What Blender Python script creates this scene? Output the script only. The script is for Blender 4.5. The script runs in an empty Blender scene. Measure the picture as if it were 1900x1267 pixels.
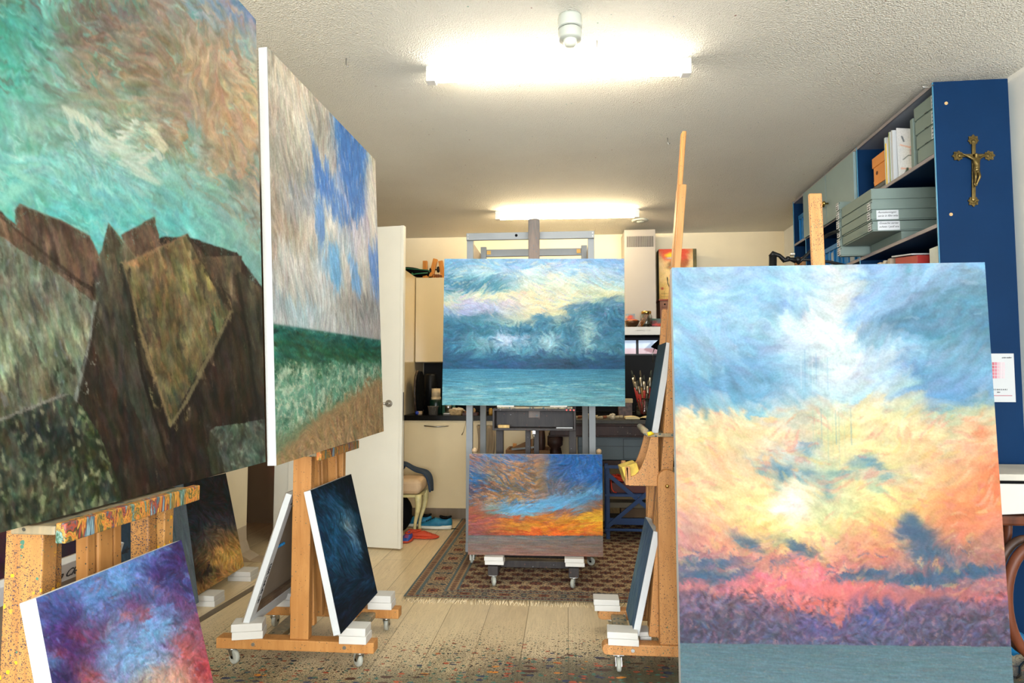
import bpy, bmesh, math, random
import numpy as np
from mathutils import Matrix, Vector, Euler

random.seed(7)
scene = bpy.context.scene
COL = scene.collection
PI = math.pi

# ------------------------------------------------------------------ camera
CAM_H, FPX = 1.25, 1200.0
PITCH, YAW = math.radians(3.41), math.radians(4.85)
cam_data = bpy.data.cameras.new('camera')
cam_data.sensor_width = 36.0
cam_data.lens = FPX / 1900.0 * 36.0
cam_data.clip_start = 0.05
camera = bpy.data.objects.new('camera', cam_data)
COL.objects.link(camera)
camera.location = (0, 0, CAM_H)
camera.rotation_euler = (PI / 2 + PITCH, 0, YAW)
scene.camera = camera

# ------------------------------------------------------------------ view, world, daylight
scene.view_settings.view_transform = 'Standard'
scene.view_settings.look = 'None'
scene.view_settings.gamma = 1.0
scene.view_settings.use_curve_mapping = False
scene.view_settings.exposure = 1.13
scene.cycles.use_denoising = True
scene.cycles.max_bounces = 7
scene.cycles.diffuse_bounces = 5
scene.cycles.sample_clamp_indirect = 6.0

world = bpy.data.worlds.new('daylight_sky')
scene.world = world
world.use_nodes = True
wn = world.node_tree
bg = wn.nodes['Background']
bg.inputs['Color'].default_value = (0.72, 0.84, 1.0, 1)
bg.inputs['Strength'].default_value = 1.0

def area_light(name, loc, rot, sx, sy, power, color):
    d = bpy.data.lights.new(name, 'AREA')
    d.shape = 'RECTANGLE'
    d.size, d.size_y = sx, sy
    d.energy = power
    d.color = color
    o = bpy.data.objects.new(name, d)
    o.location = loc
    o.rotation_euler = rot
    COL.objects.link(o)
    return o

# daylight entering by the wide studio windows behind the camera
area_light('window_daylight', (0.35, -2.52, 1.62), (PI / 2, 0, 0), 4.6, 1.75, 165, (0.93, 0.97, 1.0))
# upward fill light, added unseen to brighten the ceiling
area_light('window_ground_light', (0.35, -2.50, 1.3), (PI / 2 + 0.75, 0, 0), 4.6, 1.0, 95, (0.97, 0.98, 1.0))

# ------------------------------------------------------------------ point from a pixel and one known coordinate
_cp, _sp, _cy, _sy = math.cos(PITCH), math.sin(PITCH), math.cos(YAW), math.sin(YAW)
FWD = Vector((-_sy * _cp, _cy * _cp, _sp))
RGT = Vector((_cy, _sy, 0))
UPV = RGT.cross(FWD)

def ray(px, py):
    return RGT * ((px - 950) / FPX) + UPV * (-(py - 633.5) / FPX) + FWD

def at(px, py, ax, v):
    r = ray(px, py)
    k = 'xyz'.index(ax)
    c = Vector((0, 0, CAM_H))
    return c + r * ((v - c[k]) / r[k])

# ------------------------------------------------------------------ mesh building helpers
W = {}

class MB:
    """collects shapes, then links them as ONE mesh object"""
    def __init__(self):
        self.v, self.f, self.s = [], [], []
    def add(self, vs, fs, smooth=False):
        b = len(self.v)
        self.v += [Vector(p) for p in vs]
        self.f += [tuple(i + b for i in f) for f in fs]
        self.s += [smooth] * len(fs)
        return self
    def hexa(self, p):
        return self.add(p, [(0, 3, 2, 1), (4, 5, 6, 7), (0, 1, 5, 4), (1, 2, 6, 5), (2, 3, 7, 6), (3, 0, 4, 7)])
    def box(self, lo, hi, m=None):
        (x0, y0, z0), (x1, y1, z1) = lo, hi
        x0, x1 = min(x0, x1), max(x0, x1)
        y0, y1 = min(y0, y1), max(y0, y1)
        z0, z1 = min(z0, z1), max(z0, z1)
        p = [(x0, y0, z0), (x1, y0, z0), (x1, y1, z0), (x0, y1, z0), (x0, y0, z1), (x1, y0, z1), (x1, y1, z1), (x0, y1, z1)]
        if m is not None:
            p = [m @ Vector(q) for q in p]
        return self.hexa(p)
    def beam(self, a, b, w, h, up=(0, 0, 1)):
        a, b, up = Vector(a), Vector(b), Vector(up)
        d = (b - a).normalized()
        s = d.cross(up).normalized() * (w / 2)
        u = s.cross(d).normalized() * (h / 2)
        return self.hexa([a - s - u, a + s - u, a + s + u, a - s + u, b - s - u, b + s - u, b + s + u, b - s + u])
    def prism(self, pts, vec):
        """planar outline (3-d points) extruded along vec"""
        n = len(pts)
        vec = Vector(vec)
        p = [Vector(q) for q in pts]
        nrm = Vector((0, 0, 0))
        for i in range(n):
            nrm += p[i].cross(p[(i + 1) % n])
        if nrm.dot(vec) > 0:
            p = p[::-1]
        q = p + [a + vec for a in p]
        fs = [tuple(range(n)), tuple(range(2 * n - 1, n - 1, -1))]
        fs += [(i, i + n, (i + 1) % n + n, (i + 1) % n) for i in range(n)]
        return self.add(q, [f if k < 2 else f for k, f in enumerate(fs)])
    def cyl(self, a, b, r, r2=None, n=16, cap=True):
        a, b = Vector(a), Vector(b)
        r2 = r if r2 is None else r2
        d = (b - a).normalized()
        t = Vector((0, 0, 1)) if abs(d.z) < 0.9 else Vector((1, 0, 0))
        u = d.cross(t).normalized()
        w = d.cross(u)
        vs = []
        for c, rr in ((a, r), (b, r2)):
            for i in range(n):
                t_ = 2 * PI * i / n
                vs.append(c + (u * math.cos(t_) + w * math.sin(t_)) * rr)
        self.add(vs, [(i, (i + 1) % n, n + (i + 1) % n, n + i) for i in range(n)], True)
        if cap:
            self.add(vs[:n], [tuple(range(n - 1, -1, -1))])
            self.add(vs[n:], [tuple(range(n))])
        return self
    def lathe(self, prof, c=(0, 0, 0), n=24, axis=None):
        """prof: (radius, height) pairs round the z axis, or round 'axis'"""
        c = Vector(c)
        m = Matrix.Identity(3)
        if axis is not None:
            m = Vector((0, 0, 1)).rotation_difference(Vector(axis)).to_matrix()
        vs = []
        for r, z in prof:
            for i in range(n):
                t_ = 2 * PI * i / n
                vs.append(c + m @ Vector((r * math.cos(t_), r * math.sin(t_), z)))
        fs = []
        for k in range(len(prof) - 1):
            for i in range(n):
                fs.append((k * n + i, k * n + (i + 1) % n, (k + 1) * n + (i + 1) % n, (k + 1) * n + i))
        self.add(vs, fs, True)
        if prof[0][0] > 1e-4:
            self.add(vs[:n], [tuple(range(n - 1, -1, -1))])
        if prof[-1][0] > 1e-4:
            self.add(vs[-n:], [tuple(range(n))])
        return self
    def tube(self, pts, r, n=8, flat=1.0, cap=True):
        pts = [Vector(p) for p in pts]
        rr = r if hasattr(r, '__len__') else [r] * len(pts)
        vs = []
        prev = None
        for k, p in enumerate(pts):
            d = (pts[min(k + 1, len(pts) - 1)] - pts[max(k - 1, 0)]).normalized()
            if prev is None:
                t = Vector((0, 0, 1)) if abs(d.z) < 0.9 else Vector((1, 0, 0))
                u = d.cross(t).normalized()
            else:
                u = (prev - d * prev.dot(d)).normalized()
            prev = u
            w = d.cross(u)
            for i in range(n):
                t_ = 2 * PI * i / n
                vs.append(p + (u * math.cos(t_) + w * math.sin(t_) * flat) * rr[k])
        fs = []
        for k in range(len(pts) - 1):
            for i in range(n):
                fs.append((k * n + i, k * n + (i + 1) % n, (k + 1) * n + (i + 1) % n, (k + 1) * n + i))
        self.add(vs, fs, True)
        if cap:
            self.add(vs[:n], [tuple(range(n - 1, -1, -1))])
            self.add(vs[-n:], [tuple(range(n))])
        return self
    def ball(self, c, r, n=16, sz=1.0, m=None):
        prof = []
        k = max(6, n // 2)
        vs = []
        c = Vector(c)
        rx = r if hasattr(r, '__len__') else (r, r, r * sz)
        for j in range(k + 1):
            a = PI * j / k
            for i in range(n):
                t_ = 2 * PI * i / n
                q = Vector((rx[0] * math.sin(a) * math.cos(t_), rx[1] * math.sin(a) * math.sin(t_), -rx[2] * math.cos(a)))
                if m is not None:
                    q = m @ q
                vs.append(c + q)
        fs = []
        for j in range(k):
            for i in range(n):
                fs.append((j * n + i, j * n + (i + 1) % n, (j + 1) * n + (i + 1) % n, (j + 1) * n + i))
        return self.add(vs, fs, True)
    def mesh(self, name, inv=None):
        me = bpy.data.meshes.new(name)
        vs = [inv @ p for p in self.v] if inv is not None else self.v
        me.from_pydata([tuple(p) for p in vs], [], self.f)
        me.polygons.foreach_set('use_smooth', self.s)
        bm = bmesh.new()
        bm.from_mesh(me)
        bmesh.ops.remove_doubles(bm, verts=bm.verts, dist=1e-6)
        bmesh.ops.recalc_face_normals(bm, faces=bm.faces)
        bm.to_mesh(me)
        bm.free()
        return me
    def build(self, name, mat, parent=None, bev=0.0, local=False, sub=0, seg=2):
        """local=False: the points are world points; True: points in the parent's own frame"""
        if parent is None:
            mn = Vector([min(p[i] for p in self.v) for i in range(3)])
            mx = Vector([max(p[i] for p in self.v) for i in range(3)])
            loc = Vector(((mn.x + mx.x) / 2, (mn.y + mx.y) / 2, mn.z))
            inv = Matrix.Translation(-loc)
        else:
            loc = None
            inv = None if local else W[parent.name].inverted()
        me = self.mesh(name, inv)
        o = bpy.data.objects.new(name, me)
        COL.objects.link(o)
        if parent is None:
            o.location = loc
            W[o.name] = Matrix.Translation(loc)
        else:
            o.parent = parent
            W[o.name] = W[parent.name].copy()
        if mat is not None:
            me.materials.append(mat)
        if bev > 0:
            b = o.modifiers.new('bevel', 'BEVEL')
            b.width = bev
            b.segments = seg
            b.limit_method = 'ANGLE'
            b.angle_limit = math.radians(50)
        if sub:
            s = o.modifiers.new('subsurf', 'SUBSURF')
            s.levels = s.render_levels = sub
        return o

def tag(o, label=None, cat=None, group=None, kind=None):
    if label: o['label'] = label
    if cat: o['category'] = cat
    if group: o['group'] = group
    if kind: o['kind'] = kind
    return o

def thing(name, label, cat, loc=(0, 0, 0), rz=0.0, group=None):
    o = bpy.data.objects.new(name, None)
    o.empty_display_size = 0.1
    COL.objects.link(o)
    o.location = loc
    o.rotation_euler = (0, 0, rz)
    W[o.name] = Matrix.Translation(Vector(loc)) @ Matrix.Rotation(rz, 4, 'Z')
    return tag(o, label, cat, group)

def copy_tree(o, parent=None, loc=None, rz=None, label=None):
    c = o.copy()
    COL.objects.link(c)
    if parent is not None:
        c.parent = parent
    if loc is not None: c.location = loc
    if rz is not None: c.rotation_euler = (0, 0, rz)
    if label: c['label'] = label
    for ch in list(o.children):
        copy_tree(ch, c)
    return c

def text_part(s, name, mat, parent, origin, right, up, size, shear=0.0, depth=0.0006):
    """writing laid on a surface: origin at its left base line"""
    cu = bpy.data.curves.new(name, 'FONT')
    cu.body = s
    cu.size = size
    cu.shear = shear
    cu.extrude = depth
    cu.resolution_u = 3
    tmp = bpy.data.objects.new(name + '_tmp', cu)
    COL.objects.link(tmp)
    dg = bpy.context.evaluated_depsgraph_get()
    dg.update()
    me = bpy.data.meshes.new_from_object(tmp.evaluated_get(dg))
    bpy.data.objects.remove(tmp)
    r, u = Vector(right).normalized(), Vector(up).normalized()
    n = r.cross(u).normalized()
    m = Matrix((r, u, n)).transposed().to_4x4()
    m.translation = Vector(origin)
    me.transform(W[parent.name].inverted() @ m)
    me.name = name
    me.materials.clear()
    me.materials.append(mat)
    o = bpy.data.objects.new(name, me)
    COL.objects.link(o)
    o.parent = parent
    W[o.name] = W[parent.name].copy()
    return o

# ------------------------------------------------------------------ materials
def lin(c):
    if isinstance(c, str):
        c = [int(c[i:i + 2], 16) / 255 for i in (0, 2, 4)]
    return tuple(((x / 12.92) if x <= 0.04045 else ((x + 0.055) / 1.055) ** 2.4) for x in c) + (1.0,)

def newmat(name):
    m = bpy.data.materials.new(name)
    m.use_nodes = True
    return m, m.node_tree, m.node_tree.nodes['Principled BSDF']

def nd(nt, t, **kw):
    n = nt.nodes.new(t)
    for k, v in kw.items():
        if k in n.inputs:
            n.inputs[k].default_value = v
        else:
            setattr(n, k, v)
    return n

def mixc(nt, fac, a, b, mode='MIX'):
    n = nt.nodes.new('ShaderNodeMix')
    n.data_type = 'RGBA'
    n.blend_type = mode
    for i, v in ((0, fac), (6, a), (7, b)):
        if isinstance(v, (int, float)):
            n.inputs[i].default_value = v
        elif isinstance(v, tuple):
            n.inputs[i].default_value = v
        else:
            nt.links.new(v, n.inputs[i])
    return n.outputs[2]

def ramp(nt, src, stops):
    r = nt.nodes.new('ShaderNodeValToRGB')
    nt.links.new(src, r.inputs[0])
    e = r.color_ramp.elements
    e[0].position, e[0].color = stops[0]
    e[1].position, e[1].color = stops[-1]
    for p, c in stops[1:-1]:
        x = e.new(p)
        x.color = c
    return r.outputs[0]

BW = lambda a: (a, a, a, 1)

def plain(name, c, rough=0.5, metal=0.0, spec=0.5, var=0.08, scale=6.0, bump=0.0, bscale=60.0, trans=0.0, ior=1.45, emit=None, estr=0.0, coat=0.0, stretch=(1, 1, 1)):
    m, nt, p = newmat(name)
    col = lin(c)
    tc = nd(nt, 'ShaderNodeTexCoord')
    mp = nd(nt, 'ShaderNodeMapping')
    mp.inputs['Scale'].default_value = stretch
    nt.links.new(tc.outputs['Object'], mp.inputs[0])
    nz = nd(nt, 'ShaderNodeTexNoise', Scale=scale, Detail=5.0)
    nt.links.new(mp.outputs[0], nz.inputs['Vector'])
    d = tuple(x * (1 - 2.2 * var) for x in col[:3]) + (1,)
    h = tuple(min(1, x * (1 + 1.4 * var)) for x in col[:3]) + (1,)
    c1 = ramp(nt, nz.outputs[0], [(0.3, d), (0.7, h)])
    nt.links.new(c1, p.inputs['Base Color'])
    p.inputs['Roughness'].default_value = rough
    p.inputs['Metallic'].default_value = metal
    p.inputs['Specular IOR Level'].default_value = spec
    p.inputs['Coat Weight'].default_value = coat
    if trans:
        p.inputs['Transmission Weight'].default_value = trans
        p.inputs['IOR'].default_value = ior
    if emit:
        p.inputs['Emission Color'].default_value = lin(emit)
        p.inputs['Emission Strength'].default_value = estr
    if bump:
        bz = nd(nt, 'ShaderNodeTexNoise', Scale=bscale, Detail=4.0)
        nt.links.new(mp.outputs[0], bz.inputs['Vector'])
        bp = nd(nt, 'ShaderNodeBump', Strength=bump, Distance=0.004)
        nt.links.new(bz.outputs[0], bp.inputs['Height'])
        nt.links.new(bp.outputs[0], p.inputs['Normal'])
    return m

def wood(name, c1, c2, rough=0.5, grain=(1, 1, 0.12), gscale=22.0, specks=(), bump=0.1):
    """grain along the long axis of 'grain'; specks = ((scale, size, colour, coverage), ...)"""
    m, nt, p = newmat(name)
    tc = nd(nt, 'ShaderNodeTexCoord')
    mp = nd(nt, 'ShaderNodeMapping')
    mp.inputs['Scale'].default_value = grain
    nt.links.new(tc.outputs['Object'], mp.inputs[0])
    nz = nd(nt, 'ShaderNodeTexNoise', Scale=gscale, Detail=8.0, Roughness=0.62, Distortion=0.6)
    nt.links.new(mp.outputs[0], nz.inputs['Vector'])
    n2 = nd(nt, 'ShaderNodeTexNoise', Scale=gscale * 5, Detail=3.0)
    nt.links.new(mp.outputs[0], n2.inputs['Vector'])
    a = ramp(nt, nz.outputs[0], [(0.32, lin(c2)), (0.62, lin(c1))])
    f = ramp(nt, n2.outputs[0], [(0.35, BW(0.25)), (0.6, BW(0.0))])
    col = mixc(nt, f, a, lin(c2))
    for k, (sc, size, sc_col, cover) in enumerate(specks):
        vo = nd(nt, 'ShaderNodeTexVoronoi', Scale=float(sc))
        off = nd(nt, 'ShaderNodeMapping')
        off.inputs['Location'].default_value = (3.1 * k, 1.7 * k, 0.9 * k)
        nt.links.new(tc.outputs['Object'], off.inputs[0])
        wz = nd(nt, 'ShaderNodeTexNoise', Scale=sc * 1.6, Detail=2.0)
        nt.links.new(off.outputs[0], wz.inputs['Vector'])
        vm = nd(nt, 'ShaderNodeVectorMath', operation='MULTIPLY_ADD')
        vm.inputs[1].default_value = (0.35 / sc,) * 3
        nt.links.new(wz.outputs['Color'], vm.inputs[0])
        nt.links.new(off.outputs[0], vm.inputs[2])
        nt.links.new(vm.outputs[0], vo.inputs['Vector'])
        sp = nd(nt, 'ShaderNodeSeparateColor')
        nt.links.new(vo.outputs['Color'], sp.inputs[0])
        # radius per cell: only cells over the cover threshold get a spot
        th = nd(nt, 'ShaderNodeMapRange')
        th.inputs[1].default_value, th.inputs[2].default_value = 1 - cover, 1.0
        th.inputs[3].default_value, th.inputs[4].default_value = 0.0, size
        nt.links.new(sp.outputs[0], th.inputs[0])
        lt = nd(nt, 'ShaderNodeMath', operation='LESS_THAN')
        nt.links.new(vo.outputs['Distance'], lt.inputs[0])
        nt.links.new(th.outputs[0], lt.inputs[1])
        big = nd(nt, 'ShaderNodeTexNoise', Scale=4.5, Detail=2.0)
        nt.links.new(off.outputs[0], big.inputs['Vector'])
        bm_ = ramp(nt, big.outputs[0], [(0.42, BW(0)), (0.5, BW(1))])
        mu = nd(nt, 'ShaderNodeMath', operation='MULTIPLY')
        nt.links.new(lt.outputs[0], mu.inputs[0])
        nt.links.new(bm_, mu.inputs[1])
        col = mixc(nt, mu.outputs[0], col, lin(sc_col))
    nt.links.new(col, p.inputs['Base Color'])
    p.inputs['Roughness'].default_value = rough
    p.inputs['Specular IOR Level'].default_value = 0.35
    if bump:
        bp = nd(nt, 'ShaderNodeBump', Strength=bump, Distance=0.002)
        nt.links.new(nz.outputs[0], bp.inputs['Height'])
        nt.links.new(bp.outputs[0], p.inputs['Normal'])
    return m

def paint_mat(name, gain=1.0, rough=0.7, attr='paint', fine=420.0, bump=0.35):
    """oil paint: the brushed pigment lies in a colour attribute, canvas weave and bristle relief are nodes"""
    m, nt, p = newmat(name)
    at_ = nd(nt, 'ShaderNodeAttribute', attribute_name=attr)
    tc = nd(nt, 'ShaderNodeTexCoord')
    nz = nd(nt, 'ShaderNodeTexNoise', Scale=fine * 0.3, Detail=3.0)
    nt.links.new(tc.outputs['Object'], nz.inputs['Vector'])
    f = ramp(nt, nz.outputs[0], [(0.3, BW(0.9)), (0.7, BW(1.08))])
    col = mixc(nt, 1.0, at_.outputs['Color'], f, 'MULTIPLY')
    col = mixc(nt, 1.0, col, BW(gain), 'MULTIPLY')
    nt.links.new(col, p.inputs['Base Color'])
    p.inputs['Roughness'].default_value = rough
    p.inputs['Specular IOR Level'].default_value = 0.12
    bw = nd(nt, 'ShaderNodeRGBToBW')
    nt.links.new(at_.outputs['Color'], bw.inputs[0])
    w1 = nd(nt, 'ShaderNodeTexNoise', Scale=fine, Detail=2.0)
    nt.links.new(tc.outputs['Object'], w1.inputs['Vector'])
    ad = nd(nt, 'ShaderNodeMath', operation='MULTIPLY_ADD')
    nt.links.new(w1.outputs[0], ad.inputs[0])
    ad.inputs[1].default_value = 0.15
    nt.links.new(bw.outputs[0], ad.inputs[2])
    bp = nd(nt, 'ShaderNodeBump', Strength=bump, Distance=0.0015)
    nt.links.new(ad.outputs[0], bp.inputs['Height'])
    nt.links.new(bp.outputs[0], p.inputs['Normal'])
    return m

# ------------------------------------------------------------------ brush work (numpy): pigment for the canvases
RNG = np.random.RandomState(11)

def hx(s):
    return np.array([int(s[i:i + 2], 16) / 255.0 for i in (0, 2, 4)])

def smooth_noise(H, W_, cell, seed, octs=3):
    r = np.random.RandomState(seed)
    out = np.zeros((H, W_))
    amp, tot = 1.0, 0.0
    for o in range(octs):
        c = max(2.0, cell / 2 ** o)
        gh, gw = int(H / c) + 3, int(W_ / c) + 3
        g = r.rand(gh, gw)
        y = np.arange(H) / c
        x = np.arange(W_) / c
        yi, xi = y.astype(int), x.astype(int)
        fy, fx = y - yi, x - xi
        fy = (fy * fy * (3 - 2 * fy))[:, None]
        fx = (fx * fx * (3 - 2 * fx))[None, :]
        a = g[yi][:, xi] * (1 - fx) + g[yi][:, xi + 1] * fx
        b = g[yi + 1][:, xi] * (1 - fx) + g[yi + 1][:, xi + 1] * fx
        out += amp * (a * (1 - fy) + b * fy)
        tot += amp
        amp *= 0.55
    return out / tot * 2 - 1

def in_poly(X, Y, pts):
    m = np.zeros(X.shape, bool)
    n = len(pts)
    for i in range(n):
        x0, y0 = pts[i]
        x1, y1 = pts[(i + 1) % n]
        if y0 == y1:
            continue
        c = (Y < max(y0, y1)) & (Y >= min(y0, y1))
        m ^= c & (X < (x1 - x0) * (Y - y0) / (y1 - y0) + x0)
    return m

def blur(a, k):
    k = int(k)
    if k < 1:
        return a
    for ax in (0, 1):
        for _ in range(2):
            p = np.pad(a, [(k, k) if i == ax else (0, 0) for i in range(a.ndim)], mode='edge')
            c = np.cumsum(p, axis=ax)
            z = np.zeros_like(np.take(c, [0], axis=ax))
            c = np.concatenate([z, c], axis=ax)
            n = a.shape[ax]
            a = (np.take(c, np.arange(2 * k + 1, 2 * k + 1 + n), axis=ax) - np.take(c, np.arange(n), axis=ax)) / (2 * k + 1)
    return a

class Picture:
    """paints in a rectangle x0..x1, y0..y1 at 'res' samples per unit"""
    def __init__(self, x0, y0, x1, y1, cols, rows, res=1.0, warp=4.0, wcell=40, seed=1):
        self.x0, self.y0, self.res = x0, y0, res
        self.W, self.H = int((x1 - x0) * res) + 1, int((y1 - y0) * res) + 1
        self.seed = seed
        X, Y = np.meshgrid(x0 + np.arange(self.W) / res, y0 + np.arange(self.H) / res)
        self.X, self.Y = X, Y
        self.wx = smooth_noise(self.H, self.W, wcell * res, seed + 5)
        self.wy = smooth_noise(self.H, self.W, wcell * res, seed + 6)
        Xw, Yw = X + self.wx * warp * 2.2, Y + self.wy * warp
        ys = np.array([r[0] for r in rows], float)
        g = np.array([[hx(c) for c in r[1].split()] for r in rows])
        cx = np.array(cols, float)
        fx = np.clip(np.interp(Xw, cx, np.arange(len(cx))), 0, len(cx) - 1.0001)
        fy = np.clip(np.interp(Yw, ys, np.arange(len(ys))), 0, len(ys) - 1.0001)
        xi, yi = fx.astype(int), fy.astype(int)
        tx, ty = (fx - xi)[..., None], (fy - yi)[..., None]
        tx, ty = tx * tx * (3 - 2 * tx), ty * ty * (3 - 2 * ty)
        self.img = (g[yi, xi] * (1 - tx) + g[yi, xi + 1] * tx) * (1 - ty) + (g[yi + 1, xi] * (1 - tx) + g[yi + 1, xi + 1] * tx) * ty
        self.reg = np.zeros((self.H, self.W), np.int16)
        self.nreg = 0
    def poly(self, pts, col, soft=1.5, ragged=2.0, region=True, alpha=1.0, rcell=12, shade=None):
        n1 = smooth_noise(self.H, self.W, rcell * self.res, self.seed + 31)
        n2 = smooth_noise(self.H, self.W, rcell * self.res, self.seed + 32)
        m = in_poly(self.X + n1 * ragged, self.Y + n2 * ragged, pts)
        a = blur(m.astype(float), soft * self.res)[..., None] * alpha
        c = hx(col) if isinstance(col, str) else col
        if shade is not None:       # second colour reached along a direction (x, y)
            c2, dx, dy = shade
            xs, ys = [p[0] for p in pts], [p[1] for p in pts]
            t = (self.X * dx + self.Y * dy)
            lo, hi = t[m].min() if m.any() else 0, t[m].max() if m.any() else 1
            t = np.clip((t - lo) / (hi - lo + 1e-6) + self.wx * 0.15, 0, 1)[..., None]
            c = hx(col) * (1 - t) + hx(c2) * t
        self.img = self.img * (1 - a) + c * a
        if region:
            self.nreg += 1
            self.reg[m] = self.nreg
    def blob(self, x, y, rx, ry, col, a=0.8, ang=0.0, hard=1.0, only=None):
        c, s = math.cos(ang), math.sin(ang)
        dx, dy = self.X - x + self.wx * rx * 0.35, self.Y - y + self.wy * ry * 0.35
        u, v = (dx * c + dy * s) / rx, (-dx * s + dy * c) / ry
        f = np.exp(-((u * u + v * v) ** hard)) * a
        if only is not None:
            f = f * (self.reg == only)
        f = f[..., None]
        self.img = self.img * (1 - f) + hx(col) * f
    def line(self, pts, w, col, a=0.9, taper=True):
        n = len(pts) - 1
        for i in range(n):
            (xa, ya), (xb, yb) = pts[i], pts[i + 1]
            L2 = (xb - xa) ** 2 + (yb - ya) ** 2 + 1e-6
            t = np.clip(((self.X - xa) * (xb - xa) + (self.Y - ya) * (yb - ya)) / L2, 0, 1)
            d = np.hypot(self.X - xa - t * (xb - xa), self.Y - ya - t * (yb - ya)) + self.wx * w * 0.4
            f = (np.clip(1.5 - d / (w * 0.5), 0, 1) * a)[..., None]
            self.img = self.img * (1 - f) + hx(col) * f
    def mottle(self, cell, amt, seed, cols=None, th=0.25, sx=1.0, only=None):
        """broken patches of other pigment"""
        n = smooth_noise(self.H, self.W, cell * self.res, self.seed * 7 + seed, 4)
        if sx != 1.0:
            n = smooth_noise(self.H, int(self.W / sx) + 2, cell * self.res, self.seed * 7 + seed, 4)
            xi = np.clip((np.arange(self.W) / sx).astype(int), 0, n.shape[1] - 1)
            n = n[:, xi]
        if cols is None:
            f = 1 + n * amt
            if only is not None:
                f = np.where(np.isin(self.reg, only), f, 1.0)
            self.img = self.img * f[..., None]
        else:
            f = np.clip((n - th) / 0.12, 0, 1) * amt
            if only is not None:
                f = f * np.isin(self.reg, only)
            f = f[..., None]
            self.img = self.img * (1 - f) + hx(cols) * f
    def strokes(self, n, L, w, angle, spread=0.25, jit=0.05, alpha=0.7, lum=0.05, swirl=0.0, scell=60, only=None, tint=None, box=None, curve=0.25, mask=None):
        """n bristle marks of length L and width w; angle in radians (x right, y down) or function"""
        r = np.random.RandomState(self.seed * 13 + n + int(L * 7))
        res = self.res
        L, w = L * res, max(1.0, w * res)
        field = smooth_noise(self.H, self.W, scell * res, self.seed + 77 + int(L), 2) if swirl else None
        K, S = 48, 6
        R = int(L / 2 + w) + 2
        yy, xx = np.mgrid[-R:R + 1, -R:R + 1].astype(float)
        st = []
        for k in range(K):
            a = PI * 2 * k / K
            row = []
            for s in range(S):
                cv = (r.rand() - 0.5) * 2 * curve / max(L, 1)
                u = xx * math.cos(a) + yy * math.sin(a)
                v = -xx * math.sin(a) + yy * math.cos(a) + cv * u * u
                br = np.interp(v, np.linspace(-w, w, 9), 0.45 + 0.55 * r.rand(9))
                al = np.clip(1.25 - np.abs(v) / (w * 0.5), 0, 1) * np.clip((1.0 - np.abs(u) / (L * 0.5)) * 3.0, 0, 1) * br
                row.append(al)
            st.append(row)
        src = blur(self.img, 1)
        ys = r.randint(0, self.H, n)
        xs = r.randint(0, self.W, n)
        rl = r.randn(n)
        rj = r.randn(n, 3)
        ra = r.randn(n)
        rs = r.randint(0, S, n)
        H, Wd = self.H, self.W
        tints = [hx(t) for t in tint] if tint else None
        rt = r.rand(n)
        for i in range(n):
            y, x = ys[i], xs[i]
            g = self.reg[y, x]
            if only is not None and g not in only:
                continue
            X_, Y_ = self.x0 + x / res, self.y0 + y / res
            if box is not None and not (box[0] <= X_ <= box[2] and box[1] <= Y_ <= box[3]):
                continue
            if mask is not None and rt[i] > mask(X_, Y_):
                continue
            a = angle(X_, Y_) if callable(angle) else angle
            if swirl:
                a += field[y, x] * swirl
            a += ra[i] * spread
            al = st[int(round(a / (2 * PI) * K)) % K][rs[i]]
            y0, y1, xa, xb = max(0, y - R), min(H, y + R + 1), max(0, x - R), min(Wd, x + R + 1)
            al = al[y0 - y + R:y1 - y + R, xa - x + R:xb - x + R] * alpha
            al = al * (self.reg[y0:y1, xa:xb] == g)
            if tints is not None:
                c = tints[int(rt[i] * 997) % len(tints)]
                c = c * (1 + lum * rl[i])
            else:
                c = src[y, x] * (1 + lum * rl[i]) + rj[i] * jit
            al = al[..., None]
            self.img[y0:y1, xa:xb] = self.img[y0:y1, xa:xb] * (1 - al) + np.clip(c, 0, 1) * al
    def flow(self, angle, swirl=0.0, scell=60, seed=0):
        if callable(angle):
            A = np.vectorize(angle, otypes=[float])(self.X[::6, ::6], self.Y[::6, ::6])
            A = np.repeat(np.repeat(A, 6, 0), 6, 1)[:self.H, :self.W]
            A = blur(A, 5)
        else:
            A = np.full((self.H, self.W), float(angle))
        if swirl:
            A = A + smooth_noise(self.H, self.W, scell * self.res, self.seed + 177 + seed, 2) * swirl * 1.5
        return A
    def lic(self, A, L, seed, grain=0):
        """noise drawn out along the brush direction, unit spread"""
        r = np.random.RandomState(self.seed * 31 + seed)
        n = r.rand(self.H, self.W)
        if grain:
            n = blur(n, grain)
        c, s = np.cos(A), np.sin(A)
        acc = n.copy()
        jj, ii = np.meshgrid(np.arange(self.W, dtype=float), np.arange(self.H, dtype=float))
        K = max(3, int(L * self.res / 2))
        for sg in (-1, 1):
            x, y = jj.copy(), ii.copy()
            for k in range(K):
                xi = np.clip(x, 0, self.W - 1).astype(int)
                yi = np.clip(y, 0, self.H - 1).astype(int)
                x += sg * c[yi, xi]
                y += sg * s[yi, xi]
                acc += n[np.clip(y, 0, self.H - 1).astype(int), np.clip(x, 0, self.W - 1).astype(int)]
        acc -= acc.mean()
        return acc / (acc.std() + 1e-9)
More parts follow.
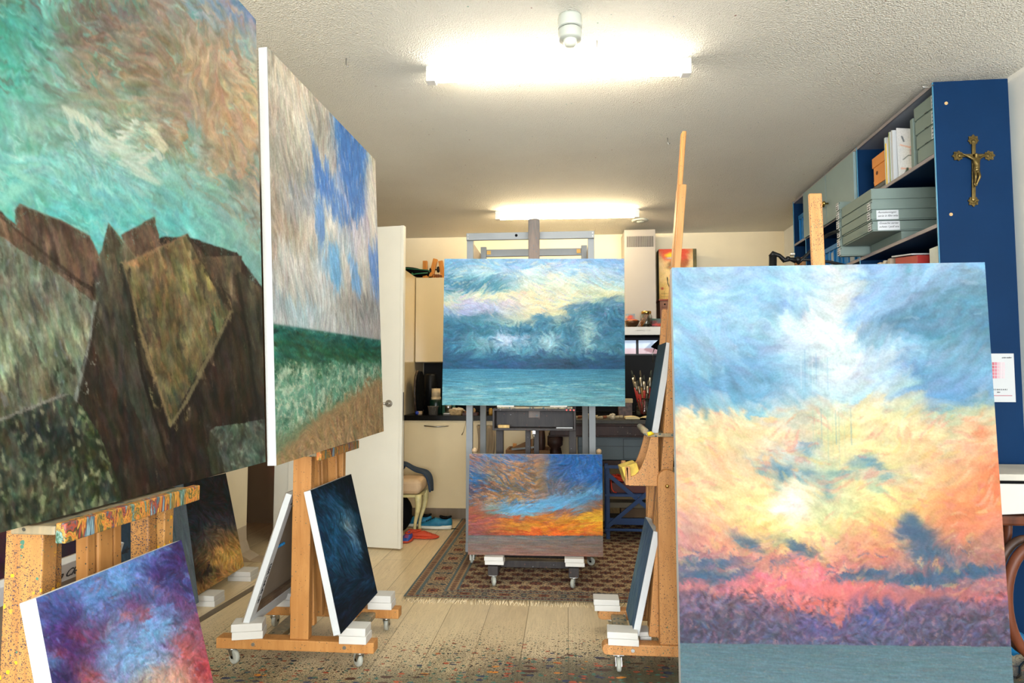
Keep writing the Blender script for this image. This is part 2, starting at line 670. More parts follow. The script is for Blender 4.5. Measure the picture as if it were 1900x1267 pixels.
    def brush(self, angle, L, warp, lum, swirl=0.0, scell=60, seed=0, grain=1, only=None, hue=0.02, along=1.5, mask=None, tints=None, th=0.8, tamt=0.8):
        """whole-surface brushing: pigment dragged along the flow, with bristle relief"""
        A = self.flow(angle, swirl, scell, seed)
        t1, t2, t3 = (self.lic(A, L, seed * 10 + k, grain) for k in (1, 2, 3))
        c, s = np.cos(A), np.sin(A)
        w = warp * self.res * 0.55
        tamt *= 0.75
        dx = -s * t1 * w + c * t2 * w * along
        dy = c * t1 * w + s * t2 * w * along
        jj, ii = np.meshgrid(np.arange(self.W, dtype=float), np.arange(self.H, dtype=float))
        xi = np.clip(jj + dx, 0, self.W - 1).astype(int)
        yi = np.clip(ii + dy, 0, self.H - 1).astype(int)
        ok = self.reg[yi, xi] == self.reg
        m = ok.astype(float)
        g = np.ones((self.H, self.W))
        if only is not None:
            g = g * np.isin(self.reg, only)
        if mask is not None:
            g = g * np.clip(mask(self.X, self.Y), 0, 1)
        a = (m * g)[..., None]
        new = self.img * (1 - a) + self.img[yi, xi] * a
        new = new * (1 + lum * t3 * g)[..., None]
        if hue:
            new = new + np.stack([t1, -t1 * 0.3 + t2 * 0.3, t2], -1) * hue * g[..., None]
        if tints:
            for k, tc_ in enumerate(tints):
                tt = self.lic(A, L, seed * 10 + 50 + k, grain)
                f = (np.clip((tt - th) / 0.5, 0, 1) * tamt * g)[..., None]
                new = new * (1 - f) + hx(tc_) * (1 + lum * t3)[..., None] * f
        self.img = np.clip(new, 0, 1)
    def sample(self, px, py):
        def fold(v, n):      # beyond the worked area the strokes go on mirrored
            v = np.abs(v) % (2.0 * n)
            return np.clip(np.where(v > n, 2.0 * n - v, v), 0, n - 0.001)
        fx = fold((px - self.x0) * self.res, self.W - 1.0)
        fy = fold((py - self.y0) * self.res, self.H - 1.0)
        xi, yi = fx.astype(int), fy.astype(int)
        tx, ty = (fx - xi)[..., None], (fy - yi)[..., None]
        m = self.img
        return (m[yi, xi] * (1 - tx) + m[yi, xi + 1] * tx) * (1 - ty) + (m[yi + 1, xi] * (1 - tx) + m[yi + 1, xi + 1] * tx) * ty

def srgb2lin(a):
    a = np.clip(a, 0, 1)
    return np.where(a <= 0.04045, a / 12.92, ((a + 0.055) / 1.055) ** 2.4)

def color_grid(name, P, nu, nv, rgb, mat, parent, relief=0.0):
    """dense sheet through the corners P (TL, TR, BR, BL) carrying the colour attribute 'paint'; rgb: (nv*nu, 3) display colours"""
    TL, TR, BR, BL = [np.array(p) for p in P]
    u = np.linspace(0, 1, nu)[None, :, None]
    v = np.linspace(0, 1, nv)[:, None, None]
    co = (TL * (1 - u) + TR * u) * (1 - v) + (BL * (1 - u) + BR * u) * v
    co = co.reshape(-1, 3)
    inv = np.array(W[parent.name].inverted())
    co = co @ inv[:3, :3].T + inv[:3, 3]
    j, i = np.meshgrid(np.arange(nv - 1), np.arange(nu - 1), indexing='ij')
    a = (j * nu + i).ravel()
    quads = np.stack([a, a + nu, a + nu + 1, a + 1], 1).astype(np.int32)
    me = bpy.data.meshes.new(name)
    me.vertices.add(nu * nv)
    me.vertices.foreach_set('co', co.astype(np.float32).ravel())
    nq = len(quads)
    me.loops.add(nq * 4)
    me.loops.foreach_set('vertex_index', quads.ravel())
    me.polygons.add(nq)
    me.polygons.foreach_set('loop_start', np.arange(0, nq * 4, 4, dtype=np.int32))
    me.polygons.foreach_set('loop_total', np.full(nq, 4, dtype=np.int32))
    me.update()
    at_ = me.color_attributes.new('paint', 'FLOAT_COLOR', 'POINT')
    c = np.ones((nu * nv, 4), np.float32)
    c[:, :3] = srgb2lin(rgb)
    at_.data.foreach_set('color', c.ravel())
    me.materials.append(mat)
    o = bpy.data.objects.new(name, me)
    COL.objects.link(o)
    o.parent = parent
    W[o.name] = W[parent.name].copy()
    return o

def project_np(P):
    q = P - np.array([0, 0, CAM_H])
    R, U, F = np.array(RGT), np.array(UPV), np.array(FWD)
    z = np.maximum(q @ F, 0.05)
    return 950 + FPX * (q @ R) / z, 633.5 - FPX * (q @ U) / z

def canvas(name, label, cat, P, thick, pic, mat, density=0.62, size=None, edge_mat=None, group=None, uvspace=False, wob=0.0):
    """stretched canvas: P = face corners TL, TR, BR, BL seen from the front; pic in picture units or in 0..1 sheet units"""
    TL, TR, BR, BL = [Vector(p) for p in P]
    base = (BL + BR) / 2
    n = (TR - TL).cross(BL - TL).normalized()      # away from the viewer side
    nb = n
    t = thing(name, label, cat, base, 0.0, group)
    b = MB()
    e = 0.0015
    Q = [p + nb * e for p in (TL, TR, BR, BL)]
    K = [p + nb * thick for p in (TL, TR, BR, BL)]
    b.add(Q + K, [(0, 1, 2, 3), (7, 6, 5, 4), (0, 4, 5, 1), (1, 5, 6, 2), (2, 6, 7, 3), (3, 7, 4, 0)])
    b.build('canvas_edge', edge_mat or M['canvas_white'], t, bev=0.0015)
    nu, nv = size
    u = np.linspace(0, 1, nu)[None, :, None]
    v = np.linspace(0, 1, nv)[:, None, None]
    A = [np.array(p) for p in (TL, TR, BR, BL)]
    co = (A[0] * (1 - u) + A[1] * u) * (1 - v) + (A[3] * (1 - u) + A[2] * u) * v
    if uvspace:
        uu = np.broadcast_to(u[..., 0] * 1.0, (nv, nu)).ravel()
        vv = np.broadcast_to(v[..., 0] * 1.0, (nv, nu)).ravel()
        rgb = pic.sample(uu * pic_w(pic), vv * pic_h(pic))
    else:
        px, py = project_np(co.reshape(-1, 3))
        rgb = pic.sample(px, py)
    color_grid('painted_surface', P, nu, nv, rgb, mat, t)
    return t

def pic_w(p): return (p.W - 1) / p.res
def pic_h(p): return (p.H - 1) / p.res

# ------------------------------------------------------------------ the pictures
def pic_sunset_tall():
    cols = [1250, 1328, 1406, 1484, 1545, 1625, 1703, 1780, 1862]
    rows = [(495, 'a8d0ee b0d8f0 a2ccee c0e0f0 d4e4e8 9cc6ee a8cef0 98c8ec 84b4d8'),
            (525, 'a0cced a8d4f0 a0ccee b8dcf2 dce8e8 a4ccf2 a0c4e8 84acc8 80b0d4'),
            (560, 'a0ccec b4daf0 a0ccee a8d4ee e0ecec a4c8ee 88b4d4 6c9cb8 7cacc4'),
            (600, 'a8d4ee 9ccaea b0daf0 d8ecf6 ecf4f2 a0c8ec 6898b4 74a4bc 6494b0'),
            (625, '94c4e4 a0cceb 9cc8e6 d4ecf6 e8f4f6 b8dcf2 8cbcdc 84b4d0 6c9cb8'),
            (650, '90c0e0 98c4e0 84b4d4 c4e2f2 e6f2f4 c8e4f4 90bcdc 88b4d0 7cacc8'),
            (690, '80b4d4 74a8cc 78acd0 a8d0ea e0eff4 c4dcec 78a8d0 80b0d4 88b8dc'),
            (725, '74a8cc 70a4c8 7cb0d0 a0cce4 c0deee c8dce0 7caad4 7cacd8 90bcd8'),
            (748, '7cb0cc 98c8d8 98c4d8 b8d4dc e4e8d0 f0e8c4 d0dcc4 88b4d0 a0c4cc'),
            (770, 'e0dcc0 f4e4b8 ece4c0 d8dcc8 f4ecc0 f4e8b8 e4e0b4 c0d4b4 e8dcb8'),
            (800, 'f8e0b0 fae4b0 f8e0b0 ecdcbc f4e8b0 f8e6b0 f4e2ac f8dcb0 fad0a0'),
            (850, 'fcd4a8 fcd8a8 fadcb0 d4dcd0 f4ecb0 f8e4a4 f8d8a0 fac090 f8a878'),
            (880, 'fccc9c fcd4a4 f4d8ac c8ccb4 e8e0a8 d8d4b4 f4d8a8 fcc088 fc9c70'),
            (910, 'fcccA0 fcd8a0 fce4a8 fcf0b8 e4e0a8 f8e4a4 fcd494 fcb47c fc9468'),
            (945, 'f8c8a0 fcd098 fce4a0 fff4b8 dcdca8 fce49c fcc87c fca06c f89870'),
            (975, 'e0b0a4 fcc49c fcdc94 fff0a8 f0dca0 fcc080 f8a878 f89470 e0987c'),
            (1010, 'd49c94 f4a88c f8b88c f8b48c f4b490 f4a480 d0907c c89080 c08878'),
            (1040, 'a8808c b88890 f09888 f09488 f49890 d89080 9c8488 b48880 c08478'),
            (1070, 'c07c84 c88488 f08890 f88c98 e8888c c88078 b87c80 b47c80 a8808c'),
            (1100, 'd8808a d08088 f08884 fc8c90 f4848c d87c78 c47c7c d07c7c d07c7c'),
            (1130, '9c7084 7c6c84 b87880 e88078 dc7c74 8070a0 a07494 b07484 b87880'),
            (1160, '74647c 6c687c 786c84 886c90 a46c88 6468a0 706c94 786474 806878'),
            (1190, '685c70 686478 606478 686c88 706c98 646c98 6c6480 5c586c 605870')]
    p = Picture(1240, 484, 1890, 1330, cols, rows, res=0.8, warp=12, wcell=55, seed=3)
    # sky passages
    p.blob(1660, 596, 70, 20, '5888a4', 0.7, -0.35)
    p.blob(1770, 600, 90, 30, '6090ac', 0.5, 0.05)
    p.blob(1745, 545, 60, 16, '6898b0', 0.6, -0.15)
    p.blob(1770, 640, 80, 14, '6898b4', 0.45, -0.2)
    p.blob(1512, 610, 34, 60, 'eef6f6', 0.6)
    p.blob(1545, 700, 30, 50, 'e8f4f6', 0.5)
    p.blob(1450, 568, 22, 10, '8cbcec', 0.8, 0.5)
    p.blob(1590, 570, 40, 12, '90bcf0', 0.6, -1.0)
    p.blob(1470, 935, 40, 34, 'fffef0', 1.0, 0, 1.6)
    p.blob(1468, 938, 75, 55, 'fff4b0', 0.55)
    for x, y, rx, ry, a in ((1440, 862, 55, 15, 0.5), (1480, 878, 40, 12, 0.7), (1455, 885, 18, 20, 0.6), (1560, 872, 34, 13, 0.5),
                            (1612, 852, 26, 12, 0.7), (1635, 866, 16, 9, 0.6), (1530, 905, 26, 26, 0.45), (1490, 830, 22, 16, 0.5)):
        p.blob(x, y, rx, ry, '7ca8bc', a, 0.2)
    for x, y, rx, ry, c, a in ((1430, 858, 12, 8, 'f8c890', 0.9), (1470, 872, 10, 7, 'f8c890', 0.9), (1465, 822, 12, 10, 'fcb894', 0.7),
                               (1815, 800, 16, 22, 'f89068', 0.7), (1850, 885, 30, 40, 'fc8c60', 0.7), (1800, 930, 44, 14, 'fc9068', 0.6)):
        p.blob(x, y, rx, ry, c, a, -0.4)
    for x, y, rx, ry, c, a in ((1530, 1055, 60, 14, 'fc8894', .6), (1450, 1085, 60, 12, 'f8868a', .6), (1540, 1110, 40, 20, 'fc8c84', .7), (1790, 1010, 30, 10, 'a87468', .5), (1620, 1030, 40, 10, 'c08c74', .5)):
        p.blob(x, y, rx, ry, c, a)
    # bushes of the far bank
    p.poly([(1240, 1092), (1290, 1088), (1360, 1094), (1430, 1108), (1480, 1124), (1520, 1138), (1550, 1152), (1566, 1160), (1580, 1136),
            (1600, 1112), (1630, 1106), (1660, 1122), (1700, 1116), (1750, 1104), (1790, 1106), (1830, 1120), (1885, 1128), (1890, 1200), (1240, 1196)], '6c6680', 5, 10, False, 0.75)
    p.blob(1620, 1140, 40, 26, '5c6cac', 0.75)
    p.blob(1520, 1165, 50, 20, '6c64a0', 0.6)
    p.blob(1320, 1170, 90, 26, '4c4a5c', 0.5)
    p.blob(1780, 1175, 90, 22, '50485c', 0.5)
    sky = lambda x, y: (-0.5 if x > 1560 else 0.35) if y < 740 else (-0.4 if x > 1540 else 0.35 if y < 1000 else 0.05)
    p.brush(sky, 46, 9, 0.02, 1.1, 130, 1, 3, hue=0.008)
    # dark drifting clouds
    for x, y, rx, ry, an, a in ((1690, 968, 22, 18, 0.3, .75), (1700, 1000, 36, 26, 0.2, .75), (1725, 1030, 46, 18, 0.15, .7), (1675, 990, 24, 10, 0, .6),
                                (1385, 1005, 34, 12, 0.5, .7), (1320, 1042, 62, 9, -0.05, .8), (1310, 1066, 62, 13, 0.02, .85), (1375, 1058, 34, 12, -0.3, .6),
                                (1480, 1012, 40, 10, 0.35, .7), (1465, 1035, 30, 7, -0.2, .5), (1610, 1062, 46, 9, -0.12, .8), (1680, 1072, 60, 10, 0.1, .85),
                                (1770, 1062, 60, 12, -0.02, .85), (1820, 1058, 34, 9, 0, .75), (1740, 1080, 44, 7, 0.1, .6), (1560, 1068, 22, 6, -0.3, .7)):
        p.blob(x, y, rx, ry, '4e7290', a, an, 1.3)
    for x, y, rx, ry, a, g in ((1440, 868, 40, 7, .6, .3), (1470, 884, 30, 7, .75, .5), (1452, 880, 8, 16, .6, .5), (1500, 880, 14, 9, .5, -.4), (1555, 872, 28, 8, .5, 0), (1615, 852, 18, 8, .8, .5), (1600, 862, 26, 6, .5, .2), (1532, 905, 12, 22, .5, .2), (1495, 832, 14, 9, .5, 0), (1515, 815, 9, 14, .4, 0)):
        p.blob(x, y, rx, ry, '6c98ac', a, g, 1.3)
    p.blob(1467, 935, 30, 26, 'fffef2', 1.0, 0, 1.8)
    # lake
    p.poly([(1230, 1193), (1900, 1200), (1900, 1400), (1230, 1400)], '64808a', 0.8, 0.3, True, 1.0, 12, ('7898a2', 0, 1))
    up = lambda X, Y: np.clip((1104 - Y) / 20, 0, 1)
    p.brush(sky, 40, 6, 0.028, 1.1, 90, 2, 3, only=[0], hue=0.012, mask=up)
    p.brush(sky, 34, 3, 0.014, 1.1, 80, 3, 2, only=[0], hue=0.006, tints=['c8e0f0', '90c0e8'], th=2.0, tamt=0.35, mask=lambda X, Y: np.clip((745 - Y) / 30, 0, 1))
    p.brush(sky, 30, 3, 0.014, 1.3, 80, 4, 2, only=[0], hue=0.006, tints=['fce0b0', 'f8a488', 'f4988c', 'f0c8a8', 'fcd484'], th=1.4, tamt=0.5, mask=lambda X, Y: np.clip((Y - 745) / 30, 0, 1) * np.clip((1110 - Y) / 20, 0, 1) * (1 - 0.8 * np.exp(-((X - 1470) / 60) ** 2 - ((Y - 937) / 45) ** 2)))
    for x, y, rx, ry, an, a in ((1320, 1042, 66, 7, -0.05, .55), (1310, 1066, 62, 11, 0.02, .65), (1385, 1005, 34, 8, 0.5, .5), (1480, 1012, 40, 7, 0.35, .55), (1610, 1062, 50, 7, -0.12, .75), (1680, 1073, 64, 8, 0.06, .8),
                                (1770, 1064, 66, 9, -0.02, .8), (1825, 1058, 34, 8, 0, .7), (1700, 990, 34, 20, 0.3, .65), (1690, 962, 18, 14, 0.3, .6), (1725, 1028, 44, 12, 0.15, .6)):
        p.blob(x, y, rx, ry, '4a6c8c', a, an, 1.4)
    p.brush(sky, 20, 4, 0.03, 2.2, 40, 5, 1, only=[0], hue=0.01, tints=['50749a', 'a87078'], th=1.5, tamt=0.6, mask=lambda X, Y: np.clip((Y - 985) / 30, 0, 1) * np.clip((1100 - Y) / 15, 0, 1))
    p.brush(0.9, 13, 5, 0.07, 2.6, 26, 6, 1, only=[0], hue=0.02, tints=['584c60', '9c7488', '7484a4', '463e50', 'b88c90', '56608c'], th=1.15, tamt=0.6, mask=lambda X, Y: np.clip((Y - 1098 - 16 * np.sin(X * 0.011 + 2.2)) / 14, 0, 1))
    p.brush(sky, 14, 1.2, 0.014, 1.2, 60, 7, 0, only=[0], hue=0.003)
    for k in range(9):
        x = 1508 + k * 8.5 + 3 * math.sin(k * 5)
        p.line([(x, 760 + 9 * math.sin(k * 3.1)), (x + 2, 850 + 26 * math.sin(k * 2.2))], 1.8, ('b8d0b8', 'd0dcb0', '90b8b8')[k % 3], 0.55)
    for k in range(10):
        x = 1486 + k * 7
        p.line([(x, 660 + 14 * math.sin(k * 4)), (x + 1, 722 + 10 * math.sin(k * 2.7))], 1.6, ('f0f8fc', '80b0d8', 'e0eef8')[k % 3], 0.4)
    p.brush(0.012, 40, 1.0, 0.03, 0, 0, 8, 0, only=[1], hue=0.008, tints=['8c8c88', '6c98b0', '587888'], th=1.5, tamt=0.5)
    p.brush(0.012, 24, 1, 0.025, 0, 0, 9, 0, only=[1], hue=0.008, tints=['b09484', '80a8bc'], th=1.5, tamt=0.45)
    return p

def pic_storm():
    cols = [825, 867, 909, 950, 992, 1034, 1076, 1117, 1158]
    rows = [(484, '7cb0d8 84b4dc 98c4e4 88b4e0 98c0e4 94bce4 90b8e4 8cb8e4 84acdc'),
            (500, '88b8d4 a4cce0 b8d8e4 a0c4e4 c8dcdc b8d0e0 a0c4e4 b0cce4 94b8dc'),
            (515, '64a0bc 78a8bc 68a0b8 90b8c8 c8dcd8 dce4cc c4dadc acccdc a8c8dc'),
            (530, '5890ac 6098b0 6ca4b8 b0d0d4 e0e4c8 dce4cc ccdccc c8dcd4 bcd4d8'),
            (548, 'a0c8d0 d0dccc e8e4c0 e4e4c4 ece4bc dcdfc8 d8dfc0 e4e4bc dce0b8'),
            (562, 'd4d8c0 b4bcd8 bcc0dc c8c8d0 ece0b8 f0e4b8 d0dcc8 a4c8c8 74a0b0'),
            (578, '98b4cc a8b4dc a4b8d0 d0d4c8 e8deb4 dcd8b4 8cb4b4 5088a0 4c80a0'),
            (592, '4880a0 5c94a8 6498ac b4c4b8 b8c4b4 98b4b0 6494a8 447898 447898'),
            (610, '447894 4880a0 508aa4 6098b0 5890a8 5c94b0 5890a8 508098 4880a0'),
            (630, '44789c 5c94ac 7cacc4 80b0cc 5890ac 70a4b8 5890ac 6098b0 5088a4'),
            (650, '3c6c8c 4c84a0 5c94ac 70a4bc 4880a0 5c94ac 4c84a0 5890a4 4c809c'),
            (663, '386484 38688c 346888 38688a 3a6486 38607e 346084 345c80 346080'),
            (682, '346084 346084 345e84 345f86 36607f 385c7a 345c80 305a80 305c80')]
    p = Picture(812, 470, 1172, 766, cols, rows, res=1.45, warp=6, wcell=34, seed=5)
    p.blob(880, 524, 62, 10, '4a849e', 0.75, 0.12)
    p.blob(845, 533, 24, 9, '4c84a0', 0.6, 0.0)
    p.blob(937, 628, 26, 13, 'bcd0ee', 0.9)
    p.blob(1012, 634, 20, 14, 'a8ccdc', 0.75)
    p.blob(1090, 618, 16, 26, 'a0c8cc', 0.75)
    p.blob(892, 640, 20, 10, '7cb0bc', 0.5)
    p.poly([(985, 612), (992, 588), (1000, 580), (1010, 590), (1030, 600), (1040, 612)], '4c88a4', 4, 5, False, 0.9)
    p.poly([(1035, 610), (1050, 580), (1080, 562), (1120, 556), (1170, 552), (1170, 640), (1040, 640)], '487f9e', 7, 8, False, 0.75)
    p.poly([(812, 584), (850, 592), (900, 592), (940, 600), (980, 600), (980, 618), (812, 618)], '46809c', 6, 6, False, 0.6)
    p.blob(1090, 618, 16, 26, 'a0c8cc', 0.6)
    p.blob(1020, 668, 70, 6, '3c5068', 0.5, 0.1)
    fl = lambda x, y: (0.12 if y < 520 else -0.15) if y < 585 else 0.1
    p.brush(fl, 34, 7, 0.025, 0.9, 60, 1, 3, hue=0.01)
    for x, y, rx, ry, c in ((937, 628, 24, 12, 'c0d4ee'), (1012, 634, 16, 14, 'b0d4e0'), (1090, 618, 13, 24, 'a8cccc'), (892, 640, 16, 9, '7cb0bc'), (1106, 572, 24, 10, '3c7494'), (1140, 600, 16, 16, '3c7494'), (1002, 592, 14, 8, '4884a4'), (1050, 640, 14, 14, '487c9c'), (970, 610, 22, 8, '407898'), (850, 610, 24, 10, '3c7494')):
        p.blob(x, y, rx, ry, c, 0.7)
    p.poly([(800, 684), (1180, 685), (1180, 780), (800, 780)], '4488a8', 0.6, 0.2, True, 1.0, 12, ('94ccd0', 0, 1))
    band = lambda a, b: (lambda X, Y: np.clip((Y - a) / 8, 0, 1) * np.clip((b - Y) / 8, 0, 1))
    p.brush(fl, 20, 3, 0.03, 1.2, 50, 2, 1, only=[0], hue=0.012, tints=['f4ecc4', 'c8e0e4', '88b4dc', 'b4b4e0'], th=1.3, tamt=0.55, mask=band(470, 592))
    p.brush(0.3, 14, 4, 0.06, 2.6, 30, 3, 1, only=[0], hue=0.015, tints=['3a7090', '7cacbc', '4c88a0', '2f6284'], th=1.15, tamt=0.55, mask=lambda X, Y: np.clip((Y - 590 + 26 * np.clip((X - 1030) / 60, 0, 1)) / 10, 0, 1) * np.clip((664 - Y) / 8, 0, 1))
    p.brush(0.05, 20, 2, 0.05, 0.3, 30, 4, 1, only=[0], hue=0.01, mask=band(655, 690))
    p.brush(fl, 8, 1, 0.03, 1.2, 30, 5, 0, only=[0], hue=0.008)
    p.brush(0.0, 30, 1.6, 0.05, 0.04, 40, 6, 1, only=[1], hue=0.012, tints=['a8d8d8', '5ca0bc', 'b8dcd0', '4c94b4'], th=1.05, tamt=0.6, mask=lambda X, Y: np.clip((Y - 700) / 14, 0, 1))
    p.brush(0.0, 30, 1.4, 0.07, 0.04, 40, 7, 0, only=[1], hue=0.01, tints=['3c80a4', '7cb8cc'], th=1.1, tamt=0.6)
    return p

def pic_sunset_wide():
    cols = [871, 912, 953, 994, 1035, 1076, 1117]
    rows = [(845, 'a0706c 4878a8 6074a0 7c6c70 2c5c98 2c60a0 3060a0'),
            (865, '607090 886c60 b0805c 94745c 34609c 2c64a4 2c68ac'),
            (885, '3468a0 70746c a07850 907450 406090 3c64a0 2858a0'),
            (905, '4c4c64 54504c 6c6458 84684c 6c6c74 6c7480 3874b8'),
            (922, '5c5c6c 906c48 9c7c50 987460 6c7484 5488b4 5c84ac'),
            (938, '8c6450 7c8c88 609cc4 70a8cc 60a4d4 788c9c 84604c'),
            (950, '985c48 9c6450 70a0b0 98807c 906c68 a06c48 c88030'),
            (962, '945444 98584c a85c3c b06c34 c07c3c e0982c e8a838'),
            (975, '8c5450 a05c44 c08030 d88c2c e08a28 e89c30 f0a830'),
            (985, '885050 98543c b85c30 d8682c e07028 e07c30 d87c30'),
            (993, '885458 8c5448 b85030 e05c24 e06028 d06030 c06838')]
    p = Picture(858, 832, 1130, 1044, cols, rows, res=1.8, warp=7, wcell=30, seed=8)
    p.blob(900, 905, 20, 12, '6c443c', 0.7, -0.3)
    p.blob(960, 865, 50, 7, 'c08c60', 0.6, 0.35)
    p.blob(985, 880, 40, 5, '504840', 0.6, 0.4)
    p.poly([(920, 948), (960, 935), (1010, 925), (1060, 915), (1117, 900), (1117, 912), (1070, 930), (1010, 942), (970, 952)], '68acdc', 3, 4, False, 0.75)
    p.blob(1100, 958, 36, 6, 'f4cc40', 0.8, -0.1)
    p.blob(1010, 966, 60, 5, 'd89030', 0.6, -0.08)
    p.blob(1030, 973, 50, 2.5, '98483c', 0.6, -0.04)
    p.blob(1090, 880, 24, 18, '3c7cc0', 0.5)
    fl = lambda x, y: (0.35 if x < 990 else -0.3) if y < 925 else -0.08
    p.brush(fl, 24, 6, 0.04, 0.4, 50, 1, 2, hue=0.01)
    p.brush(fl, 12, 3, 0.06, 0.6, 30, 2, 1, hue=0.015, tints=['c08858', '4c78ac', '584c50', 'd09870', '386ca4'], th=0.95, tamt=0.8, mask=lambda X, Y: np.clip((1015 - X) / 30, 0, 1) * np.clip((945 - Y) / 12, 0, 1))
    p.brush(-0.4, 14, 3, 0.07, 2.0, 30, 3, 1, hue=0.015, tints=['2c5c9c', '4c84c4', '6c7890'], th=1.1, tamt=0.6, mask=lambda X, Y: np.clip((X - 1000) / 30, 0, 1) * np.clip((925 - Y) / 12, 0, 1))
    p.brush(-0.06, 26, 2.5, 0.05, 0.25, 40, 4, 1, hue=0.02, tints=['e89038', 'b05838', 'f0a840', 'a85048'], th=1.25, tamt=0.5, mask=lambda X, Y: np.clip((Y - 945) / 12, 0, 1))
    p.poly([(850, 993), (1140, 994.5), (1140, 1050), (850, 1050)], '706f6c', 0.5, 0.2, True, 1.0, 12, ('94685a', 0, 1))
    p.poly([(850, 992.4), (1140, 993.6), (1140, 995.2), (850, 994.0)], '54585a', 0.5, 0.2, False, 0.8)
    p.brush(fl, 8, 1, 0.05, 0.8, 30, 5, 0, only=[0], hue=0.015)
    p.brush(0.0, 24, 1.4, 0.045, 0.08, 40, 6, 1, only=[1], hue=0.012, tints=['a47c60', '78807e', '94644e'], th=1.1, tamt=0.5)
    return p

def pic_beach():
    """sheet units: 129 wide, 150 high (vertical streaked sky over a green sea and sand)"""
    cols = [0, 26, 52, 77, 103, 129]
    rows = [(0, 'c8c0ac c8bca8 b4b0a4 5484c0 6098c8 d8ccb8'),
            (12, 'b8b0a0 c8c4b4 c4bfb0 4c80c0 6890c8 d8d0bc'),
            (24, 'c0b4a0 b8b8b0 d0ccbc 6088c8 88a0cc d4cfc4'),
            (36, 'b0aca0 a8a49c 6090d0 a8b0d0 b0acc8 c8c8c8'),
            (48, 'c4bcac 90a0b8 c8ccc8 a0a8c8 d0ccc0 98a8c8'),
            (60, 'b8a898 b0a898 d4ccc0 a0c0dc d0d0cc 7898d0'),
            (72, 'b4a494 c8c8c0 88b8e0 a8a4a0 b0b0ac 88a0cc'),
            (84, 'c4c4c0 b8bcb8 d0d4d4 b4b4b0 9c9c9c a8a8b0'),
            (93, 'b4c4c8 b0c8d0 c8d0d0 b0b4b4 a8a8a8 b0aca8'),
            (100, 'c0c4c4 b8c8cc c8ccd0 b4b8bc b0b4b8 b4b4b4')]
    p = Picture(0, 0, 129, 150, cols, rows, res=3.0, warp=4, wcell=14, seed=12)
    # blue openings between the clouds
    bl = '5084c8'
    p.poly([(70, -2), (112, -2), (106, 30), (100, 46), (86, 44), (80, 32), (72, 24)], '4c80c4', 1.6, 2.5, False, 0.9, 6)
    p.poly([(36, 12), (44, 24), (60, 30), (76, 34), (84, 46), (70, 52), (56, 40), (48, 44), (42, 38)], '5488cc', 1.6, 3, False, 0.85, 6)
    p.poly([(40, 46), (50, 44), (52, 60), (44, 66), (38, 56)], '6c9cd4', 1.8, 3, False, 0.8, 6)
    p.poly([(52, 60), (68, 60), (70, 74), (64, 84), (56, 78)], '78b4e4', 1.8, 3, False, 0.85, 6)
    p.poly([(78, 60), (90, 62), (100, 74), (92, 82), (84, 76)], '80b4e8', 1.6, 3, False, 0.8, 6)
    p.poly([(108, 50), (131, 54), (131, 74), (122, 70), (112, 62)], '6894d8', 1.8, 3, False, 0.85, 6)
    p.poly([(84, 46), (110, 44), (112, 60), (96, 62), (86, 56)], 'b4b4d4', 2, 3, False, 0.7, 6)
    for x, y, rx, ry, c in ((66, 40, 3, 8, 'e0dcd0'), (58, 50, 5, 9, 'dcdad0'), (96, 56, 6, 10, 'd8d4d4'), (118, 20, 6, 22, 'dcd4c4'), (76, 62, 6, 8, 'd8d4cc'),
                            (20, 20, 9, 14, 'd4cebc'), (28, 66, 10, 10, 'c4b8a8'), (104, 66, 7, 12, 'd4d2c8'), (44, 8, 7, 12, '9c9c98'), (62, 16, 4, 10, 'a4a4a4'), (100, 88, 16, 4, '8c8c90')):
        p.blob(x, y, rx, ry, c, 0.8)
    vv = PI / 2 - 0.12
    for x, y, rx, ry, c in ((8, 8, 8, 10, 'e0d8c8'), (28, 14, 9, 12, 'ded8ca'), (12, 34, 8, 12, 'a8a49a'), (24, 44, 8, 10, '9c9a96'), (6, 58, 8, 10, 'a89888'), (34, 58, 8, 8, 'dcd6ca'),
                            (20, 76, 12, 7, 'd8d8d4'), (46, 78, 12, 6, 'e4e2dc'), (74, 72, 6, 10, 'e0ddd4'), (76, 86, 12, 5, '94928e'), (110, 84, 12, 5, '8c8c8c'), (120, 92, 12, 4, 'b8b4b4'), (122, 34, 5, 14, 'e4dfd2'), (52, 14, 8, 12, '949490'), (72, 48, 5, 9, 'e2ded4'), (104, 52, 5, 8, 'dcdad6')):
        p.blob(x, y, rx, ry, c, 0.75)
    p.brush(vv, 10, 2.6, 0.03, 0.5, 20, 1, 2, hue=0.006)
    for pts, c in (([(72, -2), (110, -2), (104, 28), (98, 42), (88, 40), (82, 30), (74, 22)], '4478c0'), ([(36, 12), (44, 26), (60, 31), (76, 36), (84, 46), (70, 50), (56, 40), (48, 42), (42, 36)], '4c80cc'),
                   ([(42, 46), (50, 44), (52, 60), (44, 64), (40, 56)], '6494d4'), ([(54, 60), (66, 60), (69, 72), (64, 82), (57, 76)], '74b4e6'), ([(80, 60), (89, 62), (98, 74), (92, 80), (85, 76)], '7cb0e8'), ([(112, 52), (131, 56), (131, 72), (122, 68), (114, 62)], '6490d8')):
        p.poly(pts, c, 0.8, 2.5, False, 0.7, 4)
    p.brush(vv, 6, 1.3, 0.05, 0.6, 16, 2, 1, hue=0.008, tints=['e6e0d0', '94928e', 'dcdad4'], th=1.5, tamt=0.5)
    p.brush(vv, 4, 0.6, 0.05, 0.6, 12, 3, 0, hue=0.008)
    # sea, foam and beach
    p.poly([(-5, 100.5), (140, 100.5), (140, 160), (-5, 160)], '1f5a50', 0.35, 0.3, True, 1.0, 6, ('4c8070', 0, 1))
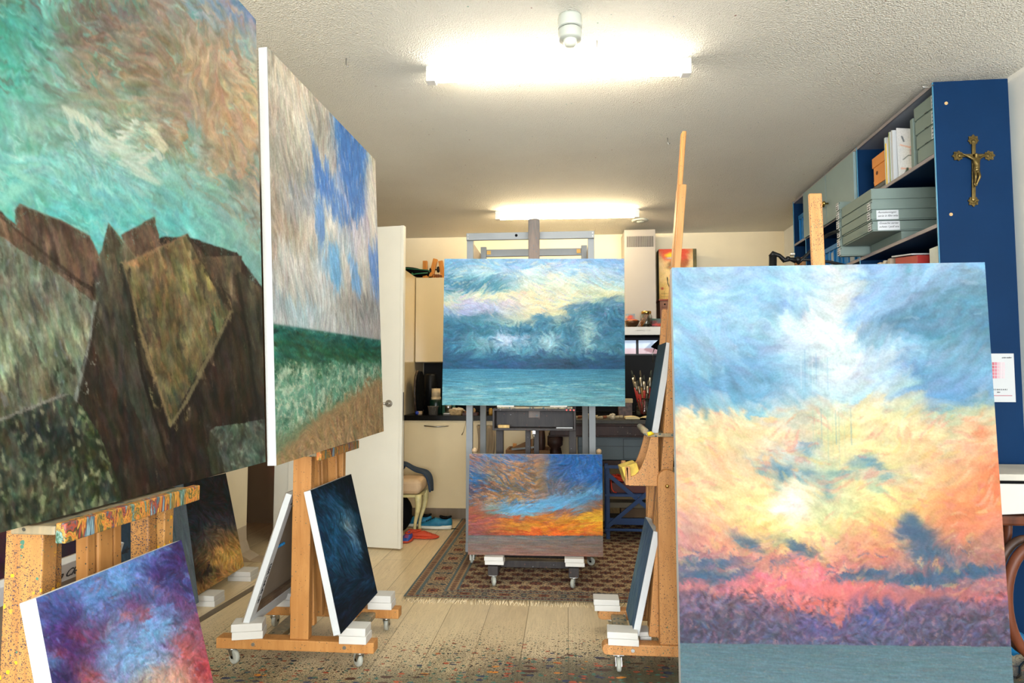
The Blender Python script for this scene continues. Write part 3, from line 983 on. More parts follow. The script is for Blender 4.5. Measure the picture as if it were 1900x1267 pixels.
    for x, y, rx, ry, c, a in ((40, 108, 40, 4, '2c5838', .7), (100, 110, 40, 5, '28502c', .7), (30, 116, 30, 4, '38603c', .7), (60, 120, 60, 3.5, '486848', .6),
                               (70, 103, 70, 2, '1c6460', .6), (110, 119, 20, 4, '4c6840', .6)):
        p.blob(x, y, rx, ry, c, a)
    p.poly([(-5, 122), (20, 116), (50, 114), (70, 116), (95, 113), (131, 112), (131, 125), (100, 129), (60, 134), (30, 139), (-5, 147)], '7cae94', 2.5, 4, False, 0.8, 8)
    p.poly([(-5, 140), (20, 134), (50, 130), (80, 125), (110, 119), (131, 116), (131, 155), (-5, 155)], '80805c', 2.5, 2, False, 0.7, 8)
    p.poly([(-5, 147), (15, 142), (45, 134), (75, 129), (100, 123), (131, 119), (131, 155), (-5, 155)], 'ab8b64', 1.5, 1.5, False, 0.9, 8)
    p.brush(0.02, 8, 1.2, 0.12, 0.3, 12, 4, 1, only=[1], hue=0.015, tints=['1c5c50', '3a5c38', '2c7468', '4c6c44'], th=1.1, tamt=0.6, mask=lambda X, Y: np.clip((119 - Y) / 5, 0, 1))
    p.brush(0.3, 6, 2.4, 0.06, 2.4, 12, 5, 2, only=[1], hue=0.012, tints=['c0d4bc', '4c9078', '3a7058', 'd0dcc4'], th=0.9, tamt=0.85, mask=lambda X, Y: np.clip((Y - 112) / 5, 0, 1) * np.clip((143 - X * 0.15 - Y) / 5, 0, 1))
    p.strokes(3200, 4.6, 0.6, 0.3, 1.6, 0.0, 0.75, 0.05, only=[1], swirl=2.5, scell=8, box=(0, 114, 129, 141), tint=['e0e0c4', 'c8d8c0', 'dcd8b8'], curve=2.0,
              mask=lambda x, y: 0.9 if y < 140 - x * 0.15 else 0.0)
    p.brush(PI / 2 - 0.4, 5, 1.2, 0.07, 1.0, 9, 6, 1, only=[1], hue=0.015, tints=['bc9c72', '8c6c48'], th=1.2, tamt=0.5, mask=lambda X, Y: np.clip((Y - 145 + X * 0.2) / 5, 0, 1))
    p.brush(0.0, 3, 0.5, 0.06, 1.0, 9, 7, 0, only=[1], hue=0.01)
    return p

def pic_rocks():
    cols = [0, 80, 160, 240, 320, 400, 480]
    rows = [(0, '5c8478 6ca89c 74786c 8c8478 84908c 8498b0 6c88b0'),
            (30, '50a090 68a094 746858 80786c 909088 a0a8a8 7088b0'),
            (60, '50a090 5c9c90 78685c 847c6c 90846f a89c88 98a4ac'),
            (120, '58a898 7cac9c 8c8874 8c7c68 a08c74 b8a080 c8b498'),
            (180, '68b8a4 70a898 90907c 8c9c88 a0907c b49878 d4b890'),
            (240, '70b4a4 88b4a4 90b0a0 b4b89c 988c78 b89c7c ccac88'),
            (300, '78bcb0 88c4bc 84b4ac 88b4a4 8cb0a0 a49880 b09c84'),
            (350, '80c8b8 74b8ac 84c8c0 88c8c0 80bcb4 88b0a0 98988c'),
            (400, '6cc0b4 70c4bc 68c0bc 70c4c0 70c8c4 84c0b8 98a89c'),
            (480, '6cc0b4 70c4bc 68c0bc 60b4b0 6cbcb8 78bcb8 80b0a8')]
    p = Picture(-30, -10, 500, 990, cols, rows, res=0.95, warp=14, wcell=60, seed=21)
    up = lambda x, y: (0.75 if y < 200 else 0.5 + 0.4 * math.sin(x * 0.01)) if x < 330 else 1.0
    p.mottle(34, 0.35, 1, '4c8c80', 0.35)
    p.mottle(30, 0.4, 2, 'a0d4c8', 0.4)
    p.brush(up, 60, 16, 0.03, 1.0, 110, 1, 4, hue=0.012)
    p.brush(up, 44, 8, 0.04, 1.3, 80, 2, 3, hue=0.015, tints=['98d4c8', '58a8a0', 'b0dcd0', '7cb0a8'], th=1.1, tamt=0.6, mask=lambda X, Y: np.clip((Y - 190 + X * 0.0) / 60, 0, 1) * np.clip((440 - X) / 120, 0.15, 1))
    p.brush(up, 36, 6, 0.045, 0.8, 70, 3, 2, hue=0.015, tints=['d8b890', '8c7460', 'b09070', 'a0a08c'], th=1.15, tamt=0.55, mask=lambda X, Y: np.clip((X * 0.9 - Y + 60) / 80, 0, 1) * np.clip((X - 120) / 80, 0, 1))
    p.brush(up, 36, 6, 0.045, 0.9, 70, 4, 2, hue=0.015, tints=['7ccabc', '6c6058', '58a898'], th=1.3, tamt=0.6, mask=lambda X, Y: np.clip((300 - X) / 120, 0, 1) * np.clip((220 - Y) / 60, 0, 1))
    p.strokes(300, 34, 4, 1.0, 0.9, 0.0, 0.5, 0.04, swirl=1.8, curve=1.6, scell=40, box=(-30, 240, 420, 440), tint=['c0dcd4', 'a8dcd0', '88c8c0', '94d0c8'])
    p.brush(up, 30, 3, 0.03, 1.0, 70, 5, 2, hue=0.01)
    # the gull
    g = 'd2dac4'
    p.line([(120, 205), (128, 215), (142, 256)], 9, 'c0d0c0', 0.8)
    p.line([(118, 198), (150, 218), (213, 262)], 11, g, 0.85)
    p.line([(213, 266), (232, 246), (250, 224)], 17, 'd0dac8', 0.95)
    p.line([(185, 272), (225, 276), (262, 300)], 24, 'c4d6c6', 0.85)
    p.line([(225, 296), (262, 322), (296, 340)], 16, 'c0d4c4', 0.85)
    p.line([(262, 300), (284, 282), (296, 292)], 10, 'ccd8c8', 0.85)
    p.line([(276, 236), (288, 250), (300, 276)], 14, 'd8d6b8', 0.85)
    p.line([(308, 300), (330, 330), (356, 362)], 10, '8cc4bc', 0.7)
    p.line([(10, 372), (30, 352), (48, 345)], 22, '94d8c4', 0.7)
    p.line([(22, 312), (45, 330), (68, 340)], 12, '98d4c0', 0.7)
    p.brush(0.8, 16, 4, 0.03, 0.8, 50, 6, 1, hue=0.01, mask=lambda X, Y: np.exp(-((X - 220) / 120) ** 2 - ((Y - 275) / 80) ** 2) * 1.5)
    # rocks
    p.poly([(-40, 385), (0, 391), (30, 430), (110, 500), (170, 520), (186, 470), (230, 480), (300, 440), (350, 440), (440, 470), (489, 538), (510, 545), (510, 1000), (-40, 1000)], '2e261e', 1.5, 2)
    p.poly([(28, 391), (37, 379), (114, 410), (166, 438), (185, 479), (172, 532), (110, 500), (30, 430)], '58483a', 1.2, 2)
    p.poly([(225, 437), (286, 402), (298, 455), (253, 482), (238, 470)], '5c4a3a', 1.2, 2)
    p.poly([(379, 475), (448, 475), (448, 503), (436, 560), (400, 520)], '5e5340', 1.2, 2)
    p.poly([(440, 500), (489, 538), (500, 545), (500, 780), (470, 760), (452, 640)], '474334', 1.2, 2, True, 1, 12, ('302c24', 0, 1))
    p.poly([(432, 505), (446, 520), (470, 700), (480, 790), (436, 790), (430, 600)], '403829', 1.5, 2, True, 1, 12, ('2c241c', 0, 1))
    p.poly([(-40, 380), (0, 397), (28, 415), (110, 500), (168, 540), (176, 558), (118, 516), (0, 438), (-40, 420)], '5a4a3a', 1.2, 2)
    p.poly([(-40, 420), (0, 438), (118, 516), (174, 560), (166, 621), (138, 739), (118, 728), (60, 752), (-40, 792)], '6f7363', 1.5, 2, True, 1, 12, ('7b8468', -0.3, 1))
    p.poly([(-40, 690), (20, 690), (72, 650), (90, 680), (118, 728), (60, 752), (-40, 792)], '4e4c3c', 3, 4, False, 0.85)
    p.poly([(201, 414), (253, 479), (244, 560), (237, 676), (252, 755), (240, 770), (170, 637), (175, 520)], '585341', 1.5, 2, True, 1, 12, ('2e2822', 0.1, 1))
    p.poly([(231, 489), (237, 560), (262, 700), (312, 860), (300, 870), (240, 740), (226, 560)], '37342a', 1.5, 2)
    p.poly([(347, 435), (379, 471), (428, 560), (432, 574), (424, 590)], '4e4232', 1.2, 2)
    p.poly([(231, 489), (347, 437), (424, 580), (316, 789)], '6f6443', 1.3, 2, True, 1, 12, ('565038', 0, 1))
    dia = p.nreg
    for x, y, rx, ry, c, a in ((330, 500, 30, 40, '8c8450', .6), (290, 510, 30, 22, '8a6648', .6), (356, 520, 16, 40, '98905c', .5), (390, 612, 9, 20, 'b07848', .8),
                               (330, 585, 12, 8, 'a87048', .6), (300, 560, 30, 50, '585236', .5), (355, 640, 26, 40, '7c7450', .6), (248, 490, 14, 8, 'a0704c', .7), (410, 585, 10, 30, '647050', .6)):
        p.blob(x, y, rx, ry, c, a, 0, 1, dia)
    p.line([(231, 489), (262, 620), (316, 789)], 5, '94805c', 0.6)
    p.line([(316, 789), (345, 745), (424, 580)], 5, '84795a', 0.7)
    p.line([(231, 489), (290, 462), (347, 436)], 5, '907050', 0.6)
    p.line([(347, 436), (380, 500), (424, 572)], 3, '8c7c58', 0.5)
    p.line([(176, 560), (164, 640), (140, 742)], 6, '8c948c', 0.7)
    p.line([(0, 436), (60, 476), (118, 514), (174, 556)], 4, '84705c', 0.5)
    p.line([(0, 778), (60, 752), (122, 730)], 6, '84847a', 0.7)
    p.blob(116, 690, 10, 30, '2c3024', 0.85, 0.2)
    p.blob(20, 640, 60, 60, '92a082', 0.5)
    p.blob(30, 545, 60, 60, '5c5c50', 0.5)
    p.poly([(-40, 800), (0, 782), (60, 758), (130, 730), (160, 765), (189, 814), (221, 900), (232, 1000), (-40, 1000)], '3c4032', 1.5, 2.5)
    moss = p.nreg
    p.poly([(390, 798), (400, 792), (500, 776), (500, 880), (418, 876), (400, 832)], '535c50', 1.3, 2)
    mo2 = p.nreg
    p.poly([(390, 798), (400, 812), (418, 876), (392, 880), (386, 830)], '3c3c2c', 1.2, 2)
    p.line([(138, 742), (178, 800), (196, 850), (212, 900)], 3.5, '70784c', 0.6)
    for x, y, rx, ry, c, a in ((60, 800, 30, 24, '20262a', .8), (120, 790, 30, 30, '282e2e', .7), (170, 850, 22, 60, '2c3a1c', .7), (40, 880, 60, 30, '5c6450', .6), (110, 930, 50, 24, '5a6046', .6)):
        p.blob(x, y, rx, ry, c, a, 0, 1, moss)
    allr = list(range(1, p.nreg + 1))
    p.brush(1.35, 60, 16, 0.10, 0.25, 60, 11, 4, only=allr, hue=0.008)
    p.mottle(70, 0.22, 5, None, only=allr)
    p.brush(1.4, 36, 5, 0.09, 0.2, 40, 12, 2, only=allr, hue=0.01, tints=['1c1814', '6c6450'], th=1.7, tamt=0.4)
    p.line([(231, 489), (262, 620), (316, 789)], 5, '94805c', 0.55)
    p.line([(316, 789), (345, 745), (428, 578)], 5, '84795a', 0.65)
    p.line([(231, 489), (290, 462), (347, 436)], 4, '98785a', 0.5)
    p.line([(347, 436), (380, 500), (426, 572)], 4, '2c2418', 0.6)
    p.line([(176, 560), (164, 640), (140, 742)], 7, '8c948c', 0.55)
    p.line([(236, 500), (262, 690), (312, 856)], 5, '1c1812', 0.75)
    p.line([(440, 510), (462, 640), (480, 780)], 5, '1c1812', 0.6)
    p.line([(0, 400), (60, 452), (172, 540)], 4, '2c2018', 0.5)
    p.line([(28, 391), (37, 379), (114, 410), (166, 438), (185, 479)], 3, '7c6c58', 0.5)
    p.line([(201, 414), (253, 479)], 3, '8c8468', 0.5)
    p.line([(0, 780), (60, 756), (122, 732)], 7, '8c8c82', 0.55)
    p.brush(1.4, 26, 3, 0.05, 0.3, 40, 13, 2, only=[dia], hue=0.012, tints=['8c8458', '54502c', 'a0744c', '8a8050'], th=1.4, tamt=0.55)
    p.brush(1.3, 26, 3, 0.04, 0.3, 40, 14, 2, only=[8], hue=0.01, tints=['98a48c', '5c6058', '84909c'], th=1.5, tamt=0.5)
    p.brush(1.4, 18, 5, 0.12, 0.7, 34, 15, 3, only=[moss], hue=0.012, tints=['8c9470', '1c201c', '60684c', 'a8a884', '2c3830'], th=1.2, tamt=0.75)
    p.brush(1.4, 14, 4, 0.10, 0.8, 30, 16, 2, only=[mo2], hue=0.01, tints=['8c9484', '38443c', '707c6c'], th=1.2, tamt=0.6)
    p.strokes(260, 40, 2, 1.45, 0.12, 0.0, 0.4, 0.05, only=allr, tint=['5c5444', '6c604c', '1e1812', '847858'], box=(150, 470, 500, 900))
    p.line([(231, 489), (262, 620), (316, 789)], 4, '84724e', 0.45)
    p.line([(316, 789), (345, 745), (430, 577)], 5, '746a4c', 0.5)
    p.line([(322, 792), (352, 748), (438, 580)], 6, '281f18', 0.6)
    p.line([(224, 492), (254, 624), (310, 800)], 6, '221c16', 0.6)
    p.line([(182, 562), (170, 642), (146, 744)], 6, '2a241c', 0.6)
    p.brush(1.45, 12, 1, 0.05, 0.2, 30, 17, 0, only=allr, hue=0.005)
    return p

def pic_night():
    cols = [560, 590, 620, 650, 680, 710]
    rows = [(880, '101820 0c1824 101c28 101820 0c1218 0c1218'),
            (930, '102030 143048 143850 10202c 0c1218 0c1014'),
            (970, '102030 143450 1c4868 1c4460 101c28 0c1014'),
            (1010, '0e1a28 143048 1c4464 204c6c 10202c 0c1218'),
            (1050, '0c1620 102436 183a54 183850 102030 0c1420'),
            (1090, '0c1218 0c1828 102436 12283c 0e1e2e 0c1620'),
            (1130, '080e16 0a121c 0c1828 0e1c2c 0c1824 0a121c'),
            (1180, '080c14 080c14 080e16 0a101a 080e16 080c14')]
    p = Picture(555, 870, 715, 1190, cols, rows, res=2.0, warp=6, wcell=30, seed=31)
    for x, y, rx, ry, c, a, g in ((612, 938, 34, 7, '2c6088', .7, .8), (634, 962, 14, 16, '4c88a8', .7, .5), (648, 980, 9, 22, '90a8b4', .8, -0.3),
                                  (640, 972, 12, 5, 'a8b0a8', .6, .5), (656, 1000, 6, 28, '6c94b0', .8, -.2), (621, 1010, 7, 50, '24587c', .6, 0.03), (660, 1030, 8, 22, '2c5c84', .6, -.3),
                                  (612, 970, 30, 26, '16405c', .5, .3), (680, 1080, 22, 9, '1e4260', .7, -0.6), (636, 1105, 20, 8, '183650', .6, -0.5)):
        p.blob(x, y, rx, ry, c, a, g)
    nf = lambda x, y: 1.1 if y < 1070 else -0.75
    p.brush(nf, 22, 5, 0.08, 0.6, 40, 1, 2, hue=0.01)
    p.brush(nf, 12, 2, 0.12, 0.6, 30, 2, 1, hue=0.01, tints=['1c3c58'], th=1.6, tamt=0.4)
    return p

def pic_violet():
    cols = [60, 115, 170, 225, 280, 335, 390]
    rows = [(1000, '4c70b0 6c90d0 7098d8 70a0d8 6c90d0 483870 3c3060'),
            (1050, '5878b8 6088c8 6890d0 6488c8 5c6cb0 504880 403868'),
            (1090, '5070b8 5c6ca8 6478b0 6484c0 6470a8 504480 4c3c70'),
            (1130, '5868a8 504c88 5c5c90 6080c0 70a0dc 685888 58487c'),
            (1170, '5c64a0 4c3870 604870 7090c8 80b0e0 7888b8 8c5068'),
            (1210, '5c5c98 583c68 584070 7090c8 88b0dc a86870 a05058'),
            (1250, '5c60a0 3c3060 94586c 8098c0 c0b8b4 c87870 b05058'),
            (1300, '5c60a0 3c3060 94586c c0a098 e0b898 d08878 a84848')]
    p = Picture(40, 985, 420, 1330, cols, rows, res=1.15, warp=10, wcell=40, seed=41)
    up = 1.25
    p.brush(up, 30, 9, 0.03, 1.4, 60, 1, 3, hue=0.01)
    for x, y, rx, ry, c, a in ((120, 1195, 34, 26, '483470', .85), (150, 1180, 26, 14, '803c54', .7), (110, 1210, 12, 10, '8c3c54', .7), (240, 1110, 26, 22, '4c3060', .75),
                               (262, 1135, 26, 16, 'a85060', .8), (230, 1140, 12, 8, 'c06860', .7), (290, 1060, 22, 26, '44306c', .8), (320, 1040, 18, 40, '3c2c60', .7),
                               (330, 1110, 30, 14, '6c4878', .7), (350, 1180, 22, 36, 'a84c58', .8), (335, 1215, 20, 20, 'd87068', .8), (372, 1240, 10, 30, 'a8404c', .7),
                               (165, 1250, 26, 16, 'b85c60', .75), (180, 1225, 16, 20, '583468', .7), (200, 1160, 10, 26, '9c7088', .6), (300, 1200, 26, 12, '68588c', .6),
                               (95, 1130, 26, 22, '44508c', .6), (225, 1190, 12, 30, 'a06878', .5), (290, 1120, 18, 10, '5c3c6c', .7), (185, 1100, 30, 20, '5c6c9c', .5)):
        p.blob(x, y, rx, ry, c, a, 0.4)
    for x, y, rx, ry, c in ((215, 1075, 34, 30, '74a4e0'), (205, 1215, 30, 40, '84b0e4'), (265, 1215, 34, 30, '88b4e6'), (130, 1075, 30, 18, '6090d0'), (290, 1150, 14, 24, '78a4e0'), (300, 1270, 40, 26, 'dcc0a8'), (100, 1225, 16, 16, '6484c0'), (330, 1262, 30, 16, 'e0a890'), (170, 1110, 20, 30, '6c98d8')):
        p.blob(x, y, rx, ry, c, 0.75)
    p.brush(up, 22, 5, 0.06, 1.8, 45, 2, 2, hue=0.02, tints=['7ca8e4', '4c3c74'], th=1.6, tamt=0.45)
    p.brush(up, 14, 2.5, 0.06, 2.0, 34, 3, 1, hue=0.015, tints=['88b0e4', 'c87068'], th=1.9, tamt=0.4)
    p.brush(up, 8, 1, 0.04, 1.6, 34, 4, 0, hue=0.01)
    return p

def pic_goldcloud():
    cols = [320, 350, 380, 410, 440, 460]
    rows = [(875, '16191e 14181c 181a1c 14161a 101216 101216'),
            (930, '1a1f28 181c24 1c1c20 1c1a1c 181c24 141418'),
            (970, '1e2632 202a38 242c38 2c3038 30303a 3c342c'),
            (1000, '282c34 2c3038 3c3a3c 745c40 80643c 84683c'),
            (1030, '2c2824 3c3830 5c4c38 a8844c b89450 a4824c'),
            (1060, '2c2018 241c18 4c3c30 a8804c b08c50 b08c50'),
            (1090, '4c3424 6c4c34 84643c 9c7844 a8844c a8844c'),
            (1115, '785034 84603c 84643c 9c7844 a8844c a8844c')]
    p = Picture(310, 865, 470, 1125, cols, rows, res=1.9, warp=6, wcell=26, seed=51)
    p.blob(418, 1035, 26, 26, 'c89c54', 0.7)
    p.blob(385, 1062, 20, 9, '1c1a1c', 0.8, -0.3)
    p.blob(400, 990, 26, 12, '6c5440', 0.6)
    p.brush(1.0, 20, 6, 0.06, 1.4, 40, 1, 2, hue=0.015)
    p.brush(1.0, 10, 2, 0.1, 1.4, 30, 2, 1, hue=0.015)
    return p

def pic_ember():
    cols = [0, 30, 60, 90]
    rows = [(0, '2c1814 301814 34181a 20141c'), (25, '3c1a14 2c1618 281820 1c1824'), (50, '4c1c14 481a14 201820 1c1418'), (80, '541c10 4c1c14 381814 2c1614')]
    p = Picture(0, 0, 90, 70, cols, rows, res=3, warp=3, wcell=14, seed=61)
    p.strokes(1200, 9, 1.6, -0.4, 0.5, 0.03, 0.5, 0.14, swirl=0.8)
    return p

def pic_greyblue():
    cols = [0, 25, 50, 75]
    rows = [(0, '28323a 2c3840 384450 3c4852'), (30, '26323c 2c3a48 3e4a56 4c5860'), (60, '2c3844 38444e 4c565e 545e66')]
    p = Picture(0, 0, 75, 60, cols, rows, res=3, warp=3, wcell=14, seed=71)
    p.strokes(1000, 9, 1.4, 1.3, 0.3, 0.02, 0.5, 0.14, swirl=0.6)
    return p

def pic_teal_small(dark=True):
    cols = [0, 20, 40]
    if dark:
        rows = [(0, '24323c 283844 2c3c48'), (30, '2c4454 30485c 34506a'), (55, '1c2830 24343e 283844')]
    else:
        rows = [(0, '48607c 4c6484 507090'), (25, '6c8c9c 587898 4c6c90'), (55, '4c6c88 58788c 48688c')]
    p = Picture(0, 0, 40, 55, cols, rows, res=4, warp=3, wcell=10, seed=81 if dark else 82)
    p.strokes(700, 6, 1.1, 1.3, 0.3, 0.02, 0.55, 0.12)
    if not dark:
        p.strokes(120, 9, 1.0, 1.4, 0.2, 0.0, 0.6, 0.1, tint=['a8b8ac', '88a8b8', '2c5078'])
    return p

# ------------------------------------------------------------------ shared materials
M = {}
M['canvas_white'] = plain('primed_canvas', 'c6cacc', 0.7, var=0.02, bump=0.25, bscale=260)
M['linen'] = plain('raw_linen', '8a7d6c', 0.9, var=0.05, bump=0.4, bscale=400)
M['white_foam'] = plain('white_painted_block', 'cccac4', 0.6, var=0.02, bump=0.1)
M['block_wood'] = plain('block_raw_top', 'dccbb0', 0.7, var=0.06, stretch=(1, 8, 8))
dots = (130, 0.30, '23343a', 0.30)
M['easel_wood'] = wood('oiled_beech', 'bc874c', 'a6703a', specks=((180, 0.35, '3a3a34', 0.25), (120, 0.28, '2c5a50', 0.14)))
M['easel_wood_spotted'] = wood('oiled_beech_paint_spotted', 'c48e56', 'ae7844', specks=((260, 0.42, '2c3438', 0.45), (170, 0.40, '4a3a34', 0.4), (150, 0.36, '2f6a58', 0.3), (330, 0.45, '5a4638', 0.35)))
M['easel_wood_grimy'] = wood('beech_grimy_with_drips', 'b48448', '946436', specks=((300, 0.5, '2c2c34', 0.7), (190, 0.42, '3c3444', 0.5), (400, 0.55, '4a3a34', 0.8), (60, 0.4, 'd8a018', 0.3), (80, 0.4, '3c6a58', 0.3)))
def smear_mat():
    m, nt, p = newmat('beech_smeared_with_oil_paint')
    tc = nd(nt, 'ShaderNodeTexCoord')
    mp = nd(nt, 'ShaderNodeMapping')
    mp.inputs['Scale'].default_value = (1, 1, 0.35)
    nt.links.new(tc.outputs['Object'], mp.inputs[0])
    n1 = nd(nt, 'ShaderNodeTexNoise', Scale=15.0, Detail=4.0, Roughness=0.6, Distortion=2.0)
    nt.links.new(mp.outputs[0], n1.inputs['Vector'])
    r = ramp(nt, n1.outputs[0], [(0.34, lin('28503c')), (0.385, lin('7c9a90')), (0.41, lin('22302a')), (0.435, lin('b88a34')), (0.46, lin('264634')), (0.485, lin('c89030')), (0.505, lin('b85834')),
                                 (0.53, lin('d09c40')), (0.55, lin('22342a')), (0.575, lin('a84830')), (0.61, lin('30505c')), (0.66, lin('8ca8b0'))])
    nt.nodes[-1].color_ramp.interpolation = 'LINEAR'
    nt.links.new(r, p.inputs['Base Color'])
    p.inputs['Roughness'].default_value = 0.5
    bp = nd(nt, 'ShaderNodeBump', Strength=0.5, Distance=0.003)
    nt.links.new(n1.outputs[0], bp.inputs['Height'])
    nt.links.new(bp.outputs[0], p.inputs['Normal'])
    return m
M['easel_wood_smeared'] = smear_mat()
M['easel_wood_worn'] = wood('beech_worn_grey', 'a08c6c', '6c6c5c', specks=((60, 0.5, '2c4c54', 0.5), (45, 0.5, 'a09878', 0.4), (50, 0.45, '3c3a34', 0.4)))
M['easel_dark'] = wood('dark_stained_wood', '38322f', '1e1b1e', rough=0.55, specks=((70, 0.3, '6a6a70', 0.2), (60, 0.3, '5a3c34', 0.25)))
M['steel'] = plain('zinc_steel', 'b4b4b0', 0.32, metal=1.0, var=0.05)
M['chrome'] = plain('brushed_nickel', 'a8a49c', 0.28, metal=1.0, var=0.03)
M['brass'] = plain('polished_brass', 'c8a45c', 0.22, metal=1.0, var=0.05)
M['tyre'] = plain('grey_rubber_tyre', 'a4a69c', 0.6, var=0.04)
M['black_plastic'] = plain('black_plastic', '0c0d0e', 0.45, spec=0.25, var=0.05)
M['black_matte'] = plain('black_matte', '08090b', 0.8, spec=0.1, var=0.05)
M['wall_white'] = plain('wall_white_paint', 'e6e4dc', 0.85, var=0.015, bump=0.12, bscale=90)
M['wall_cream'] = plain('wall_cream_paint', 'e6d8b8', 0.85, var=0.015, bump=0.12, bscale=90)
M['ink'] = plain('black_ink', '22242a', 0.7, var=0.0)
M['door_paint'] = plain('door_enamel', 'd9d6c8', 0.38, var=0.012)
M['cabinet_gloss'] = plain('cabinet_gloss_vanilla', 'e2d0a8', 0.16, var=0.01)
M['granite'] = plain('black_granite', '090808', 0.25, spec=0.2, var=0.3, scale=180)
M['rack_grey'] = plain('rack_grey_paint', '80868a', 0.45, var=0.03)
M['blue_deep'] = plain('shelf_deep_blue_lacquer', '04284c', 0.6, spec=0.12, var=0.05, scale=3)
M['blue_light'] = plain('shelf_light_blue_lacquer', '4a90b4', 0.45, var=0.04)
M['blue_edge'] = plain('shelf_edge_band', '7c8494', 0.5, var=0.03)
M['box_green'] = plain('archive_board_grey_green', '74857f', 0.7, var=0.02)
M['box_seam'] = plain('archive_board_seam', '3c4644', 0.7, var=0.02)
M['paper'] = plain('white_paper', 'c8cccf', 0.7, var=0.01)
M['crate_blue'] = plain('crate_blue_plastic', '0f74b4', 0.4, var=0.04)
M['crate_grey'] = plain('crate_grey_plastic', '5b6a70', 0.5, var=0.04)
M['glass'] = plain('clear_glass', 'f4faf8', 0.03, var=0.0, trans=1.0, ior=1.45)

def ceiling_mat():
    m, nt, p = newmat('sprayed_plaster_ceiling')
    tc = nd(nt, 'ShaderNodeTexCoord')
    n1 = nd(nt, 'ShaderNodeTexNoise', Scale=95.0, Detail=3.0, Roughness=0.6)
    nt.links.new(tc.outputs['Object'], n1.inputs['Vector'])
    v1 = nd(nt, 'ShaderNodeTexVoronoi', Scale=150.0)
    nt.links.new(tc.outputs['Object'], v1.inputs['Vector'])
    ad = nd(nt, 'ShaderNodeMath', operation='ADD')
    nt.links.new(n1.outputs[0], ad.inputs[0])
    nt.links.new(v1.outputs['Distance'], ad.inputs[1])
    bp = nd(nt, 'ShaderNodeBump', Strength=0.9, Distance=0.005)
    nt.links.new(ad.outputs[0], bp.inputs['Height'])
    nt.links.new(bp.outputs[0], p.inputs['Normal'])
    n2 = nd(nt, 'ShaderNodeTexNoise', Scale=1.3, Detail=3.0)
    nt.links.new(tc.outputs['Object'], n2.inputs['Vector'])
    c = ramp(nt, n2.outputs[0], [(0.3, lin('d6d2c6')), (0.7, lin('dfdcd0'))])
    # a few flicks of paint
    for k, (sc, col) in enumerate(((38, '4c8c78'), (46, '5a6c88'), (30, '8c5a48'))):
        vo = nd(nt, 'ShaderNodeTexVoronoi', Scale=float(sc))
        mp = nd(nt, 'ShaderNodeMapping')
        mp.inputs['Location'].default_value = (k * 1.3, k * 2.1, 0)
        nt.links.new(tc.outputs['Object'], mp.inputs[0])
        nt.links.new(mp.outputs[0], vo.inputs['Vector'])
        sp = nd(nt, 'ShaderNodeSeparateColor')
        nt.links.new(vo.outputs['Color'], sp.inputs[0])
        th = nd(nt, 'ShaderNodeMapRange')
        th.inputs[1].default_value, th.inputs[2].default_value = 0.8, 1.0
        th.inputs[3].default_value, th.inputs[4].default_value = 0.0, 0.16
        nt.links.new(sp.outputs[0], th.inputs[0])
        lt = nd(nt, 'ShaderNodeMath', operation='LESS_THAN')
        nt.links.new(vo.outputs['Distance'], lt.inputs[0])
        nt.links.new(th.outputs[0], lt.inputs[1])
        big = nd(nt, 'ShaderNodeTexNoise', Scale=2.4, Detail=1.0)
        nt.links.new(mp.outputs[0], big.inputs['Vector'])
        g = ramp(nt, big.outputs[0], [(0.52, BW(0)), (0.6, BW(0.8))])
        mu = nd(nt, 'ShaderNodeMath', operation='MULTIPLY')
        nt.links.new(lt.outputs[0], mu.inputs[0])
        nt.links.new(g, mu.inputs[1])
        c = mixc(nt, mu.outputs[0], c, lin(col))
    nt.links.new(c, p.inputs['Base Color'])
    p.inputs['Roughness'].default_value = 0.9
    return m

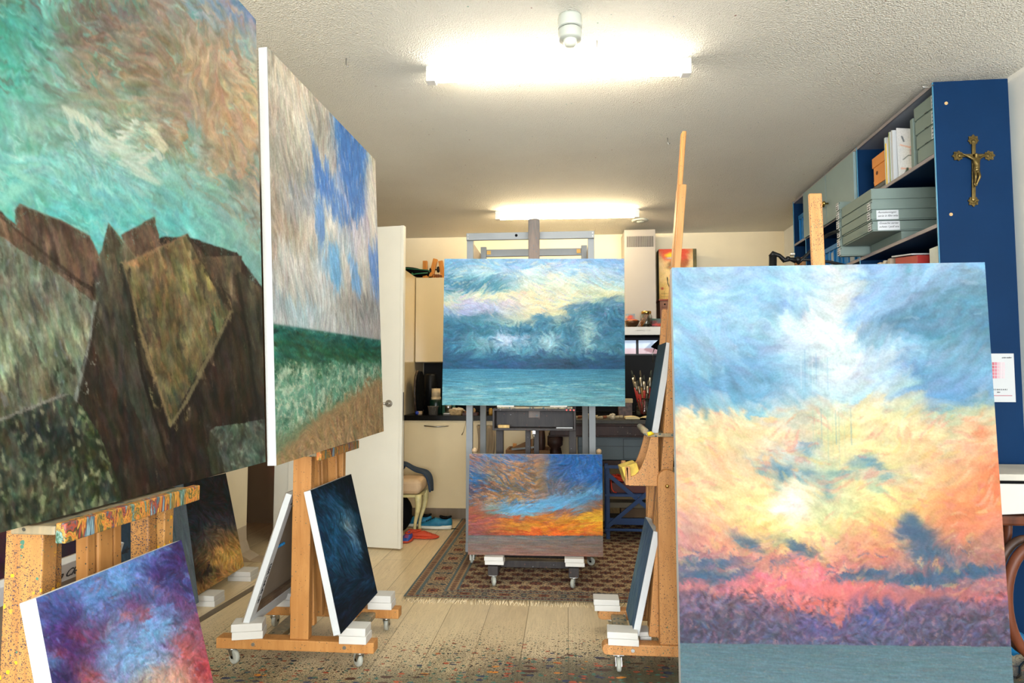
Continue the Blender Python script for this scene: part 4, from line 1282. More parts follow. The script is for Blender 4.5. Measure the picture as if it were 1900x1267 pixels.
def floor_mat():
    m, nt, p = newmat('pale_oak_boards_with_paint_drips')
    tc = nd(nt, 'ShaderNodeTexCoord')
    L = nt.links.new
    mp = nd(nt, 'ShaderNodeMapping')
    mp.inputs['Rotation'].default_value = (0, 0, PI / 2)
    L(tc.outputs['Object'], mp.inputs[0])
    br = nd(nt, 'ShaderNodeTexBrick', offset=0.37)
    br.inputs['Scale'].default_value = 1.0
    br.inputs['Mortar Size'].default_value = 0.0022
    br.inputs['Mortar Smooth'].default_value = 0.2
    br.inputs['Brick Width'].default_value = 1.9
    br.inputs['Row Height'].default_value = 0.215
    br.inputs['Color1'].default_value = lin('dac7a2')
    br.inputs['Color2'].default_value = lin('cfba94')
    br.inputs['Mortar'].default_value = lin('9a8868')
    L(mp.outputs[0], br.inputs['Vector'])
    mg = nd(nt, 'ShaderNodeMapping')
    mg.inputs['Scale'].default_value = (9.0, 0.8, 1)
    L(tc.outputs['Object'], mg.inputs[0])
    g = nd(nt, 'ShaderNodeTexNoise', Scale=6.0, Detail=8.0, Roughness=0.65, Distortion=1.4)
    L(mg.outputs[0], g.inputs['Vector'])
    gr = ramp(nt, g.outputs[0], [(0.3, BW(0.86)), (0.62, BW(1.05))])
    col = mixc(nt, 1.0, br.outputs['Color'], gr, 'MULTIPLY')
    sx = nd(nt, 'ShaderNodeSeparateXYZ')
    L(tc.outputs['Object'], sx.inputs[0])
    # trodden-in paint dust: the object origin is the floor point under the camera, work area up to about y = 3.3
    def mr(src, a, b, c, d):
        n = nd(nt, 'ShaderNodeMapRange')
        for i, v in enumerate((a, b, c, d)):
            n.inputs[i + 1].default_value = v
        L(src, n.inputs[0])
        return n.outputs[0]
    def math_(op, a, b):
        n = nd(nt, 'ShaderNodeMath', operation=op)
        for i, v in enumerate((a, b)):
            if isinstance(v, (int, float)):
                n.inputs[i].default_value = v
            else:
                L(v, n.inputs[i])
        return n.outputs[0]
    near = mr(sx.outputs['Y'], 3.5, 2.72, 0.0, 1.0)
    right = mr(sx.outputs['X'], -0.9, 0.6, -0.22, 0.30)
    wz = nd(nt, 'ShaderNodeTexNoise', Scale=3.2, Detail=6.0, Roughness=0.7)
    L(tc.outputs['Object'], wz.inputs['Vector'])
    dirt = math_('ADD', near, math_('MULTIPLY', right, near))
    dirt = math_('ADD', dirt, math_('MULTIPLY', math_('SUBTRACT', wz.outputs[0], 0.5), 0.9))
    d1 = nd(nt, 'ShaderNodeTexNoise', Scale=210.0, Detail=3.0, Roughness=0.7)
    L(tc.outputs['Object'], d1.inputs['Vector'])
    dd = math_('ADD', math_('MULTIPLY', dirt, 0.32), d1.outputs[0])
    dm = ramp(nt, dd, [(0.66, BW(0.0)), (0.78, BW(0.85))])
    dc = nd(nt, 'ShaderNodeTexNoise', Scale=5.0, Detail=4.0)
    L(tc.outputs['Object'], dc.inputs['Vector'])
    dcol = ramp(nt, dc.outputs['Color'], [(0.3, lin('4a5648')), (0.45, lin('55503e')), (0.55, lin('3c3c34')), (0.68, lin('6c5a3c'))])
    col = mixc(nt, dm, col, dcol)
    dirt2 = ramp(nt, dirt, [(0.55, BW(0.0)), (1.25, BW(0.55))])
    col = mixc(nt, dirt2, col, lin('5a5844'))
    deep = ramp(nt, math_('MULTIPLY', mr(sx.outputs['X'], -0.6, 0.25, 0, 1), mr(sx.outputs['Y'], 3.08, 2.78, 0, 1)), [(0.1, BW(0)), (0.9, BW(0.8))])
    col = mixc(nt, deep, col, lin('3a3c30'))
    # drips and smears
    for k, (sc, st, size, cover, c1, lo) in enumerate(((17, 0.42, 0.40, 0.5, 'c07a2c', .8), (19, 0.35, 0.40, 0.45, '4c342c', .65), (28, 0.5, 0.38, 0.4, '2c3a54', .5),
                                                   (36, 0.5, 0.36, 0.4, 'a04c34', .4), (44, 0.6, 0.34, 0.45, '3c6c60', .35), (60, 0.8, 0.32, 0.45, '242830', .25), (90, 0.8, 0.34, 0.5, '54402c', .1))):
        mm = nd(nt, 'ShaderNodeMapping')
        mm.inputs['Scale'].default_value = (st, 1, 1)
        mm.inputs['Location'].default_value = (k * 2.3, k * 1.9, 0)
        L(tc.outputs['Object'], mm.inputs[0])
        wn_ = nd(nt, 'ShaderNodeTexNoise', Scale=sc * 1.5, Detail=2.0)
        L(mm.outputs[0], wn_.inputs['Vector'])
        va = nd(nt, 'ShaderNodeVectorMath', operation='MULTIPLY_ADD')
        va.inputs[1].default_value = (0.5 / sc,) * 3
        L(wn_.outputs['Color'], va.inputs[0])
        L(mm.outputs[0], va.inputs[2])
        vo = nd(nt, 'ShaderNodeTexVoronoi', Scale=float(sc), voronoi_dimensions='2D')
        L(va.outputs[0], vo.inputs['Vector'])
        sp = nd(nt, 'ShaderNodeSeparateColor')
        L(vo.outputs['Color'], sp.inputs[0])
        th = mr(sp.outputs[0], 1 - cover, 1.0, 0.0, size)
        hit = math_('LESS_THAN', vo.outputs['Distance'], math_('MULTIPLY', th, mr(dirt, lo - 0.3, lo + 0.45, 0.0, 1.0)))
        col = mixc(nt, hit, col, lin(c1))
    L(col, p.inputs['Base Color'])
    rr = ramp(nt, g.outputs[0], [(0.3, BW(0.42)), (0.7, BW(0.32))])
    L(rr, p.inputs['Roughness'])
    p.inputs['Specular IOR Level'].default_value = 0.4
    bp = nd(nt, 'ShaderNodeBump', Strength=0.15, Distance=0.002)
    L(br.outputs['Fac'], bp.inputs['Height'])
    bp.invert = True
    L(bp.outputs[0], p.inputs['Normal'])
    return m

# ------------------------------------------------------------------ the room
XL, XR, YB, YF, ZC = -2.28, 3.9, 6.66, -2.6, 2.75
def setting(name, mb, mat, **k):
    o = mb.build(name, mat, **k)
    o['kind'] = 'structure'
    return o

fl = MB().box((-5.2, YF - 0.1, -0.1), (XR + 0.1, YB + 0.1, 0.0)).build('floor', floor_mat())
fl['kind'] = 'structure'
# put the floor's origin under the camera so that its wear is laid out in metres from there
d_ = fl.location.copy()
fl.data.transform(Matrix.Translation(d_))
fl.location = (0, 0, 0)
ce = MB().box((-5.2, YF - 0.1, ZC), (XR + 0.1, YB + 0.1, ZC + 0.1))
setting('ceiling', ce, ceiling_mat())
setting('wall_back', MB().box((-5.2, YB, 0), (2.3, YB + 0.12, ZC)), M['wall_cream'])
setting('wall_left', MB().box((XL - 0.12, YF, 0), (XL, 4.5, ZC)), M['wall_cream'])
setting('wall_corridor', MB().box((-5.2, 4.38, 0), (XL - 0.12, 4.5, ZC)), M['wall_cream'])
setting('wall_corridor_far', MB().box((-5.2, 5.55, 0), (-2.14, 5.67, ZC)), plain('wall_taupe', '9c8468', 0.8, var=0.02))
setting('wall_corridor_end', MB().box((-5.2, 4.5, 0), (-5.08, 5.55, ZC)), M['wall_cream'])
setting('wall_side', MB().box((-2.26, 5.0, 0), (-2.14, YB, ZC)), M['wall_cream'])
setting('wall_right', MB().box((2.19, 3.33, 0), (2.3, YB, ZC)), M['wall_white'])
setting('wall_right_return', MB().box((2.19, 3.21, 0), (XR + 0.1, 3.33, ZC)), M['wall_white'])
setting('wall_right_near', MB().box((XR, YF, 0), (XR + 0.12, 3.21, ZC)), M['wall_white'])
# wall behind the camera with three wide windows
wf = MB()
wf.box((XL - 0.12, YF - 0.12, 0), (XR, YF, 0.72))
wf.box((XL - 0.12, YF - 0.12, 2.52), (XR, YF, ZC))
wf.box((XL - 0.12, YF - 0.12, 0.72), (-2.0, YF, 2.52))
wf.box((2.7, YF - 0.12, 0.72), (XR, YF, 2.52))
wf.box((-0.5, YF - 0.12, 0.72), (-0.4, YF, 2.52))
wf.box((1.1, YF - 0.12, 0.72), (1.2, YF, 2.52))
setting('wall_front', wf, M['wall_white'])
for k, (xa, xb) in enumerate(((-2.0, -0.5), (-0.4, 1.1), (1.2, 2.7))):
    w = thing('window_%d' % (k + 1), None, None, ((xa + xb) / 2, YF - 0.06, 0.72))
    w['kind'] = 'structure'
    fr = MB()
    for a, b in (((xa, 0.72), (xa + 0.06, 2.52)), ((xb - 0.06, 0.72), (xb, 2.52)), ((xa + 0.06, 0.72), (xb - 0.06, 0.78)), ((xa + 0.06, 2.46), (xb - 0.06, 2.52)),
                 (((xa + xb) / 2 - 0.03, 0.78), ((xa + xb) / 2 + 0.03, 2.46))):
        fr.box((a[0], YF - 0.1, a[1]), (b[0], YF - 0.03, b[1]))
    fr.build('window_frame', plain('window_frame_paint', '4a4e52', 0.5), w, bev=0.003)
    MB().box((xa + 0.06, YF - 0.07, 0.78), (xb - 0.06, YF - 0.064, 2.46)).build('pane', M['glass'], w)
# skirting and floor track
bb = MB()
bb.box((XL, 1.2, 0), (XL + 0.012, 4.5, 0.09))
setting('baseboard_left', bb, plain('baseboard_taupe', 'a89880', 0.5), bev=0.002)
tr = MB()
tr.beam((-1.93, 3.0, 0.001), (-1.86, 4.3, 0.001), 0.045, 0.004)
tr.beam((-1.86, 4.3, 0.001), (-2.3, 4.95, 0.001), 0.045, 0.004)
setting('trim_1', tr, plain('floor_joint_strip', '6a5c48', 0.6))
# rounded cove where the left wall ends
cv = MB()
pr = [(XL + 0.0, 0.22), (XL + 0.004, 0.12), (XL + 0.03, 0.05), (XL + 0.10, 0.012), (XL + 0.2, 0.004), (XL + 0.2, 0.0), (XL, 0.0)]
cv.prism([(x, 4.36, z) for x, z in pr], (0, 0.14, 0))
setting('trim_2', cv, plain('cove_plastic', 'b8a488', 0.3), bev=0.0015)
# the open door and its frame
jm = MB()
jm.box((-2.26, 4.88, 0), (-2.14, 5.0, ZC))
jm.box((-2.14, 4.86, 0), (-2.10, 5.0, 2.32))
setting('trim_3', jm, M['door_paint'], bev=0.003)
D0, D1 = Vector((-2.10, 4.865, 0)), Vector((-1.222, 4.742, 0))
dt = thing('door_1', None, None, (-2.10, 4.865, 0.0))
dt['kind'] = 'structure'
dd_ = (D1 - D0).normalized()
dn = Vector((dd_.y, -dd_.x, 0))      # towards the room's front
def dp(a, b, z): return D0 + dd_ * a + dn * b + Vector((0, 0, z * 1.024 if z > 2 else z))
Ld = (D1 - D0).length
leaf = MB()
leaf.hexa([dp(0, 0, .012), dp(Ld, 0, .012), dp(Ld, -0.04, .012), dp(0, -0.04, .012), dp(0, 0, 2.36), dp(Ld, 0, 2.36), dp(Ld, -0.04, 2.36), dp(0, -0.04, 2.36)])
leaf.build('door_leaf', M['door_paint'], dt, bev=0.002)
st = MB()
st.hexa([dp(Ld - .022, .006, .012), dp(Ld - .002, .006, .012), dp(Ld - .002, 0, .012), dp(Ld - .022, 0, .012), dp(Ld - .022, .006, 2.36), dp(Ld - .002, .006, 2.36), dp(Ld - .002, 0, 2.36), dp(Ld - .022, 0, 2.36)])
st.build('door_rebate', M['door_paint'], dt, bev=0.002)
ha = MB()
c = dp(Ld - 0.105, 0.0, 1.075)
ha.cyl(c, c + dn * 0.008, 0.027, n=24)
ha.cyl(c + dn * 0.008, c + dn * 0.05, 0.010, n=12)
ha.tube([c + dn * 0.045, c + dn * 0.05 - dd_ * 0.02, c + dn * 0.05 - dd_ * 0.12], 0.0095, n=12)
ha.build('door_handle', M['chrome'], dt)
lk = MB()
lk.hexa([dp(Ld, -.03, .95), dp(Ld + .002, -.03, .95), dp(Ld + .002, -.012, .95), dp(Ld, -.012, .95), dp(Ld, -.03, 1.16), dp(Ld + .002, -.03, 1.16), dp(Ld + .002, -.012, 1.16), dp(Ld, -.012, 1.16)])
lk.build('lock_plate', M['chrome'], dt)
# night light in the corridor socket
nl = thing('night_light', 'round plug-in night light glowing red low in the dim passage', 'night light', (-2.5, 5.55, 0.47))
s = MB()
s.lathe([(0.0, 0.012), (0.034, 0.012), (0.04, 0.0)], (-2.5, 5.549, 0.52), axis=(0, -1, 0))
s.build('plug_body', plain('plug_translucent', '7c6c58', 0.3), nl)
s = MB().ball((-2.5, 5.53, 0.458), 0.012)
s.build('indicator', plain('red_indicator', 'ff3020', 0.4, emit='ff3010', estr=6.0), nl)

# ------------------------------------------------------------------ ceiling lamps
EM1, EM2 = 30.0, 44.0
def batten(label, y, x0, x1, slope, col, strength):
    t = thing('ceiling_light', label, 'ceiling light', ((x0 + x1) / 2, y, ZC - 0.075), slope)
    L = x1 - x0
    h = L / 2
    MB().box((-h, -0.022, 0.052), (h, 0.022, 0.075)).build('housing', plain('lamp_housing', 'e8e6e0', 0.5), t, local=True, bev=0.002)
    g = MB()
    g.box((-h, -0.026, 0.0), (-h + 0.045, 0.026, 0.052))
    g.build('end_cap', plain('lamp_cap', 'e8e6e0', 0.5), t, local=True, bev=0.004)
    g = MB()
    g.box((h - 0.045, -0.026, 0.0), (h, 0.026, 0.052))
    g.build('end_cap', plain('lamp_cap', 'e8e6e0', 0.5), t, local=True, bev=0.004)
    m, nt, p = newmat('opal_tube_glow')
    p.inputs['Emission Color'].default_value = col
    p.inputs['Emission Strength'].default_value = strength
    MB().cyl((-h + 0.045, 0, 0.027), (h - 0.045, 0, 0.027), 0.024, n=16).build('opal_diffuser', m, t, local=True)
    return t
batten('lit fluorescent tube light on ceiling behind the smoke detector', 3.0, -0.665, 0.585, 0.02, (1.0, 0.90, 0.74, 1), EM1)
batten('lit fluorescent tube light on ceiling above the grey rack', 5.68, -0.63, 0.64, 0.02, (1.0, 0.80, 0.50, 1), EM2)

sd = thing('smoke_detector', 'white smoke detector hanging from ceiling in front of tube light', 'smoke detector', (0.02, 2.60, ZC - 0.13))
wp = plain('detector_plastic', 'b4b8ae', 0.4, var=0.01)
MB().lathe([(0.0, 0.13), (0.047, 0.13), (0.05, 0.118), (0.052, 0.085), (0.054, 0.078), (0.05, 0.075), (0.0, 0.075)]).build('mounting_base', wp, sd, local=True)
MB().lathe([(0.0, 0.072), (0.046, 0.072), (0.05, 0.066), (0.049, 0.036), (0.045, 0.028), (0.0, 0.027)]).build('sensor_body', wp, sd, local=True)
MB().lathe([(0.044, 0.0755), (0.044, 0.0715)]).build('smoke_slot', M['black_matte'], sd, local=True)
MB().lathe([(0.03, 0.027), (0.027, 0.012), (0.018, 0.002), (0.0, 0.0)]).build('clear_dome', plain('detector_dome', 'd8dccc', 0.15, var=0.02), sd, local=True)
vn = thing('ceiling_vent', 'small round white ceiling vent near the far wall', 'vent', (0.69, 6.07, ZC - 0.03))
MB().lathe([(0.075, 0.03), (0.078, 0.02), (0.06, 0.012), (0.05, 0.018)]).build('vent_ring', wp, vn, local=True)
MB().lathe([(0.0, 0.03), (0.036, 0.016), (0.034, 0.006), (0.0, 0.0)][::1]).build('vent_disc', wp, vn, local=True)
for x, y, lab in ((-1.02, 2.86, 'small metal hook in ceiling above the beach painting'), (0.14, 2.80, 'small metal hook in ceiling just beyond the smoke detector'), (0.63, 4.0, 'small metal hook in ceiling beside the tall easel mast')):
    hk = MB().tube([(x, y, ZC), (x, y, ZC - 0.03), (x + 0.006, y, ZC - 0.042), (x + 0.014, y, ZC - 0.034)], 0.0025, n=6)
    o = hk.build('ceiling_hook', M['steel'])
    tag(o, lab, 'hook')

# ------------------------------------------------------------------ easels
def caster(name, t, x, y, ang, ztop, r=0.031, local=True, gap=0.0):
    """wheel on a swivel fork: returns the caster part with its wheel as sub-part"""
    m = MB()
    c, s = math.cos(ang), math.sin(ang)
    zc = r + gap
    def q(a, b, z): return (x + a * c - b * s, y + a * s + b * c, z)
    off = 0.016
    m.box((x - 0.024, y - 0.024, ztop - 0.004), (x + 0.024, y + 0.024, ztop))
    m.cyl((x, y, ztop - 0.016), (x, y, ztop - 0.004), 0.016, n=16)
    for sd_ in (-1, 1):
        b = sd_ * 0.0125
        m.hexa([q(-0.014, b - 0.001, ztop - 0.014), q(0.014, b - 0.001, ztop - 0.014), q(0.014, b + 0.001, ztop - 0.014), q(-0.014, b + 0.001, ztop - 0.014),
                q(off - 0.004 - 0.006, b - 0.001, zc - 0.006), q(off + 0.012, b - 0.001, zc - 0.006), q(off + 0.012, b + 0.001, zc - 0.006), q(off - 0.01, b + 0.001, zc - 0.006)])
    o = m.build(name, M['steel'], t, local=local)
    w = MB()
    a = Vector(q(off, -0.010, zc))
    b_ = Vector(q(off, 0.010, zc))
    ax = (b_ - a).normalized()
    w.lathe([(r - 0.006, 0.0), (r - 0.001, 0.003), (r, 0.010), (r - 0.001, 0.017), (r - 0.006, 0.020), (0.006, 0.020)][::1], a, 24, axis=ax)
    w.build('wheel', M['tyre'], o, local=local)
    h = MB().cyl(a - ax * 0.004, b_ + ax * 0.004, 0.007, n=10)
    h.build('axle', M['black_plastic'], o, local=local)
    return o

def block(label, x, y, z, sx, sy, rz=0.0, n=2, th=0.034, group='white block pairs carrying the canvases', tops='block_wood'):
    t = thing('support_block', label, 'block', (x, y, z), rz)
    for k in range(n):
        dx = 0.002 * (-1) ** k
        MB().box((-sx / 2 + dx, -sy / 2, k * th), (sx / 2 + dx, sy / 2, (k + 1) * th - 0.0008)).build('slab', M['white_foam'], t, local=True, bev=0.002)
    return t

def studio_easel(label, x, y, face, tilt, tray_z, mast_top, mats, tray=True, rail_top=1.35, v=0.205, foot=(-0.32, 0.38), foot_top=0.118, foot_h=0.046, box_tray=False, rail_bot=0.16, post_top=0.86, guide_top=None, rounded=False, tray_hl=0.25, tray_c=0.0):
    """H-frame easel; local +x is the way the picture faces (face = 1 or -1), local y runs along the picture"""
    t = thing('studio_easel', label, 'easel', (x, y, 0), 0 if face > 0 else PI)
    w1, w2, w3, w4 = mats
    f0, f1 = foot
    zb = foot_top - foot_h
    for s in (-1, 1):
        m = MB()
        if rounded:
            k = 6
            pts = [(f0, zb), (f1 - 0.02, zb)] + [(f1 - 0.02 + 0.02 * math.sin(a * PI / k), (zb + foot_top) / 2 - foot_h / 2 * math.cos(a * PI / k)) for a in range(1, k)] + [(f1 - 0.02, foot_top), (f0, foot_top)]
            m.prism([(a, s * v - 0.03, b) for a, b in pts], (0, 0.06, 0))
        else:
            m.box((f0, s * v - 0.032, zb), (f1, s * v + 0.032, foot_top))
        fo = m.build('foot_beam', w2, t, local=True, bev=0.004)
        for fx in (f0 + 0.17, f1 - 0.13):
            b = MB().cyl((fx, s * v - 0.034, (zb + foot_top) / 2), (fx, s * v + 0.034, (zb + foot_top) / 2), 0.008, n=12)
            b.build('bolt', M['steel'], fo, local=True)
        for fx, a in ((f0 + 0.06, 0.5 + s), (f1 - 0.07, 2.0 - 0.4 * s)):
            caster('caster', t, fx, s * v, a, zb)
    for xx in (-0.15, 0.19):
        MB().box((xx - 0.035, -v + 0.032, zb + 0.004), (xx + 0.035, v - 0.032, zb + 0.03)).build('cross_board', w4, t, local=True, bev=0.003)
    tl = math.tan(tilt)
    def lean(z): return -(z - 0.82) * tl
    for s in (-1, 1):
        m = MB()
        k = 8
        pts = [(-0.04, foot_top), (0.044, foot_top)] + [(0.002 + 0.042 * math.cos(a * PI / k), post_top - 0.042 + 0.042 * math.sin(a * PI / k)) for a in range(0, k + 1)]
        m.prism([(a, s * v - 0.02, b) for a, b in pts], (0, 0.04, 0))
        po = m.build('post', w1, t, local=True, bev=0.003)
        b = MB()
        b.lathe([(0.0, 0.0), (0.009, 0.0), (0.007, 0.006), (0.0, 0.008)][::-1], (0.004, s * (v + 0.02), post_top - 0.07), 14, axis=(0, s, 0))
        b.build('pivot_bolt', M['brass'], po, local=True)
    for s in (-1, 1):
        yy = s * (v - 0.042)
        m = MB()
        m.beam((lean(rail_bot), yy, rail_bot), (lean(rail_top), yy, rail_top), 0.034, 0.052, up=(1, 0, 0))
        m.build('tilting_rail', w1, t, local=True, bev=0.005)
    # mast: two guides and the sliding lath
    gt = guide_top or rail_top
    for s in (-1, 1):
        MB().beam((lean(rail_bot), s * 0.045, rail_bot), (lean(gt), s * 0.045, gt), 0.026, 0.03, up=(1, 0, 0)).build('mast_guide', w3, t, local=True, bev=0.003)
    MB().beam((lean(rail_bot + 0.3) + 0.008, 0, rail_bot + 0.3), (lean(mast_top) + 0.008, 0, mast_top), 0.05, 0.02, up=(1, 0, 0)).build('mast', w3, t, local=True, bev=0.005)
    for z in (rail_bot + 0.12, rail_top - 0.06):
        MB().box((lean(z) - 0.034, -v + 0.02, z - 0.03), (lean(z) - 0.016, v - 0.02, z + 0.03)).build('rail_crosspiece', w3, t, local=True, bev=0.003)
    MB().beam((-0.045, -v + 0.018, 0.25), (-0.045, v - 0.018, 0.25), 0.03, 0.075).build('brace_board', w3, t, local=True, bev=0.003)
    if tray:
        z = tray_z
        b = lean(z)
        hl = tray_hl
        m = MB().box((b + 0.03, tray_c - hl, z - 0.018), (b + 0.125, tray_c + hl, z))
        tr_ = m.build('tray_board', w4, t, local=True, bev=0.003)
        MB().box((b + 0.125, tray_c - hl, z - 0.034), (b + 0.147, tray_c + hl, z + 0.006)).build('tray_lip', M['easel_wood_smeared'], t, local=True, bev=0.003)
    return t

EW = (M['easel_wood_grimy'], M['easel_wood'], M['easel_wood'], M['easel_wood_worn'])
EW2 = (M['easel_wood'], M['easel_wood'], M['easel_wood'], M['easel_wood_worn'])
e2 = studio_easel('beech studio easel on casters carrying the tall beach painting', -1.175, 3.035, 1, math.radians(2.3), 0.945, 2.2, EW2, foot=(-0.37, 0.34), rail_top=1.9, post_top=1.45, tray_c=-0.115)
e1 = studio_easel('paint-spattered beech easel at far left carrying the rocks and gull painting', -1.127, 1.50, 1, math.radians(2.3), 0.962, 2.2, EW, foot=(-0.37, 0.34), rail_top=1.9, post_top=1.15, tray_hl=0.235, tray_c=-0.05)

cw = paint_mat('oil_paint_beach', 0.7)
canvas('canvas_painting', 'tall painting of green surf and sand under blue gaps in white cloud', 'painting',
       [(-1.076, 2.192, 2.455), (-1.059, 3.462, 2.475), (-0.997, 3.477, 0.971), (-1.014, 2.207, 0.951)], 0.034, pic_beach(), cw, size=(300, 380), uvspace=True)
# the rock painting stands in the same line, nearer
Pr = [(-1.083, 0.86, 2.475), (-1.066, 2.086, 2.487), (-1.040, 2.178, 0.967), (-1.040, 0.90, 0.967)]
a_, b_ = at(475, 37, 'x', -1.07), at(493, 857, 'x', -1.038)
Pr = [a_ + Vector((-0.012, -1.27, 0)), a_, b_, b_ + Vector((-0.012, -1.27, 0))]
canvas('canvas_painting', 'huge painting of brown rocks with a gull over turquoise sea spray', 'painting', Pr, 0.034, pic_rocks(), paint_mat('oil_paint_rocks', 0.7), size=(560, 560))

# dark night painting on the front of the beach easel
canvas('canvas_painting', 'small near-black painting with a streak of blue light, leaning on the beach easel base', 'painting',
       [(-1.102, 2.734, 0.776), (-1.104, 3.266, 0.770), (-0.9496, 3.235, 0.188), (-0.9486, 2.703, 0.188)], 0.032, pic_night(), paint_mat('oil_paint_night', 0.78), size=(130, 170))
# violet painting leaning on the near easel
q1, q2 = at(66.8, 1110, 'x', -1.003), at(336.4, 1001.4, 'x', -0.998)
dn_ = at(96.4, 1267, 'x', -0.955) - q1
dn_ = dn_.normalized() * 0.66
canvas('canvas_painting', 'violet and blue painting with red clouds leaning in the bottom left corner', 'painting',
       [q1, q2, q2 + dn_, q1 + dn_], 0.036, pic_violet(), paint_mat('oil_paint_violet', 0.64), size=(210, 240))

# canvases turned away, leaning on the back of the two easels
def back_canvas(label, top_near, top_far, bot_near, thick, writing, wob=0):
    """a canvas seen from behind: the painted face is turned to the left wall"""
    tn, tf, bn = Vector(top_near), Vector(top_far), Vector(bot_near)
    bf = bn + (tf - tn)
    e1_, e2_ = (tf - tn).normalized(), (bn - tn).normalized()
    n = e2_.cross(e1_).normalized()
    if n.x > 0: n = -n          # n: out of the painted face
    Lw, Lh = (tf - tn).length, (bn - tn).length
    t = thing('reversed_canvas', label, 'canvas', (bn + bf) / 2)
    def q(a, b, c): return tn + e1_ * a + e2_ * b - n * c      # c: towards the back side
    fw = 0.048
    def slab(a0, a1, b0, b1, c0, c1):
        return [q(a0, b0, c0), q(a1, b0, c0), q(a1, b1, c0), q(a0, b1, c0), q(a0, b0, c1), q(a1, b0, c1), q(a1, b1, c1), q(a0, b1, c1)]
    s = MB()
    s.hexa(slab(0.001, Lw - 0.001, 0.001, Lh - 0.001, 0.0, 0.004))
    s.build('linen_back', M['linen'], t)
    f = MB()
    f.hexa(slab(0, Lw, 0, fw, 0.004, thick)); f.hexa(slab(0, Lw, Lh - fw, Lh, 0.004, thick))
    f.hexa(slab(0, fw, fw, Lh - fw, 0.004, thick)); f.hexa(slab(Lw - fw, Lw, fw, Lh - fw, 0.004, thick))
    f.build('folded_edge', M['canvas_white'], t, bev=0.002)
    b = MB()
    b.hexa(slab(fw, Lw - fw, Lh - fw - 0.03, Lh - fw, 0.006, thick - 0.006))
    b.build('stretcher_bar', wood('stretcher_pine_' + str(len(W)), '7c6650', '5c4838', gscale=10), t)
    dk = MB()
    for k in range(7):
        dk.ball(q(fw + 0.01 + 0.018 * k, 0.27, 0.010), (0.007, 0.008, 0.007), n=8)
    dk.build('blue_tape', plain('blue_cord_' + str(len(W)), '1484c8', 0.5), t)
    wg = MB()
    wg.hexa(slab(fw + 0.0, fw + 0.03, fw, fw + 0.035, 0.004, 0.012))
    wg.build('corner_wedge', M['canvas_white'], t, bev=0.003)
    for (sx_, off_a, off_b, size, vert) in writing:
        if vert:
            text_part(sx_, 'inscription', M['ink'], t, q(0.012 + off_a, off_b, thick + 0.0012), -e2_, e1_, size, 0.3)
        else:
            text_part(sx_, 'inscription', M['ink'], t, q(off_a, off_b, thick + 0.0012), e1_, -e2_, size, 0.35)
    return t
tn = at(524, 912, 'y', 2.84)
bn = at(452, 1182, 'y', 2.80)
back_canvas('white-edged canvas turned back to front against the beach easel', (-1.262, 2.84, 0.745), (-1.262, 3.36, 0.745), (-1.435, 2.80, 0.168), 0.032,
            [('2023', 0.02, 0.05, 0.032, False), ("van de Jaarl 2023", 0.004, 0.50, 0.026, True)])
back_canvas('white-edged canvas with handwritten title turned round behind the paint-spattered easel', (-1.31, 1.16, 0.79), (-1.31, 1.80, 0.79), (-1.47, 1.13, 0.17), 0.034,
            [("2026. P", 0.11, 0.043, 0.030, False), ("'Walking on Clouds'", 0.275, 0.038, 0.030, False), ('Van de Ga', 0.585, 0.036, 0.030, False)])

# pictures leaning on the left wall
canvas('canvas_painting', 'dark painting with a golden cloud standing on blocks near the left wall', 'painting',
       [(-2.2, 3.513, 0.659), (-2.232, 4.111, 0.641), (-2.064, 4.057, 0.062), (-2.032, 3.459, 0.064)], 0.03, pic_goldcloud(), paint_mat('oil_paint_gold', 1.1), size=(110, 140))
canvas('canvas_painting', 'dark red-brown painting leaning on left wall behind the spattered easel', 'painting',
       [(-2.15, 1.72, 0.98), (-2.15, 2.62, 0.98), (-1.98, 2.62, 0.05), (-1.98, 1.72, 0.05)], 0.03, pic_ember(), paint_mat('oil_paint_ember', 2.6), size=(150, 120), uvspace=True)
canvas('canvas_painting', 'blue-grey painting leaning on left wall between the red-brown and gold-cloud ones', 'painting',
       [(-2.14, 2.70, 0.93), (-2.14, 3.42, 0.93), (-1.99, 3.42, 0.05), (-1.99, 2.70, 0.05)], 0.03, pic_greyblue(), paint_mat('oil_paint_greyblue', 1.5), size=(120, 120), uvspace=True)

# white blocks
block('pair of white blocks under the near bottom corner of the night painting', -0.925, 2.82, 0.118, 0.12, 0.085)
block('pair of white blocks under the far bottom corner of the night painting', -0.93, 3.24, 0.118, 0.12, 0.085)
block('pair of white blocks under the near corner of the reversed canvas', -1.41, 2.83, 0.118, 0.13, 0.085, 0.25)
block('pair of white blocks under the far corner of the reversed canvas', -1.41, 3.24, 0.118, 0.13, 0.085)
block('pair of white blocks on floor under the near corner of the gold-cloud painting', -2.02, 3.55, 0.0, 0.15, 0.11, th=0.03)
block('pair of white blocks on floor under the far corner of the gold-cloud painting', -2.04, 4.00, 0.0, 0.15, 0.11, th=0.03)
block('near pair of white blocks under the violet painting', -0.82, 1.295, 0.118, 0.12, 0.085)
block('far pair of white blocks under the violet painting', -0.82, 1.705, 0.118, 0.12, 0.085)

# ------------------------------------------------------------------ right-hand easel, seen from its side
er = studio_easel('beech easel seen side-on right of the rug, its mast tilted back to the right', 0.435, 3.11, -1, math.radians(4.9), 1.0, 2.44, (M['easel_wood_spotted'], M['easel_wood_spotted'], M['easel_wood'], M['easel_wood_worn']),
                  tray=False, foot=(-0.325, 0.29), rail_top=1.6, rail_bot=0.13, post_top=0.86, guide_top=2.17, rounded=True)
